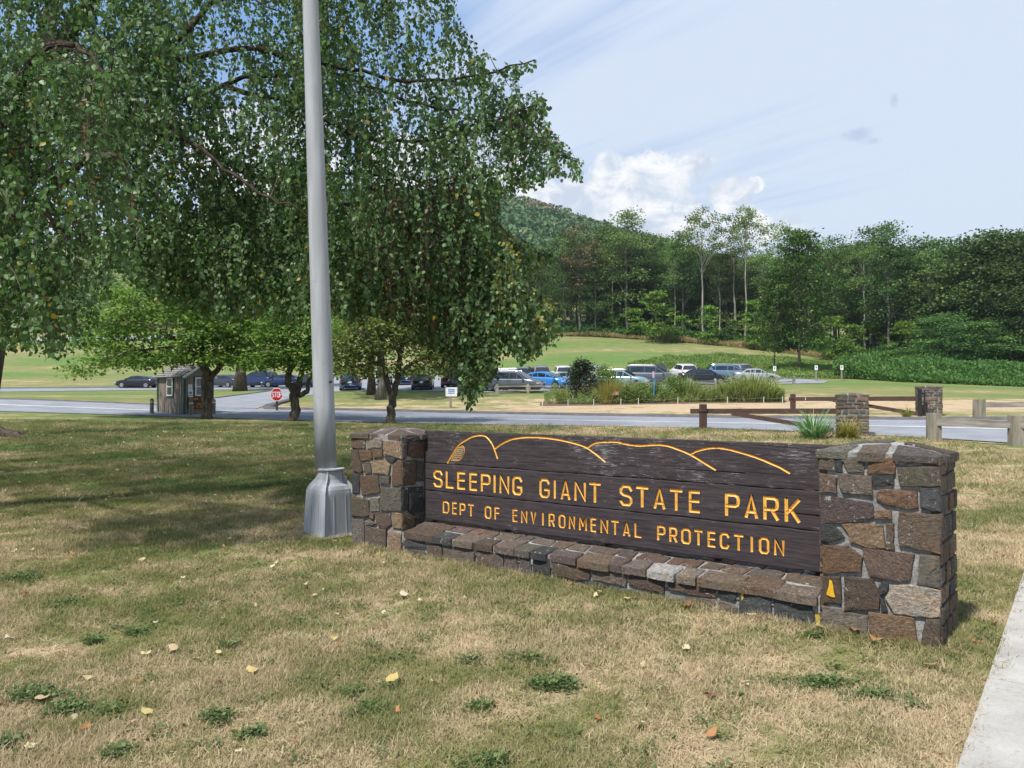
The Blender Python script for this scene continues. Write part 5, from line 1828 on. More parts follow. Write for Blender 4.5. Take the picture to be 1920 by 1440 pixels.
def where(x):
    if x > 1940:
        return 'the wood beyond the frame' if x < 1975 else 'the bushy tree beyond the frame'
    q = min(LM, key=lambda q: abs(q[0] - x))
    return ('just left of ' if x < q[0] - 5 else 'just right of ' if x > q[0] + 5 else '') + q[1]


prev = {}
for row, (dY, step) in enumerate(((9, 30), (20, 27), (33, 34))):
    x = 1010
    while x < 2010:
        px_ = x + rs.uniform(-7, 7)
        eY = float(np.interp(px_, [1000, 1100, 1320, 1500, 1650, 1750, 1900, 2100], [146, 142, 134, 126, 114, 108, 102, 100]))
        sky_y = float(np.interp(px_, [1000, 1060, 1100, 1150, 1200, 1260, 1310, 1370, 1440, 1500, 1560, 1640, 1700, 1760, 1840, 1920, 2100], [470, 430, 428, 432, 436, 452, 468, 476, 478, 470, 450, 452, 468, 462, 448, 440, 430]))
        ty = sky_y + rs.uniform(-3, 20) + (0 if row else 10)
        k = rs.choice(['full', 'tall', 'full', 'pale', 'tall'])
        lab = dict(full='dark broadleaf crown', tall='slender dark crown', pale='paler feathery crown')[k] + ', ' + ('first row behind ', 'second row behind ', 'rearmost row behind ')[row] + where(px_)
        plant_tree(px_, eY + dY + rs.uniform(-3, 3), ty, k, lab, 'trees deeper in the wood')
        x += step * (134 / eY)
# woods beyond the left meadow
WH = ['the left frame edge', 'the hanging leaves at far left', 'the left part of the dogwood', 'the dogwood tips', 'the booth roof', 'the right of the booth', 'the stop sign', 'the knobbly dogwood', 'the lamp pole', 'the right of the lamp pole', 'the twin trunks', 'the olive dogwood', 'the left pillar', 'the notice sign', 'the lowest birch curtain', 'the grey crossover', 'the blue hatchback', 'the silver van']
for kx_, x in enumerate(range(-40, 1010, 60)):
    k = rs.choice(['full', 'tall', 'bushy'])
    plant_tree(x + rs.uniform(-10, 10), 186 + rs.uniform(-6, 10), rs.uniform(470, 520), k, 'dark tree of the far meadow edge, in line with ' + WH[kx_], 'trees behind the far meadow')
# undergrowth beneath the edge trees: one leafy mass
def scatter_region(poly_uy, n, hfun, leaf, name, mat_, label, rn=(.5, .2), up=1.0, width=.9, cl=0.0):
    us = np.array([p_[0] for p_ in poly_uy]); ys = np.array([p_[1] for p_ in poly_uy])
    P = []
    while len(P) < n:
        u_ = rng.uniform(us.min(), us.max(), n); y_ = rng.uniform(ys.min(), ys.max(), n)
        for a, b in zip(u_, y_):
            if inpoly((a, b), poly_uy):
                P.append(((a - 960) / F * b, b))
    P = np.array(P[:n])
    hh = hfun(P[:, 0], P[:, 1])
    z = hgt(P[:, 0], P[:, 1]) + hh * rng.uniform(0, 1, n) ** .6
    Q = np.stack([P[:, 0], P[:, 1], z], -1)
    pat = .5 + .5 * np.sin(P[:, 0] * .9 + 1.3 * np.sin(P[:, 1] * .7)) * np.cos(P[:, 1] * .8)
    r_ = np.clip(rn[0] + (pat - .5) * .3 + rng.normal(size=n) * rn[1], 0, 1)
    me = leafmesh(name, Q, leaf * rng.uniform(.6, 1.4, n), mat_, r_, np.array([[0, 0, up]]), .6, None, LEAF4, width)
    return tag(obj(name, me), label, kind='stuff')


wv = lambda a, b, x, y: a + b * (np.sin(x * .55 + y * .3) * np.cos(x * .23 - y * .5) + .5 * np.sin(x * 1.7 + y))
scatter_region([(1040, 147), (1040, 141), (1330, 133), (1480, 127), (1500, 136), (1200, 158)], 26000, lambda x, y: wv(1.6, .8, x, y), .42, 'undergrowth', m_hedge, 'dark undergrowth along the foot of the wood', (.25, .15))
scatter_region([(1500, 122), (1640, 106), (1760, 98), (2100, 92), (2100, 106), (1700, 116), (1520, 134)], 26000, lambda x, y: wv(2.0, 1.0, x, y), .45, 'undergrowth', m_hedge, 'dark leafy undergrowth below the right wood', (.2, .15))
scatter_region([(1175, 98), (1300, 90), (1440, 82.5), (1600, 83.5), (1625, 96), (1540, 108), (1400, 112), (1290, 108)], 60000, lambda x, y: wv(.38, .26, x, y), .24, 'tall_green_brush', m_brush, 'bright green tall weeds behind the parked cars', (.5, .2), 1.2, .5)
scatter_region([(1562, 84), (1680, 80.5), (1800, 80), (2100, 78), (2100, 93), (1760, 95), (1625, 96), (1575, 90)], 70000, lambda x, y: wv(1.25, .25, x, y) * np.clip((y - 79.5) / 3, .35, 1.6), .30, 'thicket', m_hedge, 'dense green thicket band below the right wood', (.55, .2), .8, .8)
scatter_region([(940, 141), (1100, 139.5), (1320, 131), (1420, 126), (1560, 113), (1560, 117), (1420, 130), (1320, 134), (1100, 142.5), (940, 145)], 30000, lambda x, y: .6 + .2 * np.sin(x * .5), .45, 'tall_dry_grass', m_tallgrass, 'strip of tall straw coloured grass at the wood edge', (.55, .25), 2.2, .18)

# the forested ridge: one mass of crowns
n = 5200
U = rng.uniform(-.35, .33, n); Yh = rng.uniform(205, 432, n)
X = U * Yh
Zh = hgt(X, Yh)
cr_r = rng.uniform(2.4, 4.6, n)
per = 42
ii = np.repeat(np.arange(n), per)
dv = rng.normal(size=(len(ii), 3)); dv /= np.linalg.norm(dv, axis=1)[:, None]; dv[:, 2] = np.abs(dv[:, 2])
P = np.stack([X[ii], Yh[ii], Zh[ii] + cr_r[ii] * .9], -1) + dv * cr_r[ii][:, None] * np.array([1, 1, 1.1]) * rng.uniform(.8, 1.05, (len(ii), 1))
ctint = np.clip(.42 + .20 * rng.normal(size=n) + np.where((Yh > 395) & (rng.uniform(size=n) < .55), .42, 0) + np.where(rng.uniform(size=n) < .05, .4, 0), 0, 1)
rn = np.clip(ctint[ii] + rng.normal(size=len(ii)) * .07, 0, 1)
me = leafmesh('forested_ridge', P, 1.5 * rng.uniform(.6, 1.3, len(ii)), m_hill, rn, dv, .8, dv * 1.5, LEAF4, 1.4)
tag(obj('forested_ridge', me), 'far wooded ridge with browning treetops along its crest', kind='stuff')

# ------------------------------------------------------------------ middle distance trees
def dogwood(px_, Y_, label, mat_, limbs, clusters, leaf, per, trunk_r, rgap=.0, rbias=0.0):
    """limbs: lists of (px, py, Y) from the ground up; clusters: (px, py, rx_px, ry_px, n) leaf layers"""
    p = gp(px_, Y_)
    t = thing('dogwood_tree', label, 'tree', p, 0, 'small trees on the lawn by the park road')
    g = MB()
    random.seed(int(px_))
    nodes = []
    for li, (rad, L) in enumerate(limbs):
        pts = [at(*q) - p for q in L]
        if li == 0:
            pts[0].z = -.15
        # smooth by midpoint subdivision with a little crookedness
        for _ in range(2):
            q = [pts[0]]
            for i in range(len(pts) - 1):
                q += [pts[i].lerp(pts[i + 1], .5) + Vector([random.uniform(-1, 1) * rad * .28 for _ in range(3)]), pts[i + 1]]
            pts = q
        n_ = len(pts)
        rr = [rad * (1 - .62 * i / (n_ - 1)) * (1.35 if (li == 0 and i == 0) else 1) for i in range(n_)]
        g.tube(pts, rr, 10, True, .10)
        nodes += [(q, r_) for q, r_ in zip(pts[n_ // 3:], rr[n_ // 3:])]
    P, RN, DR = [], [], []
    for cx, cy, rx, ry, ncl in clusters:
        for _ in range(ncl):
            a = random.uniform(0, 6.283); q = math.sqrt(random.random())
            dY = random.uniform(-1, 1) * min(3.2, rx / F * Y_ * .9)
            c = at(cx + rx * q * math.cos(a), cy + ry * q * math.sin(a), Y_ + dY) - p
            m_ = random.randint(per // 2, per)
            r_ = random.uniform(.28, .55)
            o_ = rng.normal(size=(m_, 3)) * r_ * np.array([1, 1, .32])
            P.append(np.array(c) + o_)
            RN.append(np.clip(.45 + rbias + random.uniform(-.22, .22) + rng.normal(size=m_) * .16, 0, 1))
            DR.append(o_ / r_ + np.array([0, 0, -.5]))
            if random.random() < .34:
                nb = min(nodes, key=lambda q_: (q_[0] - c).length + (1.0 if q_[0].z > c.z + .5 else 0))
                mm = nb[0].lerp(c, .5) + Vector((random.uniform(-.1, .1), random.uniform(-.1, .1), .12))
                g.tube([nb[0], mm, c], [min(.03, nb[1] * .5), .016, .006], 4, False)
    P, RN, DR = np.concatenate(P), np.concatenate(RN), np.concatenate(DR)
    me = leafmesh('crown', P, leaf * rng.uniform(.7, 1.3, len(P)), mat_, RN, DR, .5, np.array([[0, 0, 1.4]]), LEAF4, 1.1)
    obj('crown', me, t)
    g.obj('trunk', m_bark, t, True)
    return t


dogwood(389, 37.6, 'dogwood with dark forked trunk in front of the booth and light green layered leaves', m_dog,
        [(.27, [(389, 783, 37.6), (385, 745, 37.6), (388, 705, 37.6), (380, 678, 37.5), (352, 650, 37.0), (310, 628, 36.4)]),
         (.17, [(390, 712, 37.6), (412, 688, 37.8), (440, 650, 38.5), (470, 600, 39)]),
         (.14, [(384, 690, 37.6), (378, 640, 38), (392, 590, 38.2), (380, 530, 38)]),
         (.09, [(352, 650, 37.0), (280, 655, 36.5), (220, 668, 36.0)]), (.08, [(310, 628, 36.4), (250, 600, 36), (190, 610, 36)])],
        [(230, 600, 85, 26, 30), (215, 640, 70, 20, 26), (250, 672, 88, 14, 30), (160, 690, 28, 8, 6), (300, 560, 80, 26, 30), (350, 620, 90, 30, 44), (330, 665, 80, 14, 26), (400, 560, 80, 40, 44), (440, 620, 60, 34, 34), (470, 668, 50, 16, 18), (400, 500, 70, 34, 34), (310, 500, 70, 30, 26), (470, 540, 50, 40, 20), (405, 672, 50, 12, 18), (250, 545, 60, 22, 16)],
        .17, 74, .2)
dogwood(551, 36.4, 'small knobbly forked dogwood left of the lamp pole', m_dog,
        [(.24, [(551, 790, 36.4), (553, 760, 36.4), (552, 735, 36.4), (540, 715, 36.4), (546, 690, 36.3), (540, 660, 36.2), (525, 620, 36)]),
         (.16, [(556, 742, 36.4), (562, 715, 36.5), (566, 690, 36.6), (572, 650, 36.8), (590, 610, 37)]),
         (.13, [(560, 742, 36.4), (576, 735, 36.3), (578, 715, 36.2), (590, 690, 36), (610, 660, 36)])],
        [(500, 640, 45, 26, 30), (540, 600, 60, 30, 36), (590, 640, 45, 28, 28), (500, 680, 40, 14, 18), (560, 668, 45, 18, 26), (600, 690, 28, 12, 10), (530, 560, 50, 24, 18), (640, 620, 35, 30, 14)],
        .16, 66, .15)
dogwood(733, 34.9, 'dogwood with forked grey trunk and yellowing olive leaves right of the lamp pole', m_olive,
        [(.22, [(731, 796, 34.9), (732, 765, 34.9), (738, 740, 34.9), (746, 705, 34.9), (750, 665, 34.9), (760, 620, 35)]),
         (.15, [(736, 752, 34.9), (728, 722, 34.9), (722, 690, 34.8), (700, 650, 34.5), (680, 620, 34)]),
         (.10, [(746, 705, 34.9), (775, 680, 35), (812, 664, 35.4), (850, 650, 35.8)]), (.09, [(750, 665, 34.9), (720, 600, 35), (715, 560, 35)])],
        [(670, 640, 45, 26, 26), (660, 680, 34, 20, 16), (700, 600, 50, 26, 26), (690, 690, 36, 24, 18), (750, 640, 50, 30, 26), (800, 640, 50, 30, 26), (820, 685, 48, 20, 22), (770, 690, 30, 14, 8), (760, 590, 55, 26, 22), (850, 650, 30, 30, 12)],
        .16, 60, .15, rbias=.08)
# bigger trunks farther back
BT = [(450, 72, 'large dark trunk tree beside the parked crossover left of the stop sign', .52, 470, 380), (696, 60.5, 'thick dark tree trunk nearest the parked navy sedan', .30, 560, 400), (713, 56, 'thick grey tree trunk just right of its dark twin', .32, 560, 410)]
for i, (px_, Y_, lab, r0, _a, ty) in enumerate(BT):
    p = gp(px_, Y_)
    H_ = at(px_, ty, Y_).z - p.z
    me, C = crown(401 + i, H_, H_ * .36, 4.6, 110, 34, .34, .7, m_forest if i == 0 else m_olive, tier=.4)
    wd_ = tree_wood(401 + i, H_, C, r0, m_bark if i != 2 else m_barkgrey, forks=14, fork_from=.4)
    tree_thing('shade_tree', lab, me, wd_, p, 0, 1, 'shade trees beside the parking lot')


# ------------------------------------------------------------------ weeping birch reaching over the lawn
OUT = [(-1400, -1500), (900, -1500), (868, -300), (862, 20), (882, 70), (905, 92), (945, 128), (1008, 106), (968, 152), (1030, 186), (1015, 214), (1060, 250), (1090, 300), (1090, 338), (1060, 326), (1000, 345), (945, 362), (928, 398), (965, 440),
       (1042, 478), (1040, 500), (990, 506), (1012, 540), (1055, 568), (1052, 625), (1008, 655), (985, 676), (940, 640), (925, 700), (892, 740), (880, 776), (864, 715), (835, 660), (800, 650), (760, 610), (700, 585), (650, 600), (600, 560), (560, 600), (500, 575),
       (440, 600), (380, 585), (300, 560), (250, 530), (215, 500), (190, 590), (172, 645), (110, 672), (60, 655), (0, 652), (-1400, 700)]


def proj(P):
    X, Y_, Z = P[:, 0], P[:, 1], P[:, 2] - CH
    d_ = Y_ * cp + Z * sp_
    v = -Y_ * sp_ + Z * cp
    return 960 + F * X / d_, 720 - F * v / d_


OUTA = np.array(OUT)


def inside(px_, py_):
    c = np.zeros(len(px_), bool)
    x1, y1 = OUTA[:, 0], OUTA[:, 1]
    x2, y2 = np.roll(x1, 1), np.roll(y1, 1)
    for a, b, e, f_ in zip(x1, y1, x2, y2):
        k = ((b > py_) != (f_ > py_)) & (px_ < (e - a) * (py_ - b) / (f_ - b + 1e-9) + a)
        c ^= k
    return c


bt = Vector((-8.7, 10.2, 0))
birch = thing('weeping_birch', 'big weeping birch hanging its leafy curtains over the lawn behind the lamp pole', 'tree', bt)
BO = Vector(bt)
LIMBS = [  # radius, points (px, py, Y)
    (.24, [(-330, 960, 10.2), (-240, 780, 10.3), (-140, 560, 10.5), (-30, 330, 10.7), (80, 130, 10.9), (165, 10, 11), (215, -250, 11), (250, -600, 11)]),
    (.085, [(-30, 330, 10.7), (120, 190, 10.8), (300, 110, 11), (480, 90, 11.2), (650, 130, 11.2), (800, 150, 11.2), (900, 140, 11), (1003, 112, 10.9)]),
    (.08, [(-140, 560, 10.5), (60, 380, 10.9), (250, 220, 11.2), (420, 160, 11.4), (560, 195, 11.4), (700, 262, 11.4), (820, 260, 11.3), (930, 225, 11.2), (1026, 188, 11.1)]),
    (.05, [(420, 160, 11.4), (600, 130, 12), (760, 190, 12.3), (880, 220, 12.2), (1000, 245, 12), (1086, 300, 11.9)]),
    (.05, [(250, 220, 11.2), (420, 300, 12.2), (600, 330, 12.6), (760, 330, 12.6), (880, 380, 12.4), (960, 450, 12.3), (1036, 482, 12.2)]),
    (.07, [(420, 300, 12.2), (600, 380, 12.4), (780, 400, 12.2), (900, 470, 12), (990, 540, 11.8), (1050, 572, 11.8)]),
    (.09, [(-140, 560, 10.5), (-40, 330, 9.4), (40, 160, 8.3), (90, 85, 7.8), (150, 95, 7.5), (205, 150, 7.3)]),
    (.07, [(-40, 330, 9.4), (20, 300, 8.4), (70, 270, 7.8), (120, 300, 7.5)]),
    (.07, [(-140, 560, 10.5), (-60, 500, 8.8), (20, 420, 8.0), (90, 400, 7.7), (150, 440, 7.6)]),
    (.055, [(80, 130, 10.9), (240, 180, 10.2), (380, 280, 9.6), (470, 350, 9.3), (540, 380, 9.2), (620, 420, 9.2)]),
    (.07, [(-30, 330, 10.7), (120, 340, 11.2), (260, 380, 11.6), (360, 400, 11.8), (470, 420, 12)]),
    (.07, [(300, 110, 11), (400, 0, 11.6), (560, -60, 12), (700, -60, 12), (850, -30, 11.8)]),
    (.06, [(165, 10, 11), (300, -60, 9.8), (420, -40, 9.2), (520, 20, 8.9)]),
    (.09, [(165, 10, 11), (60, -300, 14), (0, -500, 16)]), (.09, [(215, -250, 11), (500, -420, 13), (800, -420, 15)]), (.09, [(-240, 780, 10.3), (-600, 300, 12), (-900, 0, 14)])]
g = MB()
random.seed(3)
limbpts = []
for li, (rad, L) in enumerate(LIMBS):
    pts = [at(*q) - BO for q in L]
    if li == 0:
        pts[0].z = -.2
    for _ in range(2):
        q = [pts[0]]
        for i in range(len(pts) - 1):
            q += [pts[i].lerp(pts[i + 1], .5) + Vector([random.uniform(-1, 1) * .05 for _ in range(3)]), pts[i + 1]]
        pts = q
    n_ = len(pts)
    (g if li == 0 else g).tube(pts, [max(.008, rad * (1 if li == 0 else .72) * (1 - .85 * i / (n_ - 1))) for i in range(n_)], 8, True, .12)
    limbpts += pts[2:] if li else pts[10:]
g.obj('trunk', m_peel, birch, True)
LP_ = np.array([tuple(q) for q in limbpts])

# strands: start at a twig near a limb or in the crown, hang down
tw = MB()
LV, LD, LR, LS_ = [], [], [], []


def layer(n, xr, yr, Yf, lens, leaf, step, thin=.0, gap=.0, seed=1):
    r_ = np.random.default_rng(seed)
    X = r_.uniform(*xr, n); Yp = r_.uniform(*yr, n)
    ok = inside(X, Yp)
    X, Yp = X[ok], Yp[ok]
    for x_, y_ in zip(X, Yp):
        Y_ = Yf(x_, y_, r_)
        s = np.array(at(x_, y_, Y_))
        # clumpy: leave gaps between the curtains
        cl = math.sin(s[0] * 2.1 + 1.7 * math.sin(s[2] * 1.3)) * math.cos(s[2] * 1.9 + s[1] * 1.1) + .5 * math.sin(s[0] * 5.3 + s[2] * 2.3)
        if cl < gap:
            continue
        ln = r_.uniform(*lens)
        m_ = max(4, int(ln / step))
        tt = np.linspace(0, 1, m_)
        a = r_.uniform(0, 6.283)
        bow = r_.uniform(.08, .5)
        dirx = np.array([math.cos(a), math.sin(a)]) * bow
        C_ = np.stack([s[0] + dirx[0] * tt ** .7, s[1] + dirx[1] * tt ** .7, s[2] + .10 * np.sin(tt * 3) - ln * tt ** 1.35], -1)
        C_[:, :2] += np.cumsum(r_.normal(size=(m_, 2)) * .006, 0)
        qx, qy = proj(C_)
        okk = inside(qx + r_.normal() * 5, qy + r_.normal() * 5)
        stop = np.argmin(okk) if not okk.all() else m_
        if stop < 3:
            continue
        C_ = C_[:stop]
        yellow = 0.0
        brown = 0.0
        xx, yy = qx[0], qy[0]
        if 930 < xx < 1045 and 430 < yy < 580 and r_.uniform() < .5:
            yellow = .32
        if 700 < xx < 870 and 330 < yy < 640 and r_.uniform() < .42:
            brown = 1
        if 150 < xx < 205 and 180 < yy < 330 and Y_ < 8.6 and r_.uniform() < .35:
            brown = 1
        k = len(C_)
        cb = r_.normal() * .16
        rn_ = np.clip(.48 + cb + r_.normal(size=k) * .20, 0, .89)
        sp2 = r_.uniform(size=k)
        rn_ = np.where(sp2 < .010, .95, rn_)
        if yellow:
            rn_ = np.where(r_.uniform(size=k) < yellow, r_.uniform(.90, .96, k), rn_)
        if brown:
            rn_ = np.where(r_.uniform(size=k) < .8, r_.uniform(.985, 1.0, k), rn_) if xx < 300 else np.where(r_.uniform(size=k) < .75, r_.uniform(.974, .988, k), rn_ * .6)
        LV.append(C_); LR.append(rn_)
        LD.append(np.stack([r_.normal(size=k) * .55, r_.normal(size=k) * .55, np.full(k, -1.0)], -1))
        LS_.append(np.full(k, leaf) * r_.uniform(.65, 1.3, k))
        if Y_ < 14 and -60 < xx < 1100 and yy > -80:
            pts = [Vector(c) - BO for c in C_[::max(1, k // 5)]]
            if len(pts) > 1:
                tw.tube(pts, [.0045 * (1 - .6 * i / len(pts)) for i in range(len(pts))], 3, False)
                if r_.uniform() < .5:
                    d2 = np.linalg.norm(LP_ - np.array(pts[0]), axis=1)
                    nb = Vector(LP_[int(np.argmin(d2 + r_.uniform(0, .4, len(d2))))])
                    if (nb - pts[0]).length < .55:
                        l1 = nb.lerp(pts[0], .35) + Vector((r_.normal() * .03, r_.normal() * .03, .05))
                        l2 = nb.lerp(pts[0], .75) + Vector((r_.normal() * .03, r_.normal() * .03, .04))
                        tw.tube([nb, l1, l2, pts[0]], [.008, .006, .005, .004], 3, False)


# near-left curtain
layer(900, (-160, 232), (70, 620), lambda x, y, r_: 6.9 + r_.uniform(0, 2.0), (.3, 1.0), .049, .026, gap=-.9, seed=11)
layer(1150, (-160, 600), (-250, 600), lambda x, y, r_: 11.2 + r_.uniform(-1.0, 3.5), (.4, 1.4), .056, .028, gap=-.32, seed=12)
layer(640, (215, 600), (-60, 330), lambda x, y, r_: 10.6 + r_.uniform(-1.2, 3.5), (.3, 1.1), .055, .030, gap=.0, seed=13)
layer(1100, (240, 720), (300, 600), lambda x, y, r_: 9.7 + r_.uniform(-.2, 3.0), (.4, 1.3), .055, .030, gap=-.4, seed=14)
layer(1850, (560, 1100), (-250, 520), lambda x, y, r_: 11.2 + r_.uniform(-1.0, 1.8), (.35, 1.3), .057, .031, gap=-.35, seed=15)
layer(950, (680, 1060), (330, 720), lambda x, y, r_: 11.6 + r_.uniform(-1.0, 1.6), (.4, 1.5), .057, .031, gap=-.7, seed=16)
layer(320, (560, 870), (-60, 300), lambda x, y, r_: 12.4 + r_.uniform(-.5, 2.5), (.35, 1.2), .062, .038, gap=-.2, seed=17)
layer(420, (835, 1000), (520, 740), lambda x, y, r_: 11.2 + r_.uniform(-.6, 1.0), (.3, .8), .058, .031, gap=-1.4, seed=18)
layer(520, (-120, 330), (-160, 260), lambda x, y, r_: 10.0 + r_.uniform(-.6, .8), (.3, 1.0), .056, .030, gap=-.6, seed=30)
layer(420, (200, 620), (60, 520), lambda x, y, r_: 10.3 + r_.uniform(-.5, 1.4), (.4, 1.2), .056, .030, gap=-.3, seed=31)
layer(420, (930, 1095), (425, 640), lambda x, y, r_: 11.9 + r_.uniform(-.6, .9), (.2, .6), .056, .030, gap=-2, seed=28)
layer(260, (900, 1095), (160, 340), lambda x, y, r_: 11.2 + r_.uniform(-.4, .9), (.15, .45), .056, .030, gap=-2, seed=29)
# out of frame overhead and to the left: coarser, for the shade on the lawn
layer(2600, (-1100, 1000), (-1300, -210), lambda x, y, r_: 9.0 + r_.uniform(0, 7.0), (.6, 1.8), .10, .07, gap=-1.5, seed=19)
layer(800, (-1300, -160), (-300, 640), lambda x, y, r_: 8.5 + r_.uniform(0, 7.0), (.6, 1.8), .12, .08, gap=-1.5, seed=20)
# leaves along the outstretched branch tips
for li in (1, 2, 3, 4, 5):
    L = LIMBS[li][1][-3:]
    a = [np.array(at(*q)) for q in L]
    for i in range(2):
        for k in range(34):
            s = a[i] + (a[i + 1] - a[i]) * k / 34
            m_ = rng.integers(1, 5)
            C_ = np.array([s + np.array([rng.normal() * .03, rng.normal() * .03, -.035 * j - .02]) for j in range(m_)])
            LV.append(C_); LR.append(np.clip(.55 + rng.normal(size=m_) * .15, 0, .9) if li < 4 else rng.uniform(.5, .95, m_))
            LD.append(np.stack([rng.normal(size=m_) * .6, rng.normal(size=m_) * .6, np.full(m_, -.8)], -1)); LS_.append(np.full(m_, .070))
tw.obj('twigs', m_bark, birch)['kind'] = 'stuff'
LV, LR, LD, LS_ = map(np.concatenate, (LV, LR, LD, LS_))
LV = LV + rng.normal(size=LV.shape) * .022
# the leaves that show largest are parts of their own
dist = np.linalg.norm(LV - np.array([0, 0, CH]), axis=1)
qx, qy = proj(LV)
vis = (qx > 2) & (qx < 1918) & (qy > 2) & (qy < 1438)
big = np.argsort(np.where(vis, dist / LS_, 1e9))[:290]
rest = np.ones(len(LV), bool); rest[big] = False
print('birch leaves', len(LV))
me = leafmesh('foliage', LV[rest] - np.array(BO), LS_[rest] * 1.13, m_birch, LR[rest], LD[rest], .35, None, LEAF6, 1.0)
tag(obj('foliage', me, birch), kind='stuff')
x_, y_, z_ = frames(len(big), LD[big], .35)
vm = [leafmesh('leaf', np.zeros((1, 3)), 1.0, m_birch, np.array([v]), np.array([[0, 1, 0.0]]), 0.0, np.array([[0, 0, 50.0]]), LEAF6) for v in (.15, .3, .45, .6, .75, .86, .95, .98)]
vv = np.array([.15, .3, .45, .6, .75, .86, .95, .98])
for k, i in enumerate(big):
    o = link(bpy.data.objects.new('leaf', vm[int(np.argmin(np.abs(vv - LR[i])))]))
    o.parent = birch
    Mx = Matrix((tuple(x_[k]), tuple(y_[k]), tuple(z_[k]))).transposed().to_4x4()
    o.matrix_local = Matrix.Translation(Vector(LV[i]) - BO) @ Mx @ Matrix.Scale(float(LS_[i]) * 1.2, 4)

# old leaning trunk at the left frame edge, root flare on the lawn
p = gp(-38, 25)
ot = thing('old_tree', 'thick dark trunk at the left frame edge with roots spreading onto the lawn', 'tree', p)
g = MB()
pts = [at(*q) - p for q in ((-40, 815, 25), (-36, 790, 25), (-28, 740, 25), (-14, 660, 25), (-4, 590, 25), (10, 450, 25), (40, 250, 25), (90, 50, 25), (150, -150, 25))]
pts[0].z = -.2
g.tube(pts, [.62, .46, .38, .35, .34, .32, .28, .24, .18], 14, True, .07)
g.tube([pts[5], at(-60, 200, 26) - p, at(-200, -100, 27) - p], [.2, .15, .08], 8)
g.tube([pts[6], at(160, 180, 26) - p, at(330, 60, 28) - p], [.16, .12, .05], 8)
tr_ = g.obj('trunk', m_bark, ot, True)
for k, (a, L_, r_) in enumerate(((R(-12), 2.3, .15), (R(12), 1.7, .13), (R(-45), 1.5, .14), (R(-80), 1.2, .14), (R(40), 1.4, .12), (R(180), 1.3, .13))):
    q = [Vector((math.cos(a + .25 * s_ * (k % 2 * 2 - 1)) * d_, math.sin(a + .25 * s_ * (k % 2 * 2 - 1)) * d_, z)) for s_, d_, z in ((0, .25, .28), (.3, L_ * .45, .10), (.6, L_ * .75, .05), (1, L_, -.04))]
    g = MB().tube(q, [r_ * 1.5, r_, r_ * .75, .03], 8, True, .15)
    g.obj('root', m_bark, ot, True)
C = []
rr_ = np.random.default_rng(9)
for _ in range(330):
    x_, y_ = rr_.uniform(-700, 620), rr_.uniform(-1000, 420)
    if x_ > 200 and y_ > 250:
        continue
    C.append(np.array(at(x_, y_, rr_.uniform(18, 31))) - np.array(p))
C = np.array(C)
ii = np.repeat(np.arange(len(C)), 60)
off = rr_.normal(size=(len(ii), 3)) * np.array([.75, .75, .55])
me = leafmesh('crown', C[ii] + off, .18 * rr_.uniform(.7, 1.3, len(ii)), m_birch, np.clip(.3 + rr_.normal(size=len(ii)) * .16, 0, .88), off + np.array([0, 0, -.7]), .6, None, LEAF4, 1.1)
obj('crown', me, ot)

# ------------------------------------------------------------------ garden bed
def blades(n, L, wd, spread, droop, mt, name, rn=(.5, .2), r0=.12, seed=1, seg=4, curl=0.0):
    r_ = np.random.default_rng(seed)
    V, Fq, RN = [], [], []
    for i in range(n):
        a = r_.uniform(0, 6.283)
        l_ = L * r_.uniform(.55, 1.15)
        t_ = spread * r_.uniform(.15, 1.2)
        b = np.array([math.cos(a), math.sin(a), 0]) * r_.uniform(0, r0)
        b_ = len(V)
        sd = np.array([-math.sin(a), math.cos(a), 0])
        an = math.pi / 2 - t_
        pz = b.copy()
        for k in range(seg + 1):
            f_ = k / seg
            w_ = wd * (1 - f_ ** 2 * .95) * .5
            V += [tuple(pz - sd * w_), tuple(pz + sd * w_)]
            pz = pz + np.array([math.cos(a) * math.cos(an), math.sin(a) * math.cos(an), math.sin(an)]) * l_ / seg
            an -= droop * r_.uniform(.5, 1.5) * (f_ + .3)
        for k in range(seg):
            q = b_ + 2 * k
            Fq.append((q, q + 1, q + 3, q + 2))
            RN.append(min(1, max(0, rn[0] + r_.normal() * rn[1] * .4 + (hash((i, seed)) % 100 / 100 - .5) * rn[1] * 2)))
    return npmesh(name, np.array(V), np.array(Fq), mt, False, np.array(RN))


p = gp(1525, 24.6)
t = thing('iris_clump', 'clump of pale green strap leaved iris at the foot of the near gate pillar', 'plant', p)
obj('foliage', blades(210, 1.15, .045, .85, .26, m_iris, 'foliage', (.45, .3), .36, 3, 6), t)
p = gp(1588, 24.3)
t = thing('daylily_clump', 'yellowing withered daylily clump leaning on the near gate pillar', 'plant', p)
obj('foliage', blades(260, .95, .026, .85, .40, m_daylily, 'foliage', (.5, .35), .25, 4, 6), t)
p = gp(1700, 35.2)
t = thing('grass_tuft_plant', 'small straw green tuft growing under the far gate arm', 'plant', p)
obj('foliage', blades(110, .75, .022, .95, .35, m_daylily, 'foliage', (.3, .25), .2, 5, 5), t)

stalk = {}
for nm, args in dict(leafy=(190, 1.6, .045, .50, .14, m_garden, 'foliage', (.62, .2), .5, 21, 4), yellow=(170, 1.45, .022, .35, .10, m_daylily, 'foliage', (.55, .3), .45, 22, 4), broad=(170, 1.85, .070, .60, .26, m_garden, 'foliage', (.74, .14), .5, 23, 5), low=(120, .65, .03, .8, .35, m_iris, 'foliage', (.5, .3), .4, 24, 4)).items():
    stalk[nm] = blades(*args)


def bush(seed, H, Rr, mt, n=70, leaf=.09):
    me, C = crown(seed, H, .1, Rr, n, 60, leaf, .22, mt, tier=.8, shape=.7)
    return me, tree_wood(seed, H, C, .03, m_bark, forks=12, fork_from=.05, stems=3)


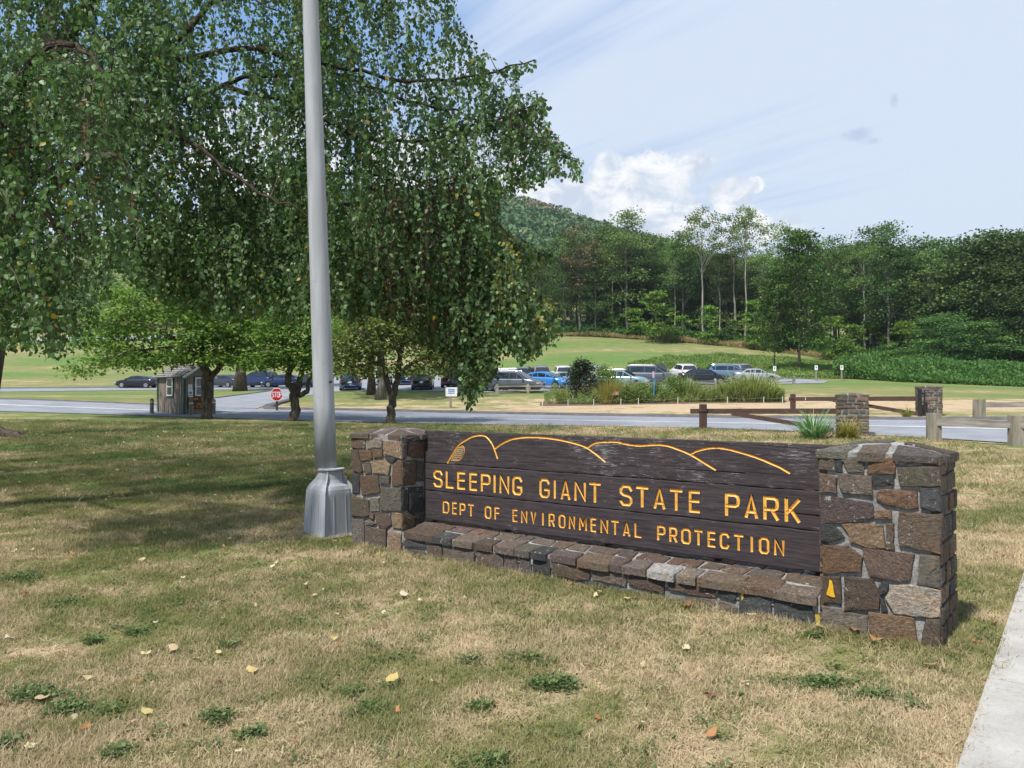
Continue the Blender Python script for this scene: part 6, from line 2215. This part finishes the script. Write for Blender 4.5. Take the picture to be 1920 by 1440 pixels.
b1 = bush(601, 3.0, 1.25, m_olive, 110, .11)
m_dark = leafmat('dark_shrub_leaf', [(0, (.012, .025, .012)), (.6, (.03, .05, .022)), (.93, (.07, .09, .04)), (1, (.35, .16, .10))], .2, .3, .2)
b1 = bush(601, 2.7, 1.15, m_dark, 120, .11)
b2 = bush(602, 2.2, 1.15, m_garden, 90, .10)
b3 = bush(603, 1.6, 1.1, m_brush, 60, .075)
b4 = bush(604, 1.3, 1.2, m_garden, 80, .10)
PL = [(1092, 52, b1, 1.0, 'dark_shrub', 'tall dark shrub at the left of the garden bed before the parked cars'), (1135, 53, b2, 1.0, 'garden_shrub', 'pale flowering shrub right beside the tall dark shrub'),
      (1052, 51, 'yellow', .75, 'garden_plant', 'thin yellow green stems at the left tip of the garden bed'), (1072, 50.5, 'low', .9, 'garden_plant', 'low strap leaved plant under the dark shrub'), (1100, 50.2, 'low', 1.0, 'garden_plant', 'pale low tuft in front of the dark shrub'),
      (1137, 50.6, 'yellow', 1.25, 'garden_plant', 'tall golden stems in front of the pale shrub'), (1155, 50.4, 'yellow', 1.15, 'garden_plant', 'golden grass clump left of the small brown garden sign'), (1178, 50.3, b4, .75, 'garden_plant', 'mixed leafy plant right of the small brown garden sign'),
      (1205, 50.8, b4, .85, 'garden_plant', 'yellow leaved plant left of the blue marker post'), (1228, 50.6, b3, .75, 'garden_plant', 'low green bush at the foot of the blue marker post'), (1262, 51.2, b3, 1.0, 'garden_shrub', 'tall feathery green plant right of the blue marker post'), (1285, 51, 'leafy', 1.15, 'garden_shrub', 'feathery green plant second right of the blue marker post'),
      (1310, 50.6, 'leafy', .8, 'garden_plant', 'upright green plant in the middle of the bed'), (1338, 50.6, 'leafy', .75, 'garden_plant', 'pale upright plant below the right rail posts'), (1362, 50.4, 'leafy', .9, 'garden_plant', 'light green plant left of the bamboo like clump'),
      (1385, 50.4, 'broad', 1.15, 'garden_plant', 'bamboo like pale leaved clump at the right of the bed'), (1412, 50.2, 'broad', 1.25, 'garden_plant', 'tallest bamboo like clump behind the near gate post'), (1438, 50.2, 'broad', 1.05, 'garden_plant', 'bamboo like clump at the right corner of the bed'), (1458, 50.2, 'leafy', .6, 'garden_plant', 'low weeds ending the bed by the far gate post')]
for px_, Y_, v, s_, nm, lab in PL:
    p = gp(px_, Y_)
    t = thing(nm, lab, 'plant', p, random.uniform(0, 6))
    if isinstance(v, str):
        obj('foliage', stalk[v], t)
        if v != 'low':
            for k in range(2):
                o = obj('foliage', stalk['leafy' if v == 'broad' else v], t)
                o.location = (random.uniform(-.7, .7), random.uniform(-.4, .4), 0); o.rotation_euler.z = random.uniform(0, 6); o.scale = (.9, .9, .8)
    else:
        obj('foliage', v[0], t); obj('stem', v[1], t)
    t.scale = (s_,) * 3
scatter_region([(1020, 49.6), (1470, 49.4), (1470, 51.5), (1240, 52.5), (1020, 52.2)], 26000, lambda x, y: .75 + .45 * np.sin(x * 1.9 + np.sin(y * 3)) * np.cos(x * .83) + .25 * np.sin(x * 7.3), .10, 'garden_ground_cover', m_garden, 'tangle of low leaves filling the garden bed', (.60, .18), 1.4, .4)
ribbon('garden_soil', [xy(1012, 49.0), xy(1472, 49.0)], [xy(1012, 52.6), xy(1472, 52.2)], 60, 6, .02, m_soil, 'dark bare soil of the garden bed')
prevp = None
fr_ = thing('rope_fence', 'low white stakes joined by a cord along the garden bed', 'fence', gp(1017, 48.9))
o0 = Vector(fr_.location)
for px_ in (1017, 1065, 1113, 1164, 1197, 1271, 1364, 1432, 1467):
    q = gp(px_, 48.9) - o0
    MB().box((q.x, q.y, q.z + .17), (.014, .014, .24)).obj('stake', m_white, fr_)
    q = q + Vector((0, 0, .36))
    if prevp is not None:
        pts = [prevp.lerp(q, k / 8) - Vector((0, 0, .10 * math.sin(math.pi * k / 8))) for k in range(9)]
        MB().tube(pts, .007, 5).obj('cord', m_wood, fr_)
    prevp = q
p = gp(1226, 50.0)
t = thing('marker_post', 'bright blue slim marker post with pale top in the garden bed', 'post', p)
MB().box((0, 0, .75), (.034, .025, .95), 0, Matrix.Rotation(R(1), 3, 'Y')).obj('shaft', m_blue, t)
MB().box((-.03, -.01, 1.86), (.06, .03, .20)).obj('head', simple('pinkish_label', (.5, .35, .42), (.4, .3, .38)), t)
p = gp(1152, 49.9)
t = thing('garden_sign', 'small slanted brown sign board among the garden plants', 'sign', p)
MB().box((0, 0, .3), (.03, .03, .4)).obj('post', m_brown, t)
MB().box((0, 0, .68), (.28, .22, .02), 0, Matrix.Rotation(R(32), 3, 'X') @ Matrix.Rotation(R(-8), 3, 'Y')).obj('board', simple('faded_brown_board', (.30, .2, .15), (.2, .13, .1)), t)

# ------------------------------------------------------------------ lawn: blades, clover, fallen leaves
def inst_cloud(name, P, rot, scl, coll_objs, label, tiltmax=.25):
    me = bpy.data.meshes.new(name)
    me.vertices.add(len(P)); me.vertices.foreach_set('co', np.asarray(P, np.float32).ravel())
    a = me.attributes.new('rot', 'FLOAT_VECTOR', 'POINT'); a.data.foreach_set('vector', np.asarray(rot, np.float32).ravel())
    a = me.attributes.new('scl', 'FLOAT_VECTOR', 'POINT'); a.data.foreach_set('vector', np.asarray(scl, np.float32).ravel())
    o = obj(name, me)
    tag(o, label, kind='stuff')
    ng = bpy.data.node_groups.new(name, 'GeometryNodeTree')
    ng.interface.new_socket('Geometry', in_out='INPUT', socket_type='NodeSocketGeometry')
    ng.interface.new_socket('Geometry', in_out='OUTPUT', socket_type='NodeSocketGeometry')
    N = ng.nodes
    gi, go = N.new('NodeGroupInput'), N.new('NodeGroupOutput')
    iop = N.new('GeometryNodeInstanceOnPoints')
    ci = N.new('GeometryNodeCollectionInfo')
    ci.inputs['Collection'].default_value = coll_objs
    ci.inputs['Separate Children'].default_value = True
    ci.inputs['Reset Children'].default_value = True
    iop.inputs['Pick Instance'].default_value = True
    for nm_, sk in (('rot', 'Rotation'), ('scl', 'Scale')):
        na_ = N.new('GeometryNodeInputNamedAttribute')
        na_.data_type = 'FLOAT_VECTOR'
        na_.inputs['Name'].default_value = nm_
        if sk == 'Rotation':
            e = N.new('FunctionNodeEulerToRotation')
            ng.links.new(na_.outputs['Attribute'], e.inputs[0])
            ng.links.new(e.outputs[0], iop.inputs[sk])
        else:
            ng.links.new(na_.outputs['Attribute'], iop.inputs[sk])
    ng.links.new(gi.outputs[0], iop.inputs['Points'])
    ng.links.new(ci.outputs[0], iop.inputs['Instance'])
    ng.links.new(iop.outputs[0], go.inputs[0])
    md = o.modifiers.new('scatter', 'NODES')
    md.node_group = ng
    return o


def tuft(seed, n, L, wd, spread):
    r_ = np.random.default_rng(seed)
    V, Fq = [], []
    for i in range(n):
        a, l_ = r_.uniform(0, 6.283), L * r_.uniform(.45, 1.2)
        t_ = spread * r_.uniform(.1, 1.3)
        b = np.array([r_.normal() * .018, r_.normal() * .018, -.004])
        sd = np.array([-math.sin(a), math.cos(a), 0]) * wd / 2
        d1 = np.array([math.cos(a) * math.sin(t_), math.sin(a) * math.sin(t_), math.cos(t_)])
        t2 = t_ + r_.uniform(.2, .9)
        d2 = np.array([math.cos(a) * math.sin(t2), math.sin(a) * math.sin(t2), math.cos(t2)])
        m_ = b + d1 * l_ * .55
        e = m_ + d2 * l_ * .45
        k = len(V)
        V += [b - sd, b + sd, m_ + sd * .8, m_ - sd * .8, e]
        Fq.append([(k, k + 1, k + 2, k + 3), (k + 3, k + 2, k + 4)])
    return V, Fq


def hidden_coll(name, meshes):
    c = bpy.data.collections.new(name)
    for m_ in meshes:
        c.objects.link(bpy.data.objects.new(m_.name, m_))
    return c


tm = []
for k in range(7):
    V, Fq = tuft(k, 12, .050, .0034, .95)
    tm.append(npmesh('grass_tuft', V, [np.array([f_[0] for f_ in Fq]), np.array([f_[1] for f_ in Fq])], m_blade))
gc = hidden_coll('grass_tufts', tm)


def blocked(X, Y_):
    P = np.stack([X - A0.x, Y_ - A0.y], -1)
    x = P @ np.array([E_.x, E_.y]); y = P @ np.array([M_.x, M_.y])
    b = (x > -TL - .01) & (x < .01) & (y > 0.0) & (y < .58)
    q = np.stack([X - P0.x, Y_ - P0.y], -1)
    sx = q @ np.array([sn_.x, sn_.y]); sy_ = q @ np.array([sd_.x, sd_.y])
    b |= (sx > rng.normal(size=len(X)) * .045 + .01) & (sx < 1.62) & (sy_ > -6)
    b |= (np.abs(X - pc.x) + np.abs(Y_ - pc.y)) < .42
    b |= (np.hypot(X - 2.95, Y_ - 4.45) < .0)
    return b


bands = [(1.9, 4.5, 5200, 1.0), (4.5, 7.5, 2600, 1.15), (7.5, 12, 950, 1.5), (12, 20, 300, 2.1), (20, 34, 90, 3.0)]
PP, RT, SC = [], [], []
for a, b, dens, s_ in bands:
    area = .74 * (b * b - a * a)
    n = int(area * dens)
    Y_ = np.sqrt(rng.uniform(a * a, b * b, n))
    X = Y_ * rng.uniform(-.74, .74, n)
    edge_y = np.interp(X, [q[0] for q in na], [q[1] for q in na])
    ok = ~blocked(X, Y_) & (Y_ < edge_y - .05)
    # thin, worn places
    wear = np.sin(X * 1.9 + 1.1 * np.sin(Y_ * 1.7)) * np.cos(Y_ * 2.3 + .8 * X) + .6 * np.sin(X * 5.1 - Y_ * 3.7)
    ok &= (rng.uniform(size=n) < np.clip(.72 + wear * .42, .12, 1))
    X, Y_ = X[ok], Y_[ok]
    wear = wear[ok]
    n = len(X)
    PP.append(np.stack([X, Y_, hgt(X, Y_)], -1))
    RT.append(np.stack([rng.normal(size=n) * .22, rng.normal(size=n) * .22, rng.uniform(0, 6.283, n)], -1))
    h = s_ * rng.uniform(.5, 1.25, n) * np.clip(1 + .25 * wear, .6, 1.4)
    wdt = s_ * rng.uniform(.8, 1.3, n) * (1 if s_ < 2 else 1.2)
    SC.append(np.stack([wdt, wdt, h * (1 if s_ < 1.6 else .75)], -1))
# taller fringe where the mower cannot reach: along the masonry and round the pole
n = 5200
xw = rng.uniform(-TL - .05, .08, n); yw = -np.abs(rng.normal(size=n)) * .035 - .004
sd2 = rng.uniform(size=n) < .12
xw = np.where(sd2, .012 + np.abs(rng.normal(size=n)) * .05, xw); yw = np.where(sd2, rng.uniform(-.05, .6, n), yw)
Xf, Yf_ = A0.x + E_.x * xw + M_.x * yw, A0.y + E_.y * xw + M_.y * yw
an = rng.uniform(0, 6.283, 500); rr2 = .42 + np.abs(rng.normal(size=500)) * .04
dd = np.abs(np.cos(an)) + np.abs(np.sin(an))
Xf = np.concatenate([Xf, pc.x + rr2 / dd * np.cos(an) * 1.05]); Yf_ = np.concatenate([Yf_, pc.y + rr2 / dd * np.sin(an) * 1.05])
kp = np.sin(Xf * 7) + np.sin(Xf * 17 + 2) + rng.normal(size=len(Xf)) * .8 > -.4
Xf, Yf_ = Xf[kp], Yf_[kp]; n = len(Xf)
PP.append(np.stack([Xf, Yf_, hgt(Xf, Yf_)], -1)); RT.append(np.stack([rng.normal(size=n) * .3, rng.normal(size=n) * .3, rng.uniform(0, 6.283, n)], -1))
SC.append(np.stack([rng.uniform(.9, 1.4, n), rng.uniform(.9, 1.4, n), rng.uniform(.8, 2.2, n)], -1))
# scattered longer tufts
n = 5000
Y_ = np.sqrt(rng.uniform(4, 160, n)); X = Y_ * rng.uniform(-.72, .72, n)
ok = ~blocked(X, Y_); X, Y_ = X[ok], Y_[ok]; n = len(X)
PP.append(np.stack([X, Y_, hgt(X, Y_)], -1)); RT.append(np.stack([rng.normal(size=n) * .35, rng.normal(size=n) * .35, rng.uniform(0, 6.283, n)], -1))
SC.append(np.stack([rng.uniform(1.1, 1.9, n), rng.uniform(1.1, 1.9, n), rng.uniform(1.2, 2.1, n)], -1))
PP, RT, SC = map(np.concatenate, (PP, RT, SC))
print('tufts', len(PP))
inst_cloud('grass', PP, RT, SC, gc, 'short dry lawn grass in straw and green patches')

# clover and broad-leaved weeds
V, Fq, RN = [], [], []
r_ = np.random.default_rng(5)
n = 34
Pc = np.stack([r_.normal(size=n) * .032, r_.normal(size=n) * .032, r_.uniform(.012, .042, n)], -1)
cm = leafmesh('clover_tuft', Pc, .016 * r_.uniform(.7, 1.4, n), m_clover, r_.uniform(0, 1, n), r_.normal(size=(n, 3)) * np.array([1, 1, .2]), .3, np.array([[0, 0, 1.6]]), LEAF4, 1.5)
cc = hidden_coll('clover_tufts', [cm])
WP = [(40, 1088, 60, 16), (255, 1190, 38, 10), (175, 1207, 16, 6), (425, 1215, 24, 7), (882, 1243, 22, 9), (60, 1310, 75, 22), (130, 1335, 60, 16), (410, 1352, 36, 13), (205, 1340, 30, 10), (470, 1380, 26, 9), (690, 1330, 24, 18), (660, 1305, 20, 8), (900, 1332, 18, 8), (20, 1400, 30, 8), (215, 1420, 30, 8), (1035, 1290, 60, 14), (1545, 1285, 80, 18), (1640, 1310, 60, 14), (1850, 1200, 26, 22), (1830, 1250, 24, 18), (1520, 1195, 30, 8), (1420, 1155, 40, 6), (990, 1240, 36, 8), (700, 1215, 14, 6), (560, 1085, 50, 7), (480, 1010, 70, 8), (920, 1435, 40, 10), (1860, 1340, 40, 18), (1700, 1330, 30, 10), (340, 1130, 20, 5), (130, 1132, 20, 6)]
PP = []
for x, y, rx, ry in WP:
    for _ in range(int(rx * ry * (.055 if x < 200 else .035)) + 4):
        a, q = random.uniform(0, 6.28), abs(random.gauss(0, .50))
        g_ = gnd(x + rx * q * math.cos(a), y + .8 * ry * q * math.sin(a))
        PP.append((g_.x, g_.y, 0))
for _ in range(1400):
    Y_ = math.sqrt(random.uniform(9, 150)); X = Y_ * random.uniform(-.7, .7)
    PP.append((X, Y_, 0))
PP = np.array(PP)
PP = PP[~blocked(PP[:, 0], PP[:, 1]) & ~blocked(PP[:, 0] + .14, PP[:, 1] - .05)]
PP[:, 2] = hgt(PP[:, 0], PP[:, 1])
n = len(PP)
s_ = rng.uniform(.5, 1.2, n)
inst_cloud('clover', PP, np.stack([np.zeros(n), np.zeros(n), rng.uniform(0, 6.28, n)], -1), np.stack([s_, s_, s_ * .9], -1), cc, 'dark green clover and weed patches in the dry lawn')


def dead_leaf(seed, s_, curl, v):
    r_ = np.random.default_rng(seed)
    k = 12
    V = [(0, 0, .2 * curl * s_)]
    for i in range(k):
        a = 2 * math.pi * i / k
        lob = (.85 + .15 * math.cos(a * 2 + seed)) * (1.06 if i % 2 else .90)
        x, y = math.cos(a) * lob, math.sin(a) * lob * .68
        V.append((x * s_, y * s_, s_ * (curl * (x * x * .8 + .25 * math.sin(3 * a + seed)) + r_.uniform(-.05, .05))))
    Fq = np.array([(0, i + 1, (i + 1) % k + 1) for i in range(k)])
    return npmesh('fallen_leaf', np.array(V), Fq, m_fallen, True, np.full(k, v))


FL = [(325, 1229, .055, .5, .02, 'cream curled leaf lying left of centre on the front lawn'), (473, 1270, .050, .6, .82, 'pale yellow upright leaf on the front lawn below the pole'), (735, 1286, .055, .4, .80, 'yellow brown leaf lying on the front lawn left of centre'),
      (757, 1123, .050, .5, .99, 'cream leaf near the bench wall below the word DEPT'), (1123, 1118, .045, .3, .95, 'pale green grey oak leaf touching the bench wall'), (1175, 1130, .035, .3, .85, 'small pale green leaf before the bench wall'),
      (1288, 1145, .050, .9, .58, 'crumpled reddish brown leaf before the bench wall'), (1410, 1162, .040, .4, .90, 'small cream leaf by the right part of the bench wall'), (1605, 1196, .07, 1.2, .27, 'large orange curled leaf at the foot of the right pillar'),
      (1640, 1212, .065, 1.2, .22, 'second large orange leaf right of its twin at the right pillar'), (1540, 1186, .045, .5, .86, 'cream leaf where bench wall meets right pillar'), (1580, 1187, .035, 1.0, .62, 'dark red curled leaf against the right pillar'),
      (80, 1324, .055, .4, .05, 'cream leaf in the green weed patch at lower left'), (158, 1378, .035, .4, .3, 'orange leaf scrap at lower left'), (410, 1233, .030, .2, .88, 'small pale leaf beside the weed tuft'),
      (275, 1348, .040, .5, .83, 'yellow leaf at lower left'), (1120, 1358, .030, .3, .3, 'tiny orange leaf at lower centre'), (45, 1123, .050, 1.0, .60, 'dark brown upright leaf by the left weed patch'),
      (590, 1125, .040, .3, .86, 'pale leaf on the grass below the pole base'), (545, 975, .045, .6, .25, 'orange leaf just left of the pole base'), (1745, 1258, .040, .5, .2, 'yellowish leaf on the bare earth by the right pillar corner'),
      (430, 1016, .040, .4, .95, 'whitish leaf left of the pole footing'), (655, 1048, .035, .4, .98, 'white leaf in front of the left pillar')]
for k, (x, y, s_, cu, v, lab) in enumerate(FL):
    g_ = gnd(x, y)
    t = link(bpy.data.objects.new('fallen_leaf', dead_leaf(k, s_, cu * .6, v)))
    t.location = (g_.x, g_.y, .028 + .3 * s_)
    t.rotation_euler = (random.uniform(-.4, .2), random.uniform(-.3, .3), random.uniform(0, 6.28))
    tag(t, lab, 'leaf', 'fallen leaves on the lawn')
ll = hidden_coll('litter_leaves', [dead_leaf(100 + k, .030, .5, v) for k, v in enumerate((.02, .25, .6, .82, .95, 1.0, .4, .9))])
n = 1500
Y_ = np.concatenate([np.sqrt(rng.uniform(9, 90, 200)), np.sqrt(rng.uniform(80, 900, n - 200))])
X = Y_ * rng.uniform(-.7, .7, n)
kp = (rng.uniform(size=n) < np.where(X < Y_ * -.1, 1.0, .35)) & ~blocked(X, Y_) & (Y_ < np.interp(X, na[:, 0], na[:, 1]))
X, Y_ = X[kp], Y_[kp]
n = len(X)
s_ = rng.uniform(.6, 1.3, n) * np.clip(Y_ / 10, 1, 2.0)
inst_cloud('leaf_litter', np.stack([X, Y_, hgt(X, Y_) + .035], -1), np.stack([rng.normal(size=n) * .3, rng.normal(size=n) * .3, rng.uniform(0, 6.28, n)], -1), np.stack([s_] * 3, -1), ll, 'small fallen leaves strewn over the shaded lawn')
print('tris', sum(len(o.data.polygons) * 2 for o in sc.objects if o.type == 'MESH'))

# ------------------------------------------------------------------ thin summer air
hz_m = bpy.data.materials.new('air')
hz_m.use_nodes = True
T = NT(hz_m.node_tree)
vo = T.n('ShaderNodeVolumePrincipled', None, Color=(.80, .88, 1.0, 1), Density=.00018, Anisotropy=.3)
T.n('ShaderNodeOutputMaterial', None, Volume=vo.outputs[0])
hb = MB().box((0, 420, 70), (890, 500, 90)).obj('haze', hz_m)
tag(hb, 'thin pale summer haze softening the far ridge', kind='stuff')
